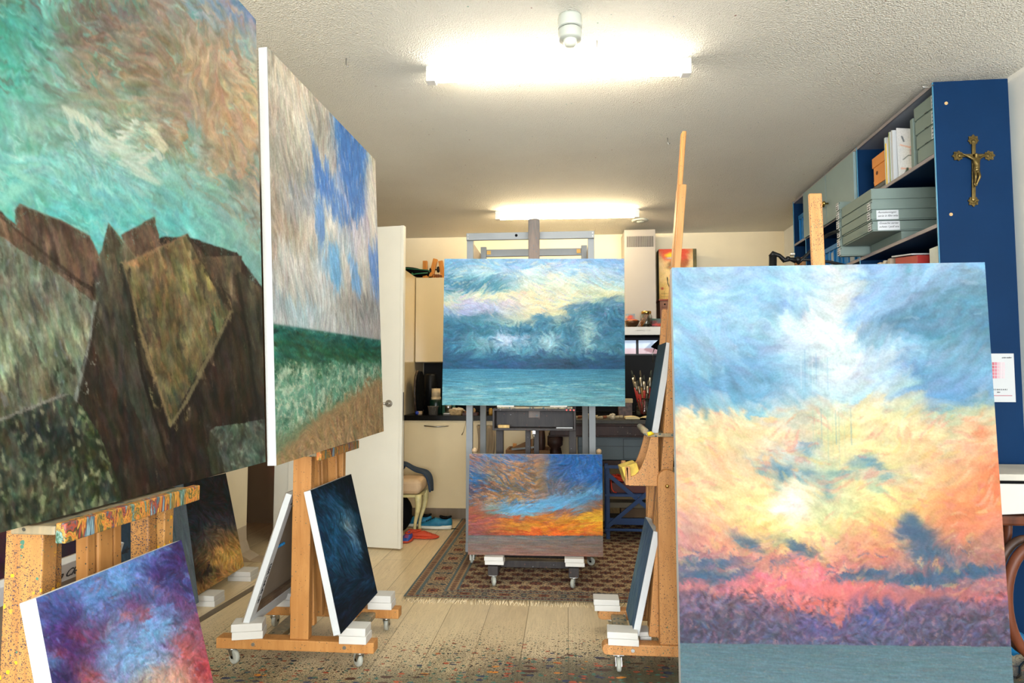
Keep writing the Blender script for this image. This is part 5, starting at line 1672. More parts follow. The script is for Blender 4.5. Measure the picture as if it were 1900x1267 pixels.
# its shelf with curved cheeks (local x towards the left of the room)
def cheek(yv):
    pts = [(0.035, 0.785), (0.165, 0.785), (0.172, 0.80), (0.178, 0.865), (0.160, 0.868), (0.155, 0.825)]
    for k in range(1, 7):
        a = k / 7
        pts.append((0.155 - 0.085 * (a ** 0.8), 0.825 + 0.165 * a ** 1.7))
    pts += [(0.068, 1.0), (0.035, 1.0)]
    return MB().prism([(a, yv - 0.009, b) for a, b in pts], (0, 0.018, 0))
for s in (-0.15, 1):
    cheek(s * 0.185).build('curved_cheek', M['easel_wood_spotted'], er, local=True, bev=0.002)
MB().box((0.03, -0.02, 0.785), (0.165, 0.176, 0.80)).build('lower_shelf', M['easel_wood_worn'], er, local=True, bev=0.002)
MB().box((0.165, -0.038, 0.787), (0.180, 0.194, 0.868)).build('shelf_lip', M['easel_wood_spotted'], er, local=True, bev=0.004)
MB().box((-0.03, -0.06, 1.0), (0.085, 0.20, 1.015)).build('upper_ledge', M['easel_wood_worn'], er, local=True, bev=0.002)
MB().cyl((0.088, -0.05, 1.028), (0.088, 0.20, 1.022), 0.014, n=14).build('ledge_roller', M['easel_wood_worn'], er, local=True)

tb = thing('paint_tube_box', 'small yellow and orange box lying in the curved easel shelf', 'box', (0.29, 2.98, 0.802), 0.1)
MB().box((-0.035, -0.05, 0.0), (0.035, 0.05, 0.075), Matrix.Rotation(-0.3, 4, 'Y')).build('carton', plain('yellow_card', 'd8b848', 0.6, var=0.25, scale=14), tb, local=True, bev=0.002)
yt = MB().tube([(0.352, 2.905, 1.012), (0.368, 2.905, 1.016), (0.38, 2.91, 1.014)], [0.009, 0.009, 0.003], n=10).build('paint_tube', plain('yellow_tube', 'f0d020', 0.4))
tag(yt, 'little yellow paint tube on the ledge of the side-on easel', 'paint tube')

def lean_canvas(label, tl, tr, br, bl, pic, nm):
    return canvas('canvas_painting', label, 'painting', [tl, tr, br, bl], 0.03, pic, paint_mat('oil_paint_' + nm, 0.8), size=(70, 90), uvspace=True)
# face looks to the left (-x): its left edge, seen from the front, is the far one
tN, bN = at(1236, 635, 'y', 2.95), at(1208, 806, 'y', 2.95)
tF, bF = tN + Vector((0.0, 0.26, 0)), bN + Vector((0.0, 0.26, 0))
lean_canvas('small dark teal painting standing on the upper ledge of the side-on easel', tF, tN, bN, bF, pic_teal_small(True), 'teal_dark')
tN, bN = at(1212, 985, 'y', 2.93), at(1173, 1177, 'y', 2.90)
tF, bF = tN + Vector((0.0, 0.30, 0)), bN + Vector((0.0, 0.30, 0))
lean_canvas('small grey-blue painting leaning at the foot of the side-on easel', tF, tN, bN, bF, pic_teal_small(False), 'teal_light')
block('pair of white blocks on the near foot of the side-on easel', 0.235, 2.905, 0.118, 0.13, 0.09, -0.05, th=0.028)
block('pair of white blocks with wood-grained top on the far foot of the side-on easel', 0.19, 3.315, 0.118, 0.125, 0.09, 0, th=0.028)
block('pair of white blocks lying behind the small grey-blue painting', 0.335, 3.0, 0.102, 0.05, 0.08, 0.1, th=0.02)

# ------------------------------------------------------------------ the large sunset on the right and its easel
P5 = [Vector(p) for p in ((0.383, 2.378, 1.659), (1.482, 2.412, 1.668))]
d5 = Vector((0.001, -0.0355, -0.9994)) * 1.50
e5 = studio_easel('beech easel whose mast rises above the tall pink sunset painting', 0.0, 0.0, 1, math.radians(2.5), 0.165, 2.0, (M['easel_wood'], M['easel_wood'], M['easel_wood_spotted'], M['easel_wood_worn']), post_top=0.9, rail_top=1.5, foot=(-0.5, 0.3))
e5.location = (1.0, 2.62, 0)
e5.rotation_euler = (0, 0, -PI / 2)
W[e5.name] = Matrix.Translation(e5.location) @ Matrix.Rotation(-PI / 2, 4, 'Z')
canvas('canvas_painting', 'tall painting of a pink and orange sunset over grey-blue water', 'painting',
       [P5[0], P5[1], P5[1] + d5, P5[0] + d5], 0.036, pic_sunset_tall(), paint_mat('oil_paint_sunset', 0.43), size=(440, 600))

# ------------------------------------------------------------------ dark centre easel
ec = thing('studio_easel', 'dark-stained easel with open box tray in the middle of the rug', 'easel', (-0.215, 4.25, 0.008))
DK = M['easel_dark']
for s, xf in ((-1, -0.452), (1, 0.035)):
    m = MB().box((xf - 0.031, 3.955, 0.072), (xf + 0.031, 4.405, 0.128))
    m.build('foot_beam', DK, ec, bev=0.003)
    for yy, an in ((3.985, -1.3 if s < 0 else -1.9), (4.37, 0.6)):
        o = caster('caster', ec, xf + (0.215), yy - 4.25, an, 0.064, r=0.028, local=True)
    MB().box((xf - 0.024, 4.34, 0.128), (xf + 0.024, 4.39, 1.62)).build('post', DK, ec, bev=0.003)
MB().box((-0.421, 4.34, 0.076), (0.004, 4.40, 0.118)).build('cross_board', DK, ec, bev=0.003)
MB().box((-0.421, 4.12, 0.076), (0.004, 4.18, 0.118)).build('cross_board', DK, ec, bev=0.003)
for x in (-0.262, -0.205):
    MB().box((x - 0.017, 4.345, 0.118), (x + 0.017, 4.385, 1.95)).build('mast_guide', DK, ec, bev=0.002)
m = MB()
k = 8
a0, a1 = at(980, 405, 'y', 4.31), at(1001, 405, 'y', 4.31)
xm0, xm1, zt = a0.x, a1.x, a0.z
pts = [(xm0, 1.0), (xm1, 1.0)] + [((xm0 + xm1) / 2 + (xm1 - xm0) / 2 * math.copysign(abs(math.cos(a * PI / k)) ** 0.4, math.cos(a * PI / k)), zt - 0.015 + 0.015 * math.sin(a * PI / k)) for a in range(k + 1)]
m.prism([(a, 4.315, b) for a, b in pts], (0, 0.022, 0))
m.build('mast', wood('mast_grey_brown', '76665c', '54504e', specks=((60, 0.3, '3c6070', 0.2),)), ec, bev=0.002)
# box tray
x0, x1, zt0, zt1 = -0.484, 0.055, 0.925, 1.064
yt0, yt1 = 4.20, 4.33
bx = MB()
bx.box((x0, yt0, zt0), (x0 + 0.013, yt1, zt1)); bx.box((x1 - 0.013, yt0, zt0), (x1, yt1, zt1))
bx.box((x0 + 0.013, yt0, zt0), (x1 - 0.013, yt1, zt0 + 0.014)); bx.box((x0 + 0.013, yt0, zt1 - 0.014), (x1 - 0.013, yt1, zt1))
bx.box((x0 + 0.013, yt1 - 0.012, zt0 + 0.014), (x1 - 0.013, yt1, zt1 - 0.014))
bx.build('box_tray', DK, ec, bev=0.002)
MB().box((x0 + 0.03, yt0 + 0.01, zt1), (x1 - 0.02, yt1, zt1 + 0.012)).build('tray_ledge', M['easel_wood_worn'], ec, bev=0.002)
kn = MB().cyl((-0.213, 4.20, 0.915), (-0.213, 4.17, 0.915), 0.007, n=10)
kn.box((-0.222, 4.175, 0.905), (-0.204, 4.195, 0.925))
kn.cyl((-0.213, 4.185, 0.905), (-0.213, 4.185, 0.875), 0.003, n=8)
kn.build('clamp_screw', M['steel'], ec)
for dx in (-0.052, -0.028, -0.006):
    b = MB().cyl((x1 + dx - 0.006, yt0 - 0.004, zt1 - 0.007), (x1 + dx - 0.006, yt0, zt1 - 0.007), 0.0055, n=12)
    b.build('red_dot', plain('red_sticker', 'e05048', 0.5, var=0.0), ec)
er1 = MB().box((-0.45, 4.215, 0.9395), (-0.375, 4.25, 0.958)).build('charcoal_stub', wood('ochre_stick', 'c8a860', '907040', gscale=30))
tag(er1, 'ochre wooden stub lying left in the dark box tray', 'stick')
er2 = MB().box((-0.07, 4.21, 0.9395), (0.035, 4.225, 0.945)).build('white_stick', M['paper'])
tag(er2, 'thin white stick lying right in the dark box tray', 'stick')

C3 = [(-0.816, 4.248, 2.062), (0.383, 4.298, 2.054), (0.377, 4.28, 1.078), (-0.822, 4.231, 1.085)]
canvas('canvas_painting', 'blue stormy cloud and sea painting high on the dark centre easel', 'painting', C3, 0.03, pic_storm(), paint_mat('oil_paint_storm', 0.68), size=(470, 390))
for dx, lab in ((-0.40, 'left thin white wedge between storm painting and dark tray'), (-0.055, 'right thin white wedge between storm painting and dark tray')):
    w = MB().box((dx - 0.055, 4.21, 1.076), (dx + 0.055, 4.25, 1.084)).build('wedge', M['white_foam'])
    tag(w, lab, 'wedge')
C4 = [(-0.606, 4.019, 0.792), (0.214, 4.039, 0.794), (0.212, 4.0, 0.187), (-0.608, 3.98, 0.187)]
canvas('canvas_painting', 'orange and blue sunset painting standing low in front of the dark easel', 'painting', C4, 0.03, pic_sunset_wide(), paint_mat('oil_paint_wide', 0.72), size=(430, 330))
block('pair of white blocks on the left front foot of the dark easel', -0.445, 3.995, 0.1365, 0.115, 0.09, 0, th=0.024)
block('pair of white blocks on the right front foot of the dark easel', 0.04, 3.995, 0.1365, 0.115, 0.09, 0, th=0.024)

# ------------------------------------------------------------------ grey rolling rack behind the centre easel
rk = thing('rolling_rack', 'tall grey-painted rolling rack standing behind the dark centre easel', 'rack', (-0.25, 4.75, 0.008))
G = M['rack_grey']
xa, xb = -0.672, 0.170
ya, yb = 4.46, 4.92
for x in (xa, xb):
    MB().box((x - 0.022, ya - 0.02, 0.10), (x + 0.022, ya + 0.02, 2.27)).build('front_post', G, rk, bev=0.002)
for x in (xa + 0.035, xb - 0.035):
    MB().box((x - 0.022, yb - 0.02, 0.10), (x + 0.022, yb + 0.02, 2.275)).build('rear_post', G, rk, bev=0.002)
tp = MB().box((xa - 0.022, ya - 0.045, 2.222), (xb + 0.022, ya - 0.021, 2.272)).build('top_rail', G, rk, bev=0.002)
hl = MB().cyl((-0.345, ya - 0.0465, 2.250), (-0.345, ya - 0.04, 2.250), 0.010, n=12).build('rail_hole', M['black_matte'], tp)
for x in (xa - 0.01, xb + 0.01):
    for z in (2.236, 2.258):
        MB().cyl((x, ya - 0.048, z), (x, ya - 0.044, z), 0.0035, n=8).build('screw', M['steel'], tp)
rr = MB().box((xa + 0.057, yb - 0.014, 2.20), (xb - 0.057, yb + 0.014, 2.255)).build('rear_rail', G, rk, bev=0.002)
for x in (xa + 0.062, xb - 0.092):
    MB().box((x, yb - 0.02, 2.215), (x + 0.03, yb - 0.014, 2.245)).build('yellow_tag', plain('tag_yellow', 'd8a848', 0.5), rr)
for x in (xa + 0.01, xb - 0.01):
    MB().box((x - 0.006, ya + 0.02, 1.92), (x + 0.006, yb - 0.02, 2.22)).build('side_panel', plain('rack_plywood', 'b8a68c', 0.6, var=0.05), rk, bev=0.002)
MB().box((xa - 0.022, ya - 0.04, 0.085), (xb + 0.022, ya + 0.04, 0.145)).build('base_plate', G, rk, bev=0.004)
MB().box((xa + 0.02, yb - 0.04, 0.085), (xb - 0.02, yb + 0.04, 0.145)).build('base_plate', G, rk, bev=0.004)
for x in (xa, xb):
    MB().box((x - 0.02, ya + 0.04, 0.09), (x + 0.02, yb - 0.04, 0.13)).build('base_runner', G, rk, bev=0.002)
for x, y, a in ((xa + 0.02, ya, -1.5), (xb - 0.03, ya, -0.4), (xa + 0.06, yb, 1.0), (xb - 0.08, yb, 2.2)):
    caster('caster', rk, x + 0.25, y - 4.75, a, 0.077, r=0.028, local=True)
for x, lab in ((xa + 0.045, 'left'), (xb + 0.04, 'right')):
    pg = MB().tube([(x, ya - 0.02, 0.765), (x, ya - 0.08, 0.775)], [0.016, 0.018], n=14)
    pg.ball((x, ya - 0.08, 0.775), 0.018, n=12)
    o = pg.build('wooden_peg', plain('peg_birch', 'c8ac88', 0.6), rk)

# ------------------------------------------------------------------ rug
def rug_colors(nx, ny, wx, wy):
    """oriental pattern: rows run along y (length wy), columns along x (width wx); metres"""
    x = np.linspace(0, wx, nx)[None, :].repeat(ny, 0)
    y = np.linspace(0, wy, ny)[:, None].repeat(nx, 1)
    dl = np.minimum(x, wx - x)
    dy_ = np.minimum(y, wy - y)
    img = np.zeros((ny, nx, 3)) + hx('bca681')
    def put(m, c, a=1.0):
        img[m] = img[m] * (1 - a) + hx(c) * a
    r = np.random.RandomState(4)
    # field: palmettes on a staggered lattice, tendrils between
    def motif(u, v, pu, pv, seed, big):
        iu = np.floor(v / pv)
        uu = (u + (iu % 2) * pu / 2) % pu - pu / 2
        vv = v % pv - pv / 2
        d = np.hypot(uu / (pu * 0.42), vv / (pv * 0.44))
        ang = np.arctan2(vv / pv, uu / pu)
        pet = 1 + 0.18 * np.cos(ang * 8)
        return d / pet, ang
    d, ang = motif(x, y, 0.125, 0.085, 1, True)
    put((d < 1.08) & (d > 1.0), '4c4438', 0.6)
    put(d < 0.88, '50342e'); put((d < 0.66), '845646'); put((d < 0.6) & (np.cos(ang * 8) > 0.2), '3a2a2c'); put(d < 0.36, '6c4038'); put(d < 0.2, '2c3440')
    t1 = np.abs(np.sin(x * 95 + 2.2 * np.sin(y * 70))) * np.abs(np.sin(y * 110 + 2 * np.sin(x * 60)))
    put((d > 1.0) & (t1 > 0.62), '3c4450', 0.8)
    t2 = np.abs(np.sin(x * 130 + y * 90)) 
    put((d > 1.1) & (t2 > 0.93), '7c4034', 0.8)
    # borders: x distance
    def band(D, S, a, b, kind):
        m = (D >= a) & (D < b)
        if kind == 'line':
            put(m, '5c6c70')
        elif kind == 'guard':
            put(m, 'a88c6c')
            k = (S % 0.036) / 0.036
            c = (D - a) / (b - a)
            put(m & (k < 0.45) & (np.abs(c - 0.5) < 0.36), '6c4438')
            put(m & (k > 0.62) & (k < 0.85) & (np.abs(c - 0.5) < 0.2), '3c4048')
        elif kind == 'main':
            put(m, 'b49c78')
            w = b - a
            c = (D - a - w / 2) / w
            s = (S % 0.23) / 0.23 - 0.5
            dd = np.hypot(c / 0.30, s / 0.16)
            an = np.arctan2(c, s)
            q = dd / (1 + 0.2 * np.cos(an * 6))
            put(m & (q < 1.0), '5c3c34'); put(m & (q < 0.72), '96604c'); put(m & (q < 0.4), '4c3434')
            s2 = ((S + 0.115) % 0.23) / 0.23 - 0.5
            q2 = np.hypot(c / 0.36, s2 / 0.10) / (1 + 0.3 * np.cos(np.arctan2(c, s2) * 4))
            put(m & (q2 < 0.95), '34404c', 0.9); put(m & (q2 < 0.45), '8c8068')
            v = np.abs(np.sin(S * 120 + 3 * np.sin(D * 120)))
            put(m & (q > 1.15) & (q2 > 1.1) & (v > 0.88), '5c3c34', 0.8)
            v = np.abs(np.sin(S * 75 - 3 * np.sin(D * 150)))
            put(m & (q > 1.1) & (q2 > 1.1) & (v > 0.9), '3c4854', 0.8)
    for D, S, k in ((dl, y, 0), (dy_, x, 1)):
        sel = (dl * 0.5 < dy_) if k == 0 else (dl * 0.5 >= dy_)
        old = img.copy()
        sc = 1.0 if k == 0 else 0.5
        for a, b, kd in ((0, 0.012, 'line'), (0.012, 0.062, 'guard'), (0.062, 0.078, 'line'), (0.078, 0.215, 'main'), (0.215, 0.232, 'line'), (0.232, 0.282, 'guard'), (0.282, 0.298, 'line')):
            band(D, S, a * sc, b * sc, kd)
        img[~sel] = old[~sel]
    n = smooth_noise(ny, nx, 30, 3, 3)
    img *= (0.92 + 0.08 * n)[..., None]
    return img.reshape(-1, 3)
RX0, RX1, RY0, RY1 = -0.945, 1.75, 3.74, 5.84
rg = thing('oriental_rug', 'patterned oriental rug with dark red palmettes under the centre easel', 'rug', ((RX0 + RX1) / 2, (RY0 + RY1) / 2, 0.0))
rm = paint_mat('wool_pile', 0.95, 0.95, fine=600, bump=0.5)
nx, ny = 520, 400
color_grid('woven_pile', [(RX0, RY0, 0.0079), (RX1, RY0, 0.0079), (RX1, RY1, 0.0079), (RX0, RY1, 0.0079)], nx, ny, rug_colors(nx, ny, RX1 - RX0, RY1 - RY0), rm, rg)
MB().box((RX0, RY0, 0.0005), (RX1, RY1, 0.0075)).build('rug_backing', plain('rug_backing', '6c6450', 0.9), rg)
fr = MB()
rr_ = random.Random(3)
x = RX0 + 0.004
while x < RX1:
    L = 0.05 + rr_.random() * 0.045
    dx = rr_.uniform(-0.018, 0.018)
    fr.tube([(x, RY0 + 0.002, 0.004), (x + dx * 0.4, RY0 - L * 0.5, 0.005 + rr_.random() * 0.003), (x + dx, RY0 - L, 0.0025)], [0.0028, 0.0032, 0.0018], n=5)
    x += 0.0062
fr.build('fringe', plain('fringe_wool', 'cdbb98', 0.95, var=0.1), rg)

# ------------------------------------------------------------------ kitchen run at the back wall
KF = 5.80
kb = thing('base_cabinet', 'cream base cabinet with bow handle under the black worktop', 'cabinet', (-1.18, 6.2, 0.0))
MB().box((-1.476, KF + 0.02, 0.10), (-0.895, YB - 0.02, 0.884)).build('carcass', M['cabinet_gloss'], kb)
d = MB().box((-1.474, KF, 0.105), (-0.897, KF + 0.019, 0.872)).build('door', M['cabinet_gloss'], kb, bev=0.002)
MB().tube([(-1.285, KF - 0.001, 0.838), (-1.28, KF - 0.028, 0.838), (-1.18, KF - 0.034, 0.830), (-1.075, KF - 0.028, 0.838), (-1.07, KF - 0.001, 0.838)], 0.006, n=8).build('handle', M['chrome'], d)
MB().box((-1.476, KF + 0.06, 0.0), (-0.895, KF + 0.075, 0.10)).build('plinth', wood('plinth_oak', '8c7c68', '74644f', gscale=8), kb)
kb2 = thing('base_cabinet', 'second cream base cabinet partly behind the grey rack and hanging towel', 'cabinet', (-0.6, 6.2, 0.0))
MB().box((-0.885, KF + 0.02, 0.10), (-0.30, YB - 0.02, 0.884)).build('carcass', M['cabinet_gloss'], kb2)
d = MB().box((-0.883, KF, 0.105), (-0.302, KF + 0.019, 0.872)).build('door', M['cabinet_gloss'], kb2, bev=0.002)
MB().tube([(-0.80, KF - 0.001, 0.845), (-0.79, KF - 0.028, 0.845), (-0.62, KF - 0.034, 0.84), (-0.5, KF - 0.001, 0.845)], 0.006, n=8).build('handle', M['chrome'], d)
MB().box((-0.885, KF + 0.06, 0.0), (-0.30, KF + 0.075, 0.10)).build('plinth', wood('plinth_oak_b', '8c7c68', '74644f', gscale=8), kb2)
kb3 = thing('base_cabinet', 'third cream base cabinet seen between the dark easel legs', 'cabinet', (0.0, 6.2, 0.0))
MB().box((-0.29, KF + 0.02, 0.10), (0.30, YB - 0.02, 0.884)).build('carcass', M['cabinet_gloss'], kb3)
MB().box((-0.288, KF, 0.105), (0.298, KF + 0.019, 0.872)).build('door', M['cabinet_gloss'], kb3, bev=0.002)
wt = MB().box((-1.487, KF - 0.02, 0.885), (1.3, YB - 0.012, 0.932)).build('worktop', M['granite'], bev=0.002)
tag(wt, 'long black granite worktop along the back wall', 'worktop')
sp_ = MB().box((-1.487, YB - 0.011, 0.933), (1.3, YB - 0.001, 1.50)).build('splashback', plain('black_backsplash', '080605', 0.35, spec=0.1, var=0.1))
tag(sp_, 'black splashback panel above the kitchen worktop', 'splashback')
tc_ = thing('tall_cabinet', 'tall cream cabinet with built-in oven seen past the door edge', 'cabinet', (-1.80, 6.2, 0.0))
MB().box((-2.12, KF + 0.02, 0.0), (-1.492, YB - 0.02, 2.27)).build('carcass', M['cabinet_gloss'], tc_)
MB().box((-2.118, KF, 0.10), (-1.493, KF + 0.019, 1.275)).build('door', M['cabinet_gloss'], tc_, bev=0.002)
MB().box((-2.118, KF, 1.82), (-1.493, KF + 0.019, 2.265)).build('door', M['cabinet_gloss'], tc_, bev=0.002)
ov = MB().box((-2.118, KF - 0.002, 1.32), (-1.50, KF + 0.019, 1.80)).build('oven', plain('oven_steel', '94877c', 0.35, metal=0.7), tc_, bev=0.002)
MB().box((-2.10, KF - 0.004, 1.37), (-1.503, KF - 0.002, 1.70)).build('oven_glass', M['granite'], ov)
wc = thing('hanging_cabinet', 'glossy cream wall cabinet above the kettle corner', 'cabinet', (-1.2, 6.45, 1.425))
MB().box((-1.487, 6.27, 1.425), (-0.60, YB - 0.02, 2.262)).build('carcass', M['cabinet_gloss'], wc)
MB().box((-1.485, 6.25, 1.43), (-1.092 - 0.0, 6.269, 2.258)).build('door', M['cabinet_gloss'], wc, bev=0.002)
MB().box((-1.088, 6.25, 1.43), (-0.602, 6.269, 2.258)).build('door', M['cabinet_gloss'], wc, bev=0.002)

# things on the cabinet
bg_ = thing('folded_bag', 'black folded bag with green piping on top of the wall cabinet', 'bag', (-1.52, 6.42, 2.277))
m = MB()
m.ball((-1.50, 6.42, 2.335), (0.14, 0.12, 0.04), n=20, m=Matrix.Rotation(0.06, 3, 'Y'))
m.ball((-1.56, 6.40, 2.365), (0.12, 0.10, 0.022), n=20, m=Matrix.Rotation(0.12, 3, 'Y'))
m.build('bag_body', M['black_matte'], bg_)
gp = MB()
gp.tube([(-1.66, 6.30, 2.36), (-1.58, 6.30, 2.362), (-1.48, 6.30, 2.352), (-1.38, 6.31, 2.345), (-1.36, 6.32, 2.33)], 0.006, n=8)
gp.tube([(-1.66, 6.30, 2.325), (-1.60, 6.295, 2.31), (-1.54, 6.29, 2.296), (-1.50, 6.29, 2.306), (-1.45, 6.30, 2.312), (-1.38, 6.31, 2.318)], 0.007, n=8)
gp.tube([(-1.60, 6.255, 2.31), (-1.57, 6.245, 2.285), (-1.53, 6.245, 2.29), (-1.52, 6.26, 2.305)], 0.012, n=8)
gp.build('green_piping', plain('green_piping', '0f5a3c', 0.5), bg_)
cl_m = wood('clamp_beech', 'd08a34', 'b87028', gscale=18)
def clamp(label, x, lean_, h, knob_dx):
    t = thing('bench_clamp', label, 'clamp', (at(x, 500, 'y', 6.40).x, 6.40, 2.264))
    R_ = Matrix.Rotation(lean_, 4, 'Y')
    MB().box((-0.022, -0.022, 0.0), (0.022, 0.022, h), R_).build('upright', cl_m, t, local=True, bev=0.003)
    MB().box((-0.02, -0.028, 0.0), (0.085, 0.028, 0.03)).build('jaw', cl_m, t, local=True, bev=0.003)
    k = MB()
    z = h * 0.47
    k.cyl((0.02 + knob_dx * 0.2, 0, z), (0.055 + knob_dx, 0, z), 0.006, n=8)
    k.lathe([(0.014, 0), (0.026, 0.003), (0.034, 0.014), (0.026, 0.024), (0.0, 0.026)], (0.045 + knob_dx, 0, z), 10, axis=(1, 0, 0))
    k.build('black_knob', M['black_plastic'], t, local=True)
    return t
clamp('upright wooden clamp nearest the folded bag on the wall cabinet', 789, 0.0, 0.19, 0.0)
clamp('wooden clamp tilting right in the middle of the clamps on the wall cabinet', 799, 0.24, 0.215, 0.02)
clamp('wooden clamp tilting left beside the storm painting corner', 823, -0.16, 0.19, 0.0)
lc = MB()
for k in range(5):
    lc.tube([(-1.33 + 0.02 * k, 6.30, 2.27), (-1.32 + 0.018 * k, 6.29, 2.30), (-1.295 + 0.014 * k, 6.30, 2.285), (-1.28 + 0.01 * k, 6.30, 2.27)], 0.007, n=6)
o = lc.build('leather_coil', plain('brown_leather', '8c5428', 0.5, var=0.15))
tag(o, 'small coil of brown and black straps at the clamps on wall cabinet', 'straps')

# things on the worktop, left
ZT = 0.9325
o = thing('bubble_jacketed_tray', 'dark oval serving tray with mottled rim standing against the tall cabinet', 'tray', (-1.42, 6.02, ZT))
m = MB()
ps = [(-1.437 + 0.0, 5.92 + 0.22 * (0.5 - 0.5 * math.cos(2 * PI * k / 24)), ZT + 0.20 - 0.195 * math.cos(2 * PI * k / 24)) for k in range(24)]
pts = [(-1.43 + 0.03, 6.03 + 0.13 * math.sin(2 * PI * k / 28), ZT + 0.2 + 0.2 * math.copysign(abs(math.cos(2 * PI * k / 28)) ** 0.7, math.cos(2 * PI * k / 28))) for k in range(28)]
m.prism(pts, (0.025, 0.03, 0))
m.build('tray_board', M['black_matte'], o)
m = MB()
m.tube([Vector(p) + Vector((-0.005, 0, 0)) for p in pts] + [Vector(pts[0]) + Vector((-0.005, 0, 0))], 0.011, n=8)
m.build('mottled_rim', plain('mottled_black_brown', '3a2c22', 0.35, var=0.4, scale=30), o)
o['label'] = 'dark oval tray with mottled brown rim standing against the tall cabinet'
o.name = 'serving_tray'
kt = thing('coffee_maker', 'black coffee maker with green base under a stack of cream cups', 'coffee maker', (-1.30, 6.15, ZT))
MB().lathe([(0.062, 0.0), (0.066, 0.01), (0.062, 0.10), (0.055, 0.13), (0.0, 0.131)], (-1.245, 6.1, ZT), 24).build('green_base', plain('dark_green_plastic', '0c2c20', 0.3), kt)
MB().lathe([(0.06, 0.0), (0.06, 0.36), (0.05, 0.38), (0.0, 0.381)], (-1.33, 6.25, ZT), 20).build('water_tank', M['black_plastic'], kt)
cm = plain('cream_paper_cup', 'e0c8a0', 0.6, var=0.01)
cs = thing('paper_cup_stack', 'stack of upturned cream paper cups on the coffee maker', 'cups', (-1.245, 6.1, ZT + 0.132))
MB().lathe([(0.045, 0.0), (0.047, 0.004), (0.047, 0.024), (0.0, 0.0245)], (-1.245, 6.1, ZT + 0.132), 24).build('lower_cup', cm, cs)
MB().lathe([(0.044, 0.0), (0.042, 0.08), (0.0, 0.081)], (-1.245, 6.1, ZT + 0.157), 24).build('upper_cup', cm, cs)
pt = thing('plastic_tub', 'clear plastic tub standing at the front of the worktop', 'tub', (-1.225, 5.90, ZT))
MB().lathe([(0.0, 0.0), (0.042, 0.0), (0.050, 0.072), (0.054, 0.073), (0.054, 0.078), (0.047, 0.078), (0.040, 0.004), (0.0, 0.003)], (-1.225, 5.88, ZT), 28).build('tub_wall', plain('frosted_plastic', '8c8478', 0.25, trans=0.55), pt)
ba = thing('blue_cap_bottle', 'small object with round blue cap lying left on the worktop', 'bottle cap', (-1.385, 5.87, ZT))
MB().lathe([(0.016, 0), (0.016, 0.028), (0.0, 0.029)], (-1.375, 5.88, ZT + 0.014), 16, axis=(0.2, -1, 0.2)).build('cap', plain('blue_cap', '1c3c9c', 0.4), ba)
MB().box((-1.37, 5.87, ZT + 0.0), (-1.33, 5.91, ZT + 0.032)).build('beige_packet', plain('beige_packet', 'b89c78', 0.6, var=0.15), ba, bev=0.004)
gs = thing('travel_mug_stand', 'green stand holding stacked steel travel mugs', 'mug stand', (-1.10, 5.98, ZT))
gm = plain('green_enamel', '0c5a34', 0.3)
m = MB()
m.box((-1.168, 6.03, ZT), (-1.156, 6.05, ZT + 0.30)); m.box((-1.06, 6.03, ZT), (-1.048, 6.05, ZT + 0.30))
m.box((-1.168, 6.03, ZT + 0.292), (-1.048, 6.05, ZT + 0.304)); m.box((-1.156, 6.04, ZT + 0.01), (-1.06, 6.048, ZT + 0.292))
m.build('frame', gm, gs, bev=0.002)
for z0 in (0.02, 0.125, 0.222):
    mg = MB().lathe([(0.0, 0.0), (0.032, 0.0), (0.037, 0.07 if z0 > 0.02 else 0.088), (0.0, 0.07 if z0 > 0.02 else 0.088)], (-1.103, 5.985, ZT + z0), 24).build('steel_mug', M['chrome'], gs)
    if z0 > 0.03:
        MB().lathe([(0.0385, 0.0), (0.0385, 0.04)], (-1.103, 5.985, ZT + z0 - 0.03), 24).build('green_band', gm, mg)
MB().box((-1.145, 5.94, ZT), (-1.055, 6.02, ZT + 0.014)).build('steel_base', M['chrome'], gs, bev=0.004)
bk = thing('wicker_basket', 'small straw basket filled with folded paper on the worktop', 'basket', (-1.0, 5.92, ZT))
m = MB()
m.hexa([(-1.065, 5.86, ZT), (-0.965, 5.86, ZT), (-0.965, 5.94, ZT), (-1.065, 5.94, ZT), (-1.078, 5.85, ZT + 0.045), (-0.952, 5.85, ZT + 0.045), (-0.952, 5.95, ZT + 0.045), (-1.078, 5.95, ZT + 0.045)])
m.build('basket_body', plain('straw', 'c0a070', 0.8, var=0.2, scale=60, bump=0.8, bscale=120), bk, bev=0.004)
m = MB()
for k in range(7):
    a = rr_.uniform(-0.5, 0.5)
    m.box((-0.02, -0.015, 0), (0.025, 0.015, 0.012), Matrix.Translation((-1.06 + 0.016 * k, 5.9 + rr_.uniform(-.03, .03), ZT + 0.04 + 0.006 * (k % 3))) @ Matrix.Rotation(a, 4, 'Y') @ Matrix.Rotation(a * 2, 4, 'Z'))
m.build('paper_pieces', plain('paper_cream', 'd8c8a8', 0.7), bk)
for i, (x, c, r_, h, lab, nm) in enumerate(((-0.925, 'a86428', .022, .03, 'little copper pot right of the straw basket', 'copper_pot'), (-0.895, '6c3020', .018, .05, 'dark red jar left of the grey rack post', 'paint_jar'),
                                         (-0.86, '8c7450', .02, .06, 'ochre jar behind the grey rack post', 'paint_jar'), (-0.76, '6c4c34', .022, .07, 'brown jar between the two left rack posts', 'paint_jar'),
                                         (-0.70, 'c89c48', .018, .06, 'amber jar right beside the second rack post', 'paint_jar'), (-0.64, '6c4030', .024, .07, 'rust-coloured jar left of the dark box tray', 'paint_jar'))):
    t = MB().lathe([(r_ * 0.8, 0.0), (r_, 0.006), (r_, h * 0.8), (r_ * 0.7, h * 0.9), (r_ * 0.72, h), (0.0, h)], (x, 5.93 + 0.02 * (i % 2), ZT), 18).build(nm, plain('jar_' + c, c, 0.25, var=0.15))
    tag(t, lab, 'pot' if 'pot' in nm else 'jar')
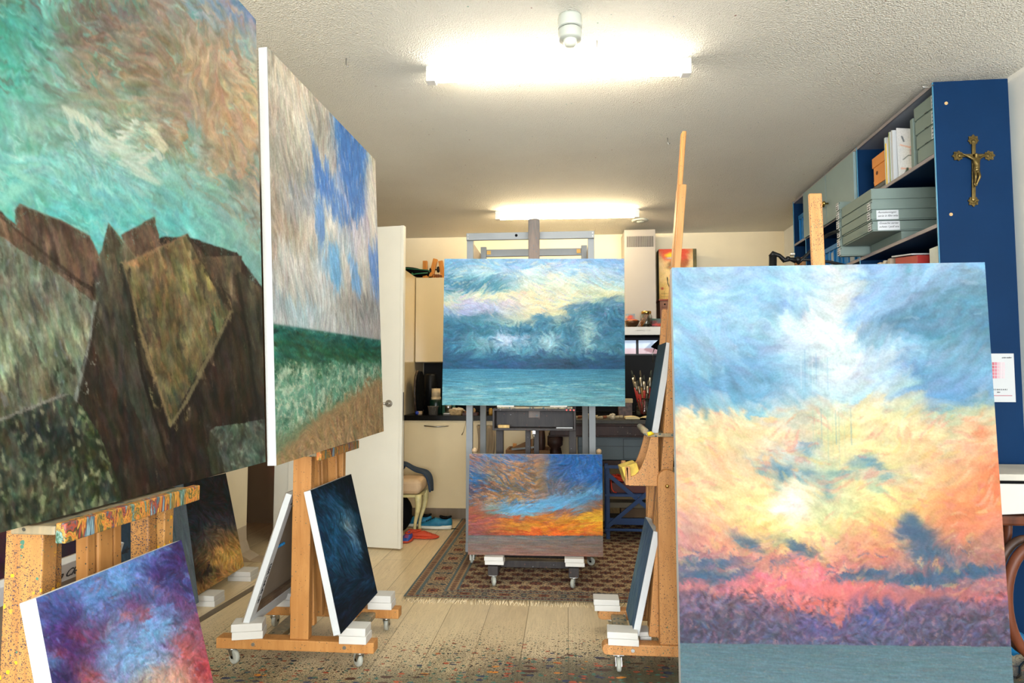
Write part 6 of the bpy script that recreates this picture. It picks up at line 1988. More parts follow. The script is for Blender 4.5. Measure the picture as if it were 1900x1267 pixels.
tw = thing('hanging_towel', 'beige towel hanging from the cabinet handle between rack posts', 'towel', (-0.74, 5.74, 0.42))
m = MB()
ppl = []
for j in range(2):
    pass
nU = 16
vs, fs = [], []
for j in range(14):
    for i in range(nU):
        u = i / (nU - 1)
        vs.append((-0.80 + 0.15 * u + 0.012 * math.sin(j * 0.4), 5.748 + 0.014 * math.sin(u * 18 + j * 0.15) - 0.006, 0.845 - j * 0.032))
for j in range(13):
    for i in range(nU - 1):
        fs.append((j * nU + i, j * nU + i + 1, (j + 1) * nU + i + 1, (j + 1) * nU + i))
m.add(vs, fs, True)
o = m.build('towel_cloth', plain('towel_linen', '9c8a70', 0.9, var=0.08, bump=0.4, bscale=200), tw)
s = o.modifiers.new('thickness', 'SOLIDIFY'); s.thickness = 0.006
st = MB().tube([(-0.905, 5.775, 0.885), (-0.91, 5.765, 0.84), (-0.925, 5.765, 0.79), (-0.94, 5.765, 0.76)], [0.004, 0.003, 0.006, 0.014], n=8, flat=0.3).build('strap', plain('grey_strap', '5c5448', 0.8))
tag(st, 'short grey strap dangling over the cream cabinet front', 'strap')
rb = MB().box((-0.935, 5.765, 0.886), (-0.80, 5.85, 0.912)).build('palette_box', wood('dark_red_wood', '54302a', '3c221e'), bev=0.002)
rb.location.z = 0.9325
tag(rb, 'flat dark red wooden box on the worktop edge behind the rack', 'box')

# ------------------------------------------------------------------ cooker hood and what stands on it
hd = thing('cooker_hood', 'white cooker hood with vent slots at its top, reaching to the ceiling', 'hood', (0.7, 6.35, 1.67))
MB().box((0.562, 6.30, 1.752), (0.862, YB - 0.002, 2.712)).build('chimney', plain('hood_white_enamel', '9c958c', 0.35, var=0.01), hd, bev=0.004)
sl = MB()
for k in range(24):
    x = 0.588 + k * 0.0108
    sl.box((x, 6.296, 2.54), (x + 0.0042, 6.2995, 2.645))
sl.build('vent_slots', M['black_matte'], hd)
MB().box((0.20, 6.15, 1.672), (0.935, YB - 0.002, 1.751)).build('canopy', plain('hood_steel', 'a8a6a0', 0.3, metal=0.2, var=0.02), hd, bev=0.003)
MB().box((0.22, 6.17, 1.652), (0.925, YB - 0.03, 1.671)).build('filter_box', M['black_matte'], hd)
text_part('noorderlicht   1994', 'scribble', plain('grey_print', '9c9a94', 0.6), hd, (0.64, 6.1485, 1.712), (1, 0, 0), (0, 0, 1), 0.018)
# glowing strip: the studio window's reflection in the black splashback, painted as emission
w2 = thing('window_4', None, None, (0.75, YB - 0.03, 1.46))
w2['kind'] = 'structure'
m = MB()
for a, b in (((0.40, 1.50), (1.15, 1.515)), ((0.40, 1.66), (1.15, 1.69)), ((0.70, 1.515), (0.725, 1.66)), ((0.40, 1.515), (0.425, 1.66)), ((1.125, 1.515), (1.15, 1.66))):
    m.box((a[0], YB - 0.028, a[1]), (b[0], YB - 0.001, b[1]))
m.build('window_frame', plain('window_frame_dark', '24282c', 0.4), w2)  # dark bars of the imitated reflection, no opening in the wall
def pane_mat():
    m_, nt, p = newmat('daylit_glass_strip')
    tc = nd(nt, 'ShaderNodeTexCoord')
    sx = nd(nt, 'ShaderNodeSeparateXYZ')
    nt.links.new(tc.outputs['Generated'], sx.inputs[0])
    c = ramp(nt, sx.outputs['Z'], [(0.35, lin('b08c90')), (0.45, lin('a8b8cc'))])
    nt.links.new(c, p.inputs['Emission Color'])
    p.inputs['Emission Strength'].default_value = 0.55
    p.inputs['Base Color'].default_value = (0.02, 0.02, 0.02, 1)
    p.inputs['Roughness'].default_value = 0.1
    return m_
MB().box((0.425, YB - 0.015, 1.515), (1.125, YB - 0.012, 1.66)).build('pane', pane_mat(), w2)  # emissive sheet carrying the painted reflection
dl_ = thing('desk_lamp', 'black desk lamp head poking up in front of the strip window', 'lamp', (0.93, 6.35, ZT))
MB().lathe([(0.012, 0.10), (0.03, 0.095), (0.055, 0.05), (0.078, 0.0), (0.07, 0.0), (0.03, 0.08)], (0.885, 6.35, 1.545), 24, axis=(0.35, 0, 0.93)).build('lamp_shade', M['black_matte'], dl_)
MB().tube([(0.90, 6.36, 1.62), (1.0, 6.38, 1.40), (0.86, 6.42, 1.15), (0.95, 6.40, 0.96)], 0.008, n=8).build('lamp_arm', M['black_matte'], dl_)
MB().tube([(0.845, 6.34, 1.56), (0.825, 6.34, 1.50), (0.83, 6.36, 1.42)], 0.004, n=6).build('spring_rod', M['steel'], dl_)
MB().cyl((0.95, 6.40, ZT), (0.95, 6.40, ZT + 0.025), 0.07, n=24).build('lamp_base', M['black_matte'], dl_)

ZH = 1.7515
jr = thing('glass_jar', 'glass jar with brass lid ring and amber strips on the hood', 'jar', (0.75, 6.22, ZH))
MB().lathe([(0.0, 0.0), (0.05, 0.0), (0.054, 0.01), (0.054, 0.105), (0.045, 0.125), (0.045, 0.15), (0.042, 0.15), (0.042, 0.124), (0.050, 0.104), (0.050, 0.012), (0.0, 0.006)], (0.755, 6.22, ZH), 28).build('jar_glass', M['glass'], jr)
MB().lathe([(0.046, 0.126), (0.048, 0.128), (0.048, 0.150), (0.046, 0.152)], (0.755, 6.22, ZH), 28).build('jar_ring', M['brass'], jr)
m = MB()
for k in range(4):
    m.beam((0.68 + 0.012 * k, 6.205, ZH + 0.008), (0.745 + 0.012 * k, 6.21, ZH + 0.125), 0.018, 0.006)
m.build('amber_strips', plain('amber_foil', 'b86a24', 0.2, var=0.35, scale=50), jr)
bw_ = thing('copper_bowl', 'dark copper bowl on the hood behind the storm painting edge', 'bowl', (0.63, 6.25, ZH))
MB().lathe([(0.0, 0.0), (0.04, 0.0), (0.06, 0.03), (0.072, 0.06), (0.067, 0.06), (0.05, 0.02), (0.0, 0.012)], (0.62, 6.22, ZH), 28).build('bowl_wall', plain('dark_copper', '4c3420', 0.3, metal=0.5), bw_)
MB().ball((0.62, 6.22, ZH + 0.06), (0.064, 0.064, 0.018), n=20).build('bowl_content', plain('orange_content', 'b8603c', 0.5, var=0.2), bw_)
def card(label, x, y, w, h, cols_, z=ZH):
    t = thing('postcard', label, 'postcard', (x + w / 2, y, z))
    MB().box((x, y, z), (x + w, y + 0.002, z + h)).build('card', M['paper'], t)
    p = Picture(0, 0, 20, 20 * h / w, [0, 10, 20], cols_, res=3, warp=1.5, wcell=5, seed=int(x * 100))
    p.strokes(60, 5, 1.5, 0.3, 1.0, 0.06, 0.6, 0.1)
    nu_, nv_ = 36, 30
    u, v = np.meshgrid(np.linspace(0, 1, nu_), np.linspace(0, 1, nv_))
    rgb = p.sample(u.ravel() * 20, v.ravel() * 20 * h / w)
    color_grid('picture', [(x, y - 0.0008, z + h), (x + w, y - 0.0008, z + h), (x + w, y - 0.0008, z), (x, y - 0.0008, z)], nu_, nv_, rgb, paint_mat('card_print_%d' % len(W)), t)
card('postcard with red flowers propped behind the jar', 0.565, 6.28, 0.09, 0.135, [(0, '7c9cb0 8c98a0 6c8ca0'), (7, 'b89c90 c85c4c 8c90a0'), (14, '5c7c98 a86c70 6c8498')])
card('red and green postcard right of the jar on the hood', 0.80, 6.26, 0.095, 0.085, [(0, '4c7464 40685c 4c6c6c'), (7, '50605c 8c5454 606c74'), (12, 'b8505c d06060 c85040'), (18, '5c4c5c 54505c 8c4c4c')])
cd = thing('spice_chest', 'small brown chest of tiny drawers beside the hood', 'chest', (1.03, 6.45, 1.76))
sh_ = MB().box((0.94, 6.32, 1.735), (1.32, YB - 0.002, 1.759)).build('shelf_board', M['wall_white'], bev=0.001)
tag(sh_, 'short white shelf carrying the brown drawer chest', 'shelf')
cw_ = wood('chest_walnut', '8c5c40', '6a4230', gscale=30)
MB().box((0.905, 6.36, 1.76), (1.135, 6.58, 2.02)).build('carcass', cw_, cd, bev=0.001)
MB().box((0.893, 6.345, 2.02), (1.147, 6.59, 2.034)).build('top_board', wood('chest_top', '9c4a30', '7c3824', gscale=30), cd, bev=0.002)
for j in range(4):
    for i in range(3):
        x, z = 0.918 + i * 0.072, 1.768 + j * 0.063
        dr = MB().box((x, 6.352, z), (x + 0.062, 6.362, z + 0.054)).build('drawer', cw_, cd, bev=0.002)
        MB().ball((x + 0.031, 6.345, z + 0.027), 0.008, n=8).build('knob', M['black_matte'], dr)
# painted box on top of the chest: a generic stand-in
pb = thing('painted_box', 'red and yellow painted panel box standing on the drawer chest', 'box', (1.09, 6.45, 2.035))
x0, x1, z0, z1 = 0.905, 1.235, 2.035, 2.535
MB().box((x0, 6.40, z0), (x1 + 0.035, 6.55, z1)).build('box_body', plain('olive_sides', '5c5428', 0.6, var=0.3, scale=12), pb, bev=0.002)
p = Picture(0, 0, 33, 50, [0, 8, 16, 25, 33], [(0, 'c85038 c84c3c cc5440 c85038 c89060'), (7, 'c8a070 d05844 d05844 cc5440 d8b880'), (14, 'd8bc8c dcb880 c8683c a06040 dcc090'),
                                              (25, 'd4b478 e0c48c dcb474 c88850 dcc088'), (40, 'c8a460 d8b878 d8b070 c89c68 d8b878'), (50, 'b89450 c8a864 d0a860 c89c58 c8a468')], res=4, warp=2, wcell=6, seed=90)
p.blob(14, 6, 7, 3, 'e8cc38', 0.95, 0, 2.5)
p.blob(14, 9, 7, 1.2, 'b0b0b4', 0.9, 0, 2.5)
p.blob(15, 17, 6.5, 5, '5c5040', 0.85, 0, 2)
p.blob(15, 18, 5, 1.2, 'e07838', 0.9, 0, 2)
p.blob(14, 27, 4, 2.0, 'd87060', 0.9, 0, 2)
p.line([(8, 28), (8.5, 34), (10, 38)], 0.7, '2c2a28', 0.9)
p.blob(17, 39, 4, 3, 'e0943c', 0.8, 0, 2)
p.blob(17, 45, 3.5, 3, 'c85048', 0.8, 0, 2)
p.blob(3, 39, 1.3, 1.3, 'a84838', 0.9, 0, 2)
p.line([(2, 44), (12, 44)], 0.4, '7c6c40', 0.8); p.line([(2, 47), (12, 47)], 0.4, '7c6c40', 0.8); p.line([(5, 42), (5, 49)], 0.4, '7c6c40', 0.8)
p.strokes(500, 3, 0.5, 1.2, 1.2, 0.05, 0.5, 0.08)
u, v = np.meshgrid(np.linspace(0, 1, 90), np.linspace(0, 1, 120))
color_grid('painted_front', [(x0, 6.399, z1), (x1, 6.399, z1), (x1, 6.399, z0), (x0, 6.399, z0)], 90, 120, p.sample(u.ravel() * 33, v.ravel() * 50), paint_mat('panel_paint', 1.0), pb)

# ------------------------------------------------------------------ dark desk
dk = thing('antique_desk', 'dark carved wooden desk in front of the kitchen run', 'desk', (0.55, 5.55, 0.0))
DKW = wood('desk_dark_oak', '3c241e', '1e1210', gscale=14, specks=((50, 0.4, '6c5c54', 0.15),))
dkt = wood('desk_top_worn', '4a463c', '2c2a26', gscale=10)
DX0, DX1, DY0, DY1 = -0.17, 1.30, 5.28, 5.775
MB().box((DX0, DY0, 0.898), (DX1, DY1, 0.930)).build('desk_top', dkt, dk, bev=0.003)
MB().box((DX0 + 0.01, DY0 + 0.01, 0.88), (DX1 - 0.01, DY1, 0.897)).build('moulding', DKW, dk, bev=0.004)
MB().box((DX0 + 0.03, DY0 + 0.03, 0.80), (DX1 - 0.03, DY1 - 0.02, 0.88)).build('apron', DKW, dk, bev=0.003)
MB().box((DX0 + 0.015, DY0 + 0.015, 0.79), (DX1 - 0.015, DY1, 0.803)).build('moulding', DKW, dk, bev=0.004)
for x in (DX0 + 0.07, DX1 - 0.07):
    for y in (DY0 + 0.07, DY1 - 0.07):
        MB().lathe([(0.045, 0.0085), (0.03, 0.05), (0.05, 0.10), (0.03, 0.16), (0.038, 0.4), (0.03, 0.52), (0.055, 0.60), (0.045, 0.66), (0.03, 0.69), (0.062, 0.72), (0.062, 0.79)], (x, y, 0), 20).build('turned_leg', DKW, dk)
# on the desk
ZD = 0.9305
sk = thing('open_sketchbook', 'open sketchbook with blank cream pages on the dark desk', 'book', (0.60, 5.38, ZD))
pg = plain('cream_pages', 'e2cf9c', 0.7, var=0.01)
for s in (-1, 1):
    m = MB()
    n = 8
    vs, fs = [], []
    for i in range(n + 1):
        u = i / n
        z = 0.010 + 0.022 * math.sin(min(1, u * 1.6) * PI * 0.5) * (1 - 0.55 * u)
        xx = 0.60 + s * (0.004 + 0.125 * u)
        for y in (5.31, 5.46):
            vs.append((xx, y, ZD + 0.004)); vs.append((xx, y, ZD + z))
    for i in range(n):
        a, b = i * 4, (i + 1) * 4
        fs += [(a + 1, b + 1, b + 3, a + 3), (a, b, b + 1, a + 1), (a + 2, a + 3, b + 3, b + 2), (a, a + 2, b + 2, b)]
    fs += [(0, 1, 3, 2), (n * 4, n * 4 + 2, n * 4 + 3, n * 4 + 1)]
    m.add(vs, fs)
    m.build('page_block', pg, sk)
MB().box((0.47, 5.303, ZD), (0.735, 5.467, ZD + 0.003)).build('cover', M['black_matte'], sk)
MB().tube([(0.585, 5.302, ZD + 0.006), (0.605, 5.295, ZD + 0.01), (0.63, 5.302, ZD + 0.006)], 0.008, n=8).build('elastic_knot', M['black_matte'], sk)
jar = thing('brush_jar', 'glass jar holding a bunch of brushes with red handles', 'jar', (0.66, 5.62, ZD))
MB().lathe([(0.0, 0.0), (0.075, 0.0), (0.082, 0.012), (0.082, 0.10), (0.06, 0.13), (0.056, 0.165), (0.053, 0.165), (0.056, 0.13), (0.077, 0.10), (0.077, 0.014), (0.0, 0.006)], (0.66, 5.62, ZD), 28).build('jar_glass', M['glass'], jar)
bh = [('red', 'a01c20'), ('red', '981a20'), ('red', 'a82024'), ('ochre', '8c6c3c'), ('red', '9c1c20'), ('black', '1c1814'), ('red', 'a42024'), ('ochre', '7c5c34'), ('red', '901c20')]
for k, (nm, c) in enumerate(bh):
    a = -0.8 + 1.6 * k / 8
    yb_ = 5.62 + 0.02 * math.sin(k * 2.4)
    base = Vector((0.66 + 0.03 * math.sin(a * 1.5), yb_, ZD + 0.012))
    tip = Vector((0.66 + 0.125 * math.sin(a * 1.25), yb_ + 0.03 * math.cos(k * 1.7), ZD + 0.36 + 0.05 * math.sin(k * 2.1 + 1)))
    dr_ = tip - base
    b = thing('paint_brush', ['leftmost', 'second from left', 'third from left', 'fourth from left', 'middle', 'fourth from right', 'third from right', 'second from right', 'rightmost'][k] + ' paint brush in the glass jar on the dark desk', 'brush', base, 0, 'brushes in the glass jar')
    MB().tube([base, base + dr_ * 0.62], [0.007, 0.013], n=8).build('brush_handle', plain('handle_%s_%d' % (nm, k), c, 0.35), b)
    MB().tube([base + dr_ * 0.62, base + dr_ * 0.66, base + dr_ * 0.84], [0.012, 0.0125, 0.013], n=10).build('ferrule', M['chrome'], b)
    MB().tube([base + dr_ * 0.84, base + dr_ * 0.93, base + dr_], [0.0105, 0.013, 0.006], n=10, flat=0.6).build('bristles', plain('bristles_%d' % k, '5c5644' if k % 2 else '3c443e', 0.8), b)
cb = thing('tin_box', 'cream and dark red tin box behind the sketchbook left of brush jar', 'box', (0.50, 5.66, ZD))
MB().box((0.44, 5.62, ZD), (0.555, 5.70, ZD + 0.125)).build('box_body', plain('tin_floral', '5a4038', 0.4, var=0.4, scale=30), cb, bev=0.002)
MB().box((0.435, 5.615, ZD + 0.125), (0.56, 5.705, ZD + 0.16)).build('box_lid', plain('tin_cream', 'cbb894', 0.5), cb, bev=0.002)
kinds = [('crumpled_paper', 'crumpled cream rag', 'rag', 'cdbb98'), ('paint_tube', 'squeezed pale paint tube', 'paint tube', 'b8a888'), ('paint_pot', 'small brown paint pot', 'paint pot', '7c5438'),
         ('crumpled_paper', 'crumpled white rag', 'rag', 'd8ccb4'), ('paint_pot', 'small dark paint pot', 'paint pot', '4c3c30'), ('paint_tube', 'squeezed rust-coloured paint tube', 'paint tube', '8c5438')]
wheres = ['just right of the dark box tray', 'second from the tray on the desk edge', 'third from the tray on the desk edge', 'left of the right rack post', 'just left of the right rack post', 'hidden partly by the right rack post',
          'just right of the right rack post', 'second right of the right rack post', 'third right of the right rack post', 'midway between rack post and sketchbook', 'close to the sketchbook corner', 'touching the sketchbook corner']
for k in range(12):
    nm, lab, cat, c = kinds[(k * 5) % 6] if k % 2 else kinds[(k * 3 + 1) % 6]
    x = 0.06 + k * 0.034
    y = 5.34 + 0.05 * ((k * 7) % 3)
    m = MB()
    if nm == 'crumpled_paper':
        q = random.Random(k)
        m.ball((x, y, ZD + 0.022), (0.026, 0.024, 0.022), n=12)
        m.v = [p + Vector((q.uniform(-1, 1), q.uniform(-1, 1), q.uniform(0, 1.2))) * 0.006 for p in m.v]
        m.s = [False] * len(m.s)
    elif nm == 'paint_tube':
        m.tube([(x - 0.024, y, ZD + 0.006), (x, y - 0.01, ZD + 0.016), (x + 0.02, y - 0.02, ZD + 0.018), (x + 0.026, y - 0.022, ZD + 0.018)], [0.005, 0.012, 0.012, 0.006], n=10)
    else:
        m.lathe([(0.014, 0.0), (0.017, 0.004), (0.017, 0.032), (0.012, 0.036), (0.0, 0.036)], (x, y, ZD), 16)
    o = m.build(nm, plain('%s_%d' % (nm, k), c, 0.6, var=0.15, scale=20))
    tag(o, lab + ' on the dark desk, ' + wheres[k], cat)

# under the desk
cg = thing('storage_crate', 'grey plastic crate under the dark desk', 'crate', (0.5, 5.66, 0.0))
sb = MB().box((0.06, 5.44, 0.54), (1.1, 5.76, 0.585)).build('low_shelf', DKW, bev=0.002)
tag(sb, 'dark low board under the desk carrying the grey crate', 'shelf')
cg.location = (0.52, 5.6, 0.586); W[cg.name] = Matrix.Translation(cg.location)
MB().box((0.09, 5.46, 0.587), (1.0, 5.74, 0.785)).build('crate_body', M['crate_grey'], cg, bev=0.008)
m = MB()
for (a, b, c, d_) in ((0.09, 0.70, 1.0, 0.704), (0.46, 0.60, 0.466, 0.76), (0.72, 0.60, 0.726, 0.76), (0.46, 0.76, 0.726, 0.764), (0.46, 0.60, 0.726, 0.604), (0.21, 0.60, 0.216, 0.785)):
    m.box((a, 5.456, b), (c, 5.459, d_))
m.build('crate_ribs', plain('crate_grey_dark', '3c484c', 0.5), cg)
ub = sb
tr_ = thing('blue_trestle', 'blue wooden trestle with crossed braces under the desk', 'trestle', (0.52, 5.25, 0.008))
BL = plain('trestle_blue', '123c70', 0.5, var=0.08)
tx0, tx1, tz = 0.30, 0.80, 0.57
for x in (tx0, tx1 - 0.03):
    for y in (5.18, 5.38):
        MB().box((x, y, 0.009), (x + 0.03, y + 0.03, tz)).build('leg', BL, tr_, bev=0.002)
for z, h in ((tz, 0.025), (0.35, 0.02), (0.085, 0.02)):
    MB().box((tx0 - 0.01, 5.165, z - h / 2), (tx1 + 0.01, 5.179, z + h / 2)).build('rail', BL, tr_, bev=0.002)
MB().box((tx0 + 0.03, 5.19, 0.12), (tx1 - 0.03, 5.20, 0.17)).build('rail', BL, tr_, bev=0.002)
MB().beam((tx0 + 0.02, 5.172, tz - 0.06), (tx1 - 0.02, 5.172, 0.12), 0.012, 0.03, up=(0, 0, 1)).build('brace', BL, tr_)
MB().beam((tx0 + 0.02, 5.158, 0.12), (tx1 - 0.02, 5.158, tz - 0.06), 0.012, 0.03, up=(0, 0, 1)).build('brace', BL, tr_)
MB().box((tx0 + 0.03, 5.20, 0.345), (tx1 - 0.03, 5.40, 0.36)).build('shelf', BL, tr_)
bxr = MB().box((tx0 + 0.04, 5.22, 0.361), (tx1 - 0.06, 5.37, 0.44)).build('red_brown_case', plain('case_oxblood', '5c2a26', 0.5), bev=0.004)
tag(bxr, 'oxblood-coloured case on the blue trestle shelf', 'case')
cb_ = MB()
q = random.Random(9)
for k in range(9):
    pts = []
    x0_, z0_ = q.uniform(0.36, 0.62), q.uniform(0.46, 0.49)
    for i in range(14):
        a = i / 13 * 2 * PI * 1.2 + k
        pts.append((x0_ + 0.05 * math.cos(a) + 0.01 * q.uniform(-1, 1), 5.28 + 0.05 * math.sin(a), z0_ + 0.012 * math.sin(a * 2 + k)))
    cb_.tube(pts, 0.005, n=6)
cb_.tube([(0.36, 5.26, 0.47), (0.34, 5.20, 0.45), (0.345, 5.15, 0.40), (0.36, 5.145, 0.38), (0.38, 5.15, 0.375)], 0.005, n=6)
o = cb_.build('orange_cable', plain('orange_cable', 'd83c1c', 0.5))
tag(o, 'coiled orange cable heaped on the oxblood case', 'cable')
for k, (x0_, x1_, z0_, z1_, c, lab) in enumerate(((0.33, 0.77, 0.245, 0.285, '6c6454', 'flat beige box, upper one below the trestle shelf'), (0.42, 0.70, 0.171, 0.243, '5c4834', 'brown cardboard box low in the blue trestle'))):
    o = MB().box((x0_, 5.22, z0_), (x1_, 5.37, z1_)).build('flat_box', plain('card_%d' % k, c, 0.8), bev=0.002)
    tag(o, lab, 'box')
o = MB().box((0.333, 5.21, 0.150), (0.767, 5.375, 0.170)).build('bottom_board', plain('board_dark', '2c2620', 0.8))
tag(o, 'dark bottom board inside the blue trestle', 'board')
# cardboard box with things between the easel posts
cb2 = thing('cardboard_box', 'open cardboard box with wood offcuts behind the dark easel legs', 'box', (-0.33, 5.4, 0.36))
st_ = MB()
st_.box((-0.52, 5.25, 0.33), (-0.10, 5.62, 0.352))
for x in (-0.50, -0.14):
    for y in (5.27, 5.58):
        st_.box((x, y, 0.0085), (x + 0.03, y + 0.03, 0.33))
o = st_.build('low_stool', wood('stool_pine', '8c6c48', '6c5034'), bev=0.002)
tag(o, 'low wooden stool carrying the cardboard box', 'stool')
cb2.location = (-0.33, 5.43, 0.353); W[cb2.name] = Matrix.Translation(cb2.location)
card_m = plain('brown_cardboard', '7c5a3c', 0.85, var=0.06)
m = MB()
m.box((-0.50, 5.28, 0.354), (-0.14, 5.30, 0.68)); m.box((-0.50, 5.58, 0.354), (-0.14, 5.60, 0.68)); m.box((-0.50, 5.30, 0.354), (-0.485, 5.58, 0.68)); m.box((-0.155, 5.30, 0.354), (-0.14, 5.58, 0.68)); m.box((-0.485, 5.30, 0.354), (-0.155, 5.58, 0.37))
m.build('box_walls', card_m, cb2)
MB().prism([(-0.49, 5.30, 0.68), (-0.28, 5.30, 0.775), (-0.28, 5.30, 0.68)], (0, 0.006, 0)).build('box_flap', card_m, cb2)
for k, (a, b, lab) in enumerate((((-0.44, 0.66), (-0.43, 0.73), 'wood offcut sticking up at the left in the cardboard box'), ((-0.34, 0.66), (-0.33, 0.73), 'second wood offcut sticking up in the cardboard box'))):
    o = MB().beam((a[0], 5.34 + 0.05 * k, a[1] - 0.25), (b[0], 5.34 + 0.05 * k, b[1]), 0.022, 0.03).build('wood_offcut', cl_m)
    tag(o, lab, 'offcut')
o = MB().beam((-0.45, 5.285, 0.688), (-0.26, 5.285, 0.708), 0.05, 0.012).build('grey_strip', M['rack_grey'])
tag(o, 'light grey strip lying across the cardboard box', 'strip')
hb = thing('brown_bag', 'brown leather bag hanging at the left end of the dark desk', 'bag', (-0.21, 5.45, 0.55))
MB().ball((-0.215, 5.45, 0.74), (0.034, 0.10, 0.14), n=20).build('bag_body', plain('brown_leather_dark', '4c342a', 0.5), hb)
MB().tube([(-0.215, 5.38, 0.84), (-0.215, 5.40, 0.90), (-0.215, 5.50, 0.90), (-0.215, 5.52, 0.84)], 0.006, n=6).build('bag_strap', plain('brown_leather_dark_s', '4c342a', 0.5), hb)

# ------------------------------------------------------------------ upholstered stool by the door, clothes and shoes
us = thing('upholstered_stool', 'beige upholstered stool with curved yellow-cream legs behind the door', 'stool', (-1.27, 5.24, 0.0))
m = MB().box((-1.46, 5.12, 0.335), (-1.165, 5.42, 0.46))
cu = m.build('seat_cushion', plain('cushion_beige', 'c4a884', 0.8, var=0.03, bump=0.1), us, bev=0.05, seg=5)
MB().box((-1.45, 5.13, 0.315), (-1.175, 5.41, 0.336)).build('seat_rail', plain('leg_cream', 'c8bc84', 0.45, var=0.06), us, bev=0.004)
def cab_leg(x, y, sx, sy):
    ps, rs = [], []
    for k in range(11):
        u = k / 10
        z = 0.335 * (1 - u)
        o_ = 0.016 * math.sin(u * PI * 2 * 0.8 + 0.5) - 0.010 * u
        ps.append((x + sx * o_, y + sy * o_, z))
        rs.append(0.030 - 0.018 * min(1, u * 1.4) + (0.008 if u > 0.9 else 0))
    return MB().tube(ps, rs, n=14)
for x, y, sx, sy in ((-1.20, 5.16, 1, -1), (-1.20, 5.385, 1, 1), (-1.43, 5.16, -1, -1), (-1.43, 5.385, -1, 1)):
    cab_leg(x, y, sx, sy).build('cabriole_leg', plain('leg_cream_%d' % len(W), 'c8bc84', 0.45, var=0.10, scale=20), us)
cl = thing('folded_jacket', 'dark blue jacket draped over the back of the beige stool', 'jacket', (-1.25, 5.42, 0.3))
m = MB()
vs, fs = [], []
prof = [(-1.46, 0.535), (-1.38, 0.55), (-1.31, 0.515), (-1.25, 0.485), (-1.19, 0.47), (-1.155, 0.44), (-1.14, 0.38), (-1.135, 0.31)]
for j, y in enumerate(np.linspace(5.34, 5.50, 8)):
    for i, (x, z) in enumerate(prof):
        vs.append((x + 0.006 * math.sin(j * 1.3 + i), y, z + 0.008 * math.sin(j * 1.1 + i * 1.7) + 0.012))
for j in range(7):
    for i in range(len(prof) - 1):
        a = j * len(prof) + i
        fs.append((a, a + 1, a + 1 + len(prof), a + len(prof)))
m.add(vs, fs, True)
o = m.build('cloth', plain('navy_cloth', '26384c', 0.9, var=0.12), cl, sub=2)
s = o.modifiers.new('thickness', 'SOLIDIFY'); s.thickness = 0.012
o = MB().ball((-1.405, 5.38, 0.535), (0.055, 0.06, 0.045), n=18).build('hood_bundle', plain('dark_cloth', '1c2630', 0.9, var=0.2), cl)
bp_ = MB().ball((-1.385, 5.30, 0.17), (0.11, 0.09, 0.155), n=24)
q = random.Random(2)
bp_.v = [p + Vector((q.uniform(-1, 1), q.uniform(-1, 1), q.uniform(-1, 1))) * 0.004 for p in bp_.v]
o = bp_.build('black_backpack', M['black_matte'])
o.location.z = 0.002
tag(o, 'black backpack standing under the beige stool', 'backpack')

def shoe(name, label, x, y, rz, L, cols_, z=0.0):
    t = thing(name, label, 'shoe', (x, y, z), rz)
    up_, sole_, line_ = cols_
    n = 16
    def ring(u):
        w = 0.038 + 0.014 * math.sin(min(1, u * 1.15) * PI) ** 0.8 if u < 0.98 else 0.02
        if u < 0.08: w *= 0.55 + u * 5
        if u > 0.9: w *= max(0.25, 1 - (u - 0.9) * 6)
        h = np.interp(u, [0, 0.06, 0.18, 0.34, 0.5, 0.7, 0.9, 1.0], [0.075, 0.108, 0.094, 0.088, 0.094, 0.066, 0.046, 0.026])
        return w, h
    def lay(us, z0f, z1f, wf):
        m = MB()
        vs, fs = [], []
        for u in us:
            w, h = ring(u)
            z0_, z1_ = z0f(u, h), z1f(u, h)
            for k in range(n):
                a = 2 * PI * k / n
                cz = (z0_ + z1_) / 2 - (z1_ - z0_) / 2 * math.cos(a) 
                prof_ = abs(math.sin(a)) ** 0.6 * math.copysign(1, math.sin(a))
                taper = 1 - 0.42 * max(0, -math.cos(a)) if False else 1 - 0.35 * ((cz - z0_) / max(1e-4, z1_ - z0_)) * (wf < 1.02)
                vs.append((u * L - L / 2, prof_ * w * wf * taper, cz))
        for j in range(len(us) - 1):
            for k in range(n):
                fs.append((j * n + k, j * n + (k + 1) % n, (j + 1) * n + (k + 1) % n, (j + 1) * n + k))
        fs.append(tuple(range(n - 1, -1, -1)))
        fs.append(tuple(range((len(us) - 1) * n, len(us) * n)))
        m.add(vs, fs, True)
        return m
    us_ = list(np.linspace(0, 1, 20))
    lay(us_, lambda u, h: 0.022, lambda u, h: h, 1.0).build('upper', up_, t, local=True)
    lay(us_, lambda u, h: 0.0 + 0.012 * max(0, (u - 0.8) * 5) ** 2, lambda u, h: 0.033 + 0.006 * (u < 0.3), 1.12).build('sole', sole_, t, local=True)
    m = MB()
    for k in range(20):
        pass
    pts = [(-L / 2 + 0.055 + 0.045 * math.cos(2 * PI * k / 20), 0.026 * math.sin(2 * PI * k / 20), 0.098 + 0.006 * math.cos(4 * PI * k / 20)) for k in range(21)]
    m.tube(pts, 0.009, n=8)
    m.build('collar', line_, t, local=True)
    m = MB()
    for k in range(5):
        xx = L * (0.02 + 0.055 * k)
        zz = np.interp((xx + L / 2) / L, [0.34, 0.5, 0.7, 0.9], [0.088, 0.094, 0.066, 0.046]) + 0.002
        m.tube([(xx, -0.022, zz - 0.008), (xx + 0.004, 0, zz + 0.003), (xx, 0.022, zz - 0.008)], 0.0028, n=6)
    m.build('laces', line_, t, local=True)
    return t
blk = M['black_matte']
sol = plain('sole_white', 'dcdcd0', 0.5)
teal = plain('teal_mesh', '0c6c8c', 0.6, var=0.1, scale=40)
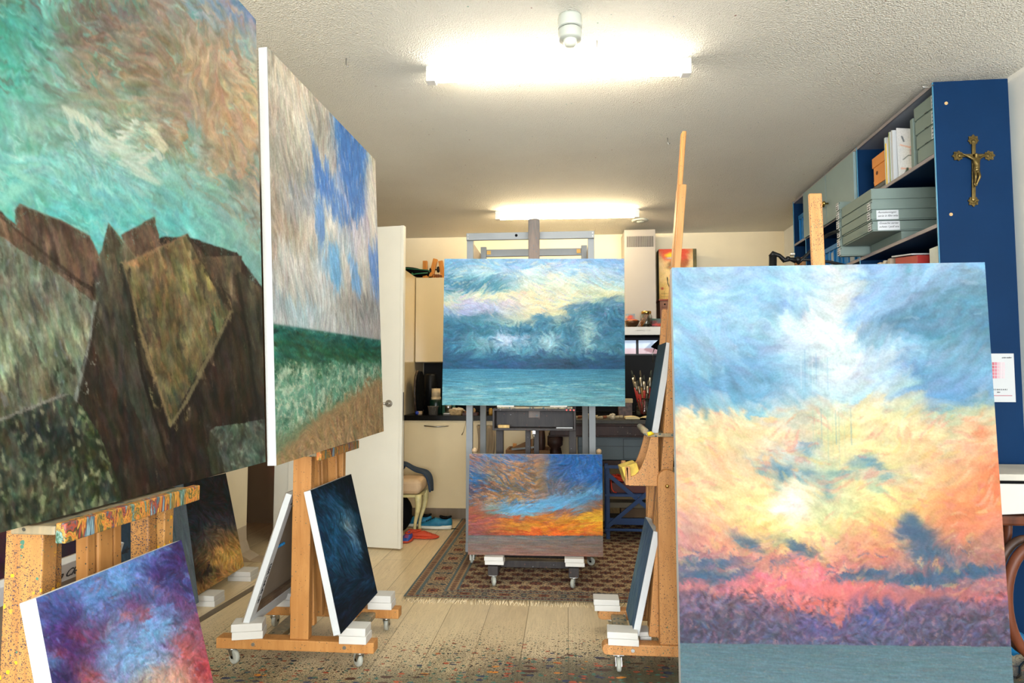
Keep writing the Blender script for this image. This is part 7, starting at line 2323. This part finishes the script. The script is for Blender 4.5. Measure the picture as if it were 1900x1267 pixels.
shoe('running_shoe', 'teal running shoe with white sole standing right behind the stool legs', -1.115, 5.46, PI, 0.29, (teal, sol, blk))
shoe('running_shoe', 'second teal running shoe half hidden under the beige stool', -1.30, 5.53, PI, 0.29, (teal, sol, blk))
orm = plain('orange_fabric', 'b83c18', 0.7, var=0.1)
rs_ = shoe('low_shoe', 'flat orange slip-on shoe on floor below the stool', -1.14, 5.13, 0, 0.25, (orm, orm, orm))
rs_.scale = (1, 0.9, 0.62)
rs2 = shoe('low_shoe', 'blue and orange shoe pointing forward at the door edge', -1.245, 5.02, -PI / 2, 0.2, (plain('royal_blue', '14489c', 0.5, var=0.1), orm, orm))
rs2.scale = (0.8, 0.8, 0.6)
lc_ = MB().tube([(-0.975, 5.44, 0.006), (-0.94, 5.43, 0.01), (-0.90, 5.42, 0.004)], 0.004, n=6).build('loose_lace', blk)
tag(lc_, 'black lace end lying on floor beside the teal shoe', 'shoelace')

# ------------------------------------------------------------------ tall blue shelving on the right wall
SH = Vector((1.812, 3.279, 0))
SA = Vector((math.sin(math.radians(1.58)), math.cos(math.radians(1.58)), 0))      # along the shelf
SD = Vector((SA.y, -SA.x, 0))                                                    # into the shelf
def S(a, d, z): return SH + SA * a + SD * d + Vector((0, 0, z))
def sbox(m, a0, a1, d0, d1, z0, z1):
    return m.hexa([S(a0, d0, z0), S(a0, d1, z0), S(a1, d1, z0), S(a1, d0, z0), S(a0, d0, z1), S(a0, d1, z1), S(a1, d1, z1), S(a1, d0, z1)])
DEP = 0.34
shv = thing('blue_shelving', 'tall dark blue shelving unit along the right wall with crucifix on its end', 'shelving', S(1.0, DEP / 2, 0))
B1, B2 = M['blue_deep'], M['blue_light']
A_ = [0.0, 0.92, 1.90, 2.18]
TOPZ = 2.72
LV = [0.30, 0.74, 1.20, 1.66, 2.015, 2.365]
sbox(MB(), 0.0, 0.018, 0.0, DEP, 0.0, TOPZ).build('end_panel', B1, shv, bev=0.001)
for a in A_[1:]:
    sbox(MB(), a - 0.018, a, 0.0, DEP, 0.0, TOPZ).build('upright', B1, shv, bev=0.001)
sbox(MB(), 0.018, 2.162, 0.0, DEP, TOPZ - 0.018, TOPZ).build('top_board', M['blue_edge'], shv)
for k in range(3):
    for z in LV:
        sbox(MB(), A_[k] + 0.018 * (k == 0) , A_[k + 1] - 0.018, 0.004, DEP - 0.006, z - 0.018, z).build('shelf_board', B1, shv)
sbox(MB(), 0.018, 2.162, DEP - 0.006, DEP, 0.0, TOPZ - 0.018).build('back_panel', B2, shv)
m = MB()
for z in LV + [TOPZ - 0.0]:
    sbox(m, 0.018, 2.162, -0.002, 0.004, z - 0.018, z)
m.build('edge_band', plain('edge_taupe', '8c8488', 0.5), shv)
m = MB()
for a in [0.0] + A_[1:]:
    a1 = a + 0.009 if a == 0 else a - 0.009
    sbox(m, a1 - 0.0045, a1 + 0.0045, -0.003, 0.004, 0.0, TOPZ)
m.build('edge_strip', B2, shv)
# cup of the dowel holes and scratches on the end panel
def onpanel(px, py): 
    return at(px, py, 'y', 3.279)
for px, py in ((1755, 192), (1849, 188), (1764, 398), (1855, 641)):
    c = onpanel(px, py)
    MB().cyl(c + Vector((0, -0.004, 0)), c + Vector((0, 0.002, 0)), 0.008, n=14).build('dowel_plug', plain('dowel_%d' % px, 'b89868', 0.6), shv)
m = MB()
for pts in (((1828, 347), (1829, 353)), ((1849, 337), (1851, 345)), ((1838, 369), (1842, 375), (1842, 388))):
    m.tube([onpanel(*p) + Vector((0, -0.0005, 0)) for p in pts], 0.0015, n=5)
m.build('scratch', plain('scratch_white', 'b8c8d8', 0.6), shv)
# grey-green doors of the middle unit
for k, (a0, a1) in enumerate(((0.925, 1.395), (1.405, 1.879))):
    d = sbox(MB(), a0, a1, -0.018, 0.0, LV[5] - 0.012, TOPZ - 0.02).build('cabinet_door', plain('door_grey_green_%d' % k, '7c9294', 0.45, var=0.02), shv, bev=0.001)
    c = S((a1 - 0.035) if k == 0 else (a0 + 0.035), -0.018, LV[5] + 0.12)
    MB().lathe([(0.006, 0.0), (0.006, 0.02), (0.016, 0.024), (0.018, 0.034), (0.010, 0.042), (0.0, 0.043)], c, 16, axis=-SD).build('door_knob', M['brass'], d)
# lowest compartments have doors too
for k, (a0, a1) in enumerate(((0.02, 0.9), (0.925, 1.879))):
    sbox(MB(), a0, a1, -0.018, 0.0, 0.02, LV[1] - 0.02).build('cabinet_door', plain('door_blue_%d' % k, '13416e', 0.45), shv, bev=0.001)

# ---- crucifix
cx = thing('crucifix', 'ornate brass crucifix hanging on the blue end panel', 'crucifix', onpanel(1804, 318) + Vector((0, -0.006, 0)))
BR = plain('aged_brass', '6e5e38', 0.38, metal=0.9, var=0.2, scale=60)
def cp(px, py, dy=0.0): return onpanel(px, py) + Vector((0, -dy, 0))
top, bot, lf, rt, mid = cp(1804, 262, .01), cp(1804, 372, .01), cp(1776, 290, .01), cp(1833, 290, .01), cp(1804, 291, .01)
m = MB()
m.beam(top, bot, 0.017, 0.010, up=(0, 1, 0))
m.build('upright_beam', BR, cx, bev=0.003)
MB().beam(lf, rt, 0.016, 0.010, up=(0, 1, 0)).build('cross_beam', BR, cx, bev=0.003)
def finial(c, dirv):
    c, d = Vector(c), Vector(dirv)
    s = Vector((0, 1, 0)).cross(d)
    m = MB()
    pts = []
    n = 36
    for k in range(n):
        a = -PI + 2 * PI * k / n
        r = 0.030 * (1 + 0.13 * math.cos(a * 9)) * (0.78 + 0.3 * math.cos(a))
        r = max(r, 0.012)
        pts.append(c + d * (r * math.cos(a)) + s * (r * 0.92 * math.sin(a)))
    m.prism([p + Vector((0, 0.002, 0)) for p in pts], (0, -0.006, 0))
    m.ball(c + Vector((0, -0.004, 0)), (0.011, 0.006, 0.011), n=12)
    for k in range(5):
        a = -1.0 + 0.5 * k
        m.ball(c + d * (0.02 * math.cos(a)) + s * (0.02 * math.sin(a)) + Vector((0, -0.004, 0)), 0.0035, n=8)
    m.build('finial', BR, cx)
finial(cp(1804, 264, .006), (0, 0, 1)); finial(cp(1804, 371, .006), (0, 0, -1)); finial(cp(1779, 290, .006), (-1, 0, 0)); finial(cp(1830, 290, .006), (1, 0, 0))
# the figure: one continuous skin
def figure():
    s = 1.0
    hip = cp(1806, 318, .022)
    che = cp(1806, 300, .022)
    nk = cp(1806, 294, .022)
    me = bpy.data.meshes.new('figure')
    V = [hip, cp(1806.5, 309, .024), che, nk, cp(1805, 290.5, .026), cp(1804.8, 287.5, .026),
         cp(1798, 296, .020), cp(1789, 291, .018), cp(1781, 287, .016),
         cp(1814, 296, .020), cp(1822, 291, .018), cp(1830, 288, .016),
         cp(1803.5, 322, .022), cp(1803, 331, .032), cp(1804, 344, .018), cp(1805, 348, .022),
         cp(1809, 322, .022), cp(1810, 331, .034), cp(1807, 344, .022), cp(1806, 348, .024)]
    E_ = [(0, 1), (1, 2), (2, 3), (3, 4), (4, 5), (2, 6), (6, 7), (7, 8), (2, 9), (9, 10), (10, 11), (0, 12), (12, 13), (13, 14), (14, 15), (0, 16), (16, 17), (17, 18), (18, 19)]
    Rr = [.0135, .011, .0145, .006, .0085, .0075, .006, .0045, .003, .006, .0045, .003, .009, .0075, .005, .003, .009, .0075, .005, .003]
    inv = W[cx.name].inverted()
    me.from_pydata([tuple(inv @ v) for v in V], E_, [])
    o = bpy.data.objects.new('figure', me)
    COL.objects.link(o)
    o.parent = cx
    sk_ = o.modifiers.new('skin', 'SKIN')
    lay_ = me.skin_vertices[0] if me.skin_vertices else None
    if lay_ is None:
        bm = bmesh.new(); bm.from_mesh(me)
        ly = bm.verts.layers.skin.verify()
        bm.verts.ensure_lookup_table()
        for i, v in enumerate(bm.verts):
            v[ly].radius = (Rr[i], Rr[i]); v[ly].use_root = (i == 0)
        bm.to_mesh(me); bm.free()
    else:
        for i, d in enumerate(lay_.data):
            d.radius = (Rr[i], Rr[i]); d.use_root = (i == 0)
    sb_ = o.modifiers.new('smooth', 'SUBSURF'); sb_.levels = sb_.render_levels = 2
    me.materials.append(BR)
    W[o.name] = W[cx.name].copy()
    return o
fg = figure()
MB().lathe([(0.012, 0.0), (0.015, -0.006), (0.013, -0.015), (0.010, -0.018)], cp(1806, 315, .022), 14).build('loincloth', BR, fg)

# ---- archive boxes
def abox(label, a0, a1, d0, d1, z0, h, lab_faces=(), group=None, lid=True, write=None):
    t = thing('archive_box', label, 'box', S((a0 + a1) / 2, (d0 + d1) / 2, z0), 0, group)
    sbox(MB(), a0 + .007, a1 - .007, d0 + .007, d1 - .007, z0, z0 + h - 0.002).build('box_body', M['box_green'], t, bev=0.0015)
    if lid:
        sbox(MB(), a0, a1, d0, d1, z0 + h * 0.12, z0 + h - 0.001).build('box_lid', M['box_green'], t, bev=0.0015)
    for kind, p0, p1 in lab_faces:
        m = MB()
        if kind == 'side':      # on the face looking into the room (d0)
            sbox(m, p0, p1, d0 - 0.0008, d0, z0 + h * 0.10, z0 + h * 0.92)
            o = m.build('paper_label', M['paper'], t)
            for j in range(3):
                text_part(('Nr. 19 - 20', 'serie a', '2009')[j], 'handwriting', M['ink'], t, S(p1 - 0.004, d0 - 0.0015, z0 + h * (0.70 - 0.25 * j)), -SA, (0, 0, 1), 0.013, 0.3, 0.0003)
        else:                   # on the end looking at the camera (a0)
            sbox(m, a0 - 0.0008, a0, p0, p1, z0 + h * 0.06, z0 + h * 0.97)
            o = m.build('paper_label', M['paper'], t)
            for j, w_ in enumerate(write or ()):
                text_part(w_, 'handwriting', M['ink'], t, S(a0 - 0.0015, p0 + 0.006, z0 + h * (0.68 - 0.36 * j)), SD, (0, 0, 1), 0.016, 0.4, 0.0003)
    return t
Z1 = LV[5] + 0.001
hh = 0.078
nmz = ['lowest', 'second from bottom', 'third from bottom', 'topmost']
for k in range(4):
    off = 0.012 * (3 - k)
    t = abox(nmz[k] + ' grey-green archive box in the top-shelf stack by end panel', 0.022, 0.235 - off, 0.012 + 0.002 * k, 0.33, Z1 + k * (hh + 0.001), hh, (('side', 0.028, 0.062),) if k else (), 'archive boxes on the top shelf')
    if k:
        m = MB()
        sbox(m, 0.10, 0.125, 0.009 + 0.002 * k, 0.0115 + 0.002 * k, Z1 + k * (hh + .001) + 0.006, Z1 + k * (hh + .001) + 0.010)
        m.build('thumb_notch', M['box_seam'], t)
sb_ = thing('binder_box', 'upright grey-green binder box between archive boxes and magazines', 'box', S(0.255, 0.17, Z1))
sbox(MB(), 0.242, 0.272, 0.014, 0.30, Z1, Z1 + 0.27).build('box_body', M['box_green'], sb_, bev=0.003)
# magazines
mz = thing('magazine', 'white magazine with a red flower cover leaning against the binder box', 'magazine', S(0.33, 0.1, Z1))
m = MB()
m.hexa([S(0.445, 0.03, Z1 + .001), S(0.285, 0.11, Z1 + .001), S(0.285, 0.118, Z1 + .001), S(0.445, 0.038, Z1 + .001), S(0.455, 0.03, Z1 + .30), S(0.33, 0.115, Z1 + .24), S(0.33, 0.122, Z1 + .24), S(0.455, 0.038, Z1 + .30)])
m.build('pages', M['paper'], mz)
def cover_grid():
    p = Picture(0, 0, 16, 30, [0, 8, 16], [(0, 'd8d8d8 d4d6d8 dcdcdc'), (15, 'd0d4d8 dcdcd8 d8d8dc'), (30, 'd0d4d4 d4d4d0 d0d0d4')], res=5, warp=1, wcell=4, seed=97)
    p.blob(11, 15, 3.2, 3.4, 'a82c34', 0.95, 0.3, 2)
    p.blob(11, 21, 3.0, 1.5, 'b83840', 0.8, -0.4, 2)
    p.line([(2, 10), (7, 12), (13, 11)], 0.9, 'e0a890', 0.8)
    p.line([(2, 24), (8, 26), (14, 23)], 0.9, 'dca088', 0.8)
    p.line([(3, 19), (6, 17), (9, 17.5)], 0.4, '2c3c38', 0.9)
    p.line([(3, 29), (5, 25), (6, 30)], 1.2, '384c40', 0.9)
    p.line([(8, 29), (9, 26), (11, 30)], 1.2, '384c40', 0.9)
    p.line([(3, 5), (4, 8)], 0.8, '505860', 0.8)
    return p
u, v = np.meshgrid(np.linspace(0, 1, 50), np.linspace(0, 1, 90))
e_ = SD * -0.0012
color_grid('cover', [S(0.455, 0.03, Z1 + .30) + e_, S(0.33, 0.115, Z1 + .24) + e_, S(0.285, 0.11, Z1 + .001) + e_, S(0.445, 0.03, Z1 + .001) + e_], 50, 90, cover_grid().sample(u.ravel() * 16, v.ravel() * 30), paint_mat('cover_print'), mz)
spines = [('c8ccd0', .010, .29, 'grey-white'), ('dcdce0', .012, .285, 'pale lilac'), ('d8dcd0', .009, .30, 'cream-white'), ('8ca060', .010, .295, 'olive green'), ('dcd4d0', .012, .28, 'pink-white'),
          ('e8e4dc', .014, .27, 'cream'), ('e8c020', .014, .245, 'bright yellow'), ('c8dcd8', .016, .285, 'pale mint')]
a = 0.462
for k, (c, w, h, nm) in enumerate(spines):
    t = thing('magazine', nm + ' magazine spine standing between flower magazine and orange box', 'magazine', S(a + w / 2, 0.15, Z1), 0, 'magazines on the top shelf')
    sbox(MB(), a, a + w - 0.0008, 0.012 + 0.004 * (k % 3), 0.22, Z1, Z1 + h).build('pages', M['paper'], t)
    sbox(MB(), a - 0.0002, a + w - 0.0006, 0.0105 + 0.004 * (k % 3), 0.0118 + 0.004 * (k % 3), Z1, Z1 + h).build('spine', plain('spine_%d' % k, c, 0.5, var=0.03), t)
    a += w + 0.0018
ob = thing('orange_box', 'orange lidded cardboard box with finger hole on black trays', 'box', S(0.66, 0.15, Z1 + 0.05))
ORG = plain('orange_card', 'd88a3c', 0.6, var=0.04)
sbox(MB(), 0.60, 0.755, 0.03, 0.30, Z1 + 0.055, Z1 + 0.20).build('box_body', ORG, ob, bev=0.002)
sbox(MB(), 0.595, 0.76, 0.024, 0.305, Z1 + 0.165, Z1 + 0.225).build('box_lid', ORG, ob, bev=0.002)
MB().cyl(S(0.71, 0.0285, Z1 + 0.125), S(0.71, 0.0302, Z1 + 0.125), 0.012, n=16).build('finger_hole', plain('hole_brown', '5c3018', 0.8), ob)
for k in range(2):
    o = sbox(MB(), 0.585, 0.77, 0.02 + 0.004 * k, 0.31, Z1 + 0.026 * k, Z1 + 0.026 * k + 0.022).build('flat_tray', plain('tray_grey_black_%d' % k, '3c4448' if k else '5c6468', 0.5), bev=0.002)
    tag(o, ('lower grey tray' if k == 0 else 'upper black tray') + ' lying under the orange box', 'tray')
o = MB().lathe([(0.0, 0.0), (0.004, 0.0), (0.006, 0.01), (0.017, 0.014), (0.019, 0.024), (0.012, 0.031), (0.0, 0.032)][::1], S(0.90, 0.10, Z1 + 0.115), 18, axis=-SA).build('steel_knob', M['chrome'])
tag(o, 'round steel knob on the inner shelf wall left of the orange box', 'knob')

# ---- big portfolio boxes pushed out of the second shelf
Z2 = LV[4] + 0.001
bh_ = 0.056
near_names = ['lowest jutting', 'second lowest', 'third', 'uppermost']
abox('large grey-green portfolio box set back beneath the jutting near stack', 0.42, 0.80, 0.02, 0.30, Z2, bh_, (), 'portfolio boxes jutting out, near stack')
wr = [("Gouache series", "schets / poll nrs"), ("Aantekeningen", "serie in film wks"), None, None]
for k in range(4):
    a0 = 0.40 + (0.012, -0.004, 0.006, 0.010)[k]
    faces = [('side', a0 + 0.012, a0 + 0.05)]
    if k in (0, 1):
        faces.append(('end', -0.105 + 0.012 * k * -1, 0.01 - 0.012 * k))
    if k == 3:
        faces = []
    abox(near_names[k] + ' large grey-green portfolio box in the near stack jutting out', a0, a0 + 0.415, -0.135 + (0.0, -0.010, -0.004, 0.0)[k], 0.28, Z2 + (k + 1) * (bh_ + 0.001), bh_ + (0.012 if k == 3 else 0), faces, 'portfolio boxes jutting out, near stack', True, wr[k])
rear_names = ['lowest', 'second lowest', 'third lowest', 'third highest', 'second highest', 'uppermost']
for k in range(6):
    a0 = 0.835 + (0.0, 0.004, -0.002, 0.006, 0.001, 0.005)[k]
    abox(rear_names[k] + ' large grey-green portfolio box in the rear stack jutting out', a0, a0 + 0.05, -0.145, 0.12, Z2 + k * (bh_ + 0.001), bh_, [('side', a0 + 0.004, a0 + 0.046)], 'portfolio boxes jutting out, rear stack')
# things on the shelves lower down
Z3 = LV[3] + 0.001
def crate(label, a0, a1, z0, h, d0=0.03):
    t = thing('plastic_crate', label, 'crate', S((a0 + a1) / 2, 0.15, z0))
    m = MB()
    sbox(m, a0 + .012, a1 - .012, d0 + .012, 0.32, z0, z0 + h - 0.02)
    m.build('crate_body', M['crate_blue'], t, bev=0.004)
    m = MB()
    sbox(m, a0, a1, d0, 0.33, z0 + h - 0.035, z0 + h)
    m.build('crate_rim', M['crate_blue'], t, bev=0.003)
    m = MB()
    n = 3
    for i in range(n + 1):
        aa = a0 + 0.012 + (a1 - a0 - 0.036) * i / n
        sbox(m, aa, aa + 0.012, d0, d0 + 0.013, z0 + 0.002, z0 + h - 0.036)
    m.build('crate_ribs', M['crate_blue'], t, bev=0.002)
    m = MB()
    sbox(m, a0 + (a1 - a0) * 0.35, a0 + (a1 - a0) * 0.65, d0 + 0.010, d0 + 0.0119, z0 + 0.02, z0 + h * 0.75)
    m.build('paper_label', plain('label_grey_' + str(len(W)), 'a8b4bc', 0.6), t)
    return t
crate('blue plastic crate on the top shelf at the far end of shelving', 1.915, 2.15, Z1, 0.23)
crate('blue plastic crate on the second shelf behind the portfolio boxes', 0.95, 1.30, Z2, 0.27)
crate('second blue plastic crate on the second shelf nearer the wooden mast', 1.33, 1.60, Z2, 0.19)
o = MB().ball(S(1.98, 0.12, Z1 + 0.267), (0.05, 0.045, 0.034), n=16).build('white_cloth', M['paper'])
tag(o, 'white bundled cloth on the far-end blue crate', 'cloth')
kb_ = thing('cardboard_carton', 'brown cardboard carton on the second shelf at the far end', 'box', S(2.04, 0.1, Z2))
sbox(MB(), 1.93, 2.12, -0.02, 0.28, Z2, Z2 + 0.20).build('box_body', plain('carton', 'a87c54', 0.8, var=0.04), kb_, bev=0.002)
o = sbox(MB(), 0.70, 0.90, 0.03, 0.30, Z3, Z3 + 0.29)
wb = thing('storage_box', 'bundle of upright paper folders below the rear portfolio stack', 'folders', S(0.72, 0.1, Z3))
a = 0.56
for k, (c, w) in enumerate((('b8a894', .03), ('a09080', .022), ('8c3c34', .012), ('d8ccb4', .02), ('c8bca4', .025), ('6c7c84', .012), ('d0b898', .03), ('5c4c40', .02), ('c0ac94', .03), ('a8402c', .014), ('5c6c78', .02))):
    sbox(MB(), a, a + w, 0.02, 0.26, Z3, Z3 + 0.285 - 0.01 * (k % 3)).build('folder', plain('folder_%d' % k, c, 0.7), wb)
    a += w + 0.002
rb_ = thing('red_folder', 'red folder and papers tilted on the third shelf under the boxes', 'folder', S(0.35, 0.1, Z3))
m = MB()
m.hexa([S(0.26, 0.02, Z3 + 0.001), S(0.50, 0.02, Z3 + 0.001), S(0.50, 0.28, Z3 + 0.001), S(0.26, 0.28, Z3 + 0.001), S(0.26, 0.02, Z3 + 0.245), S(0.50, 0.02, Z3 + 0.275), S(0.50, 0.28, Z3 + 0.275), S(0.26, 0.28, Z3 + 0.245)])
m.build('folder_cover', plain('red_card', 'a82c28', 0.5), rb_, bev=0.002)
m = MB()
m.hexa([S(0.30, 0.01, Z3 + 0.255), S(0.52, 0.01, Z3 + 0.282), S(0.52, 0.25, Z3 + 0.282), S(0.30, 0.25, Z3 + 0.255), S(0.30, 0.01, Z3 + 0.262), S(0.52, 0.01, Z3 + 0.290), S(0.52, 0.25, Z3 + 0.290), S(0.30, 0.25, Z3 + 0.262)])
m.build('papers', M['paper'], rb_)
wp_ = thing('white_carton', 'white carton standing beside the end panel on the third shelf', 'box', S(0.11, 0.15, Z3))
sbox(MB(), 0.03, 0.20, 0.05, 0.28, Z3, Z3 + 0.265).build('box_body', plain('white_carton', 'd4dcd4', 0.6), wp_, bev=0.003)
o = MB().tube([S(-0.012, -0.006, 2.70), S(-0.014, -0.03, 2.688), S(-0.012, -0.055, 2.692), S(-0.01, -0.062, 2.704)], 0.0028, n=6).build('screw_hook', M['steel'])
tag(o, 'small steel hook at the top corner of the blue shelving', 'hook')

# ---- articulated arm with clamp in front of the shelving
ar = thing('articulated_arm', 'black articulated studio arm clamped in front of the blue shelving', 'arm', (1.35, 3.9, 0.0))
YA = 3.55
def ap(px, py, y=YA): return at(px, py, 'y', y)
MB().tube([ap(1433, 560), ap(1434, 474)], 0.020, n=16).build('lamp_barrel', M['black_plastic'], ar)
m = MB()
m.tube([ap(1432, 476), ap(1434, 471), ap(1446, 474), ap(1455, 483), ap(1466, 481), ap(1476, 483)], [0.018, 0.016, 0.010, 0.014, 0.010, 0.016], n=10)
m.ball(ap(1462, 480), 0.014, n=10); m.ball(ap(1480, 482), 0.018, n=12)
m.tube([ap(1443, 470), ap(1447, 477)], 0.004, n=6)
m.build('clamp_joint', M['black_plastic'], ar)
MB().tube([ap(1480, 482), ap(1500, 482), ap(1540, 486), ap(1562, 491), ap(1600, 500, YA + 0.1)], 0.008, n=10).build('arm_rod', M['black_plastic'], ar)
MB().tube([ap(1480, 489), ap(1490, 480), ap(1503, 467), ap(1515, 452), ap(1535, 436), ap(1550, 430, YA + .1), ap(1555, 430, YA + 0.42)], 0.009, n=10).build('arm_cable', M['black_plastic'], ar)
MB().box(tuple(ap(1470, 474) - Vector((0.012, 0.012, 0.0))), tuple(ap(1470, 474) + Vector((0.012, 0.012, 0.014)))).build('clamp_knob', M['chrome'], ar, bev=0.003)
b0 = ap(1433, 560)
MB().tube([b0, Vector((b0.x, b0.y, 0.05))], 0.014, n=12).build('stand_pole', M['black_plastic'], ar)
m = MB()
for k in range(3):
    a = k * 2.1 + 0.4
    m.tube([(b0.x, b0.y, 0.35), (b0.x + 0.16 * math.cos(a), b0.y + 0.16 * math.sin(a), 0.012)], 0.010, n=8)
m.build('tripod_legs', M['black_plastic'], ar)

# ---- calendar on the panel edge
cal = thing('wall_calendar', 'white wall calendar with pink colour squares hanging on the blue panel', 'calendar', at(1862, 745, 'y', 3.27))
Yc = 3.268
c0, c1 = at(1808, 656, 'y', Yc), at(1885, 746, 'y', Yc)
MB().box((c0.x, Yc, c1.z), (c1.x, Yc + 0.004, c0.z)).build('sheet', plain('calendar_paper', 'b4b8ba', 0.7, var=0.0), cal)
pk = ['a04c58', 'a85460', 'b4606c', 'b87080', 'c49ca4', 'c8b0b6']
def cbox(m, px0, py0, px1, py1):
    a, b = at(px0, py0, 'y', Yc), at(px1, py1, 'y', Yc)
    m.box((a.x, Yc - 0.0010, b.z), (b.x, Yc - 0.0001, a.z))
for ci, c in enumerate(pk):
    m = MB(); any_ = False
    for r in range(5):
        for q in range(10):
            x = 1826 + q * 4.9
            if x < 1822 or q > 7: continue
            sh = 0 if q + r < 3 else 1 if (q + r) < 5 and q < 4 else 2 if q < 4 else 3 if q == 4 else 4 if q < 6 else 5
            if sh == ci:
                cbox(m, x, 672 + r * 6.2, x + 4.0, 672 + r * 6.2 + 5.2); any_ = True
    if any_: m.build('colour_squares', plain('cal_pink_%d' % ci, c, 0.6, var=0.0), cal)
m = MB(); cbox(m, 1843, 733, 1878, 734.8)
m.build('base_bar', plain('cal_bar', 'a87c84', 0.6), cal)
text_part('artist atelier', 'heading', M['ink'], cal, at(1859, 664.5, 'y', Yc - 0.0012), (1, 0, 0), (0, 0, 1), 0.009)
text_part('F E B R U A R I', 'day_letters', M['ink'], cal, at(1843, 724, 'y', Yc - 0.0012), (1, 0, 0), (0, 0, 1), 0.010)
text_part('2026', 'year', M['ink'], cal, at(1850, 728.5, 'y', Yc - 0.0012), (1, 0, 0), (0, 0, 1), 0.007)

# ---- white table at the right edge
tbx = thing('white_table', 'white table with black gap under its top at the right edge', 'table', (2.0, 3.0, 0.0))
WT = plain('table_enamel', 'bebcb6', 0.4, var=0.015)
TX0, TX1, TY0, TY1 = 1.30, 2.42, 2.86, 3.20
MB().box((TX0, TY0, 0.835), (TX1 - 0.20, TY1, 0.862)).build('table_top', plain('table_top_cream', 'b8b4a8', 0.4), tbx, bev=0.003)
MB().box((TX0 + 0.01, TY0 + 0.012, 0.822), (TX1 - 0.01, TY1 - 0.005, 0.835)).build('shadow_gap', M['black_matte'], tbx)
pts = [(TX0, 0.822), (TX0, 0.70)] + [(TX0 + (TX1 - TX0) * k / 14, 0.695 + 0.018 * math.sin(PI * ((k / 14 - 0.45) / 0.55 if k / 14 > 0.45 else 0))) for k in range(1, 14)] + [(TX1, 0.70), (TX1, 0.822)]
MB().prism([(x, TY0 + 0.005, z) for x, z in pts], (0, 0.02, 0)).build('apron', WT, tbx, bev=0.002)
MB().box((TX0 + 0.02, TY1 - 0.03, 0.70), (TX1 - 0.02, TY1 - 0.01, 0.822)).build('apron', WT, tbx)
for x in (TX0 + 0.12, TX1 - 0.12):
    for y in (TY0 + 0.06, TY1 - 0.06):
        MB().tube([(x, y, 0.715), (x, y, 0.45), (x + 0.015, y, 0.2), (x, y, 0.0)], [0.03, 0.024, 0.02, 0.018], n=12).build('leg', WT, tbx)
BW_ = wood('bentwood_brown', '6c3820', '44200f', gscale=12)
bw = thing('bentwood_chair', 'brown bentwood chair with a big curved hoop under the white table', 'chair', (2.12, 2.95, 0.0))
MB().box((TX0 + 0.2, 2.84, 0.655), (TX1 + 0.05, 3.10, 0.692)).build('seat_frame', BW_, bw, bev=0.01)
def yp(px, py, y): return at(px, py, 'y', y)
MB().tube([yp(1864, 930, 2.93), yp(1870, 960, 2.93), yp(1869, 990, 2.93), yp(1860, 1030, 2.93), yp(1845, 1060, 2.93)], [0.022] * 5, n=12, flat=0.7).build('curved_leg', BW_, bw)
cxp = yp(1932, 1118, 2.80)
pts = []
for k in range(41):
    a = 2 * PI * k / 40
    pts.append((cxp.x + 0.128 * math.cos(a), 2.80, cxp.z + 0.228 * math.sin(a)))
MB().tube(pts, 0.0195, n=12, cap=False).build('bent_hoop', BW_, bw)
pts = [(p[0] - 0.012, 2.845, p[2] + 0.012) for p in pts]
MB().tube(pts, 0.0165, n=12, cap=False).build('inner_hoop', wood('bentwood_dark', '4c3428', '2c201a'), bw)
rn = [yp(1868, 1216, 2.78), yp(1885, 1208, 2.76), yp(1910, 1204, 2.76), yp(1960, 1204, 2.76)]
rn = [Vector((p.x, p.y, 0.025)) for p in rn]
MB().tube(rn, 0.022, n=12).build('floor_runner', BW_, bw)
cb3 = MB().tube([at(1850, 1225, 'z', 0.006), at(1872, 1250, 'z', 0.006), at(1885, 1258, 'z', 0.006), at(1893, 1252, 'z', 0.006), at(1892, 1238, 'z', 0.006), at(1900, 1228, 'z', 0.006), at(1940, 1230, 'z', 0.006)], 0.005, n=8).build('black_cable', M['black_plastic'])
tag(cb3, 'black cable snaking over the floor in the bottom right corner', 'cable')
bs = thing('plastic_bag', 'bright blue plastic bag on floor against the blue panel', 'bag', at(1880, 1196, 'z', 0.0))
p0 = at(1880, 1197, 'y', 3.24)
m = MB().ball((p0.x - 0.02, 3.215, 0.055), (0.07, 0.04, 0.055), n=18)
q = random.Random(5)
m.v = [p + Vector((q.uniform(-1, 1), q.uniform(-1, 1), q.uniform(-1, 1))) * 0.005 for p in m.v]
m.build('bag_body', plain('bright_blue_film', '1478b4', 0.25, var=0.25, scale=25), bs)
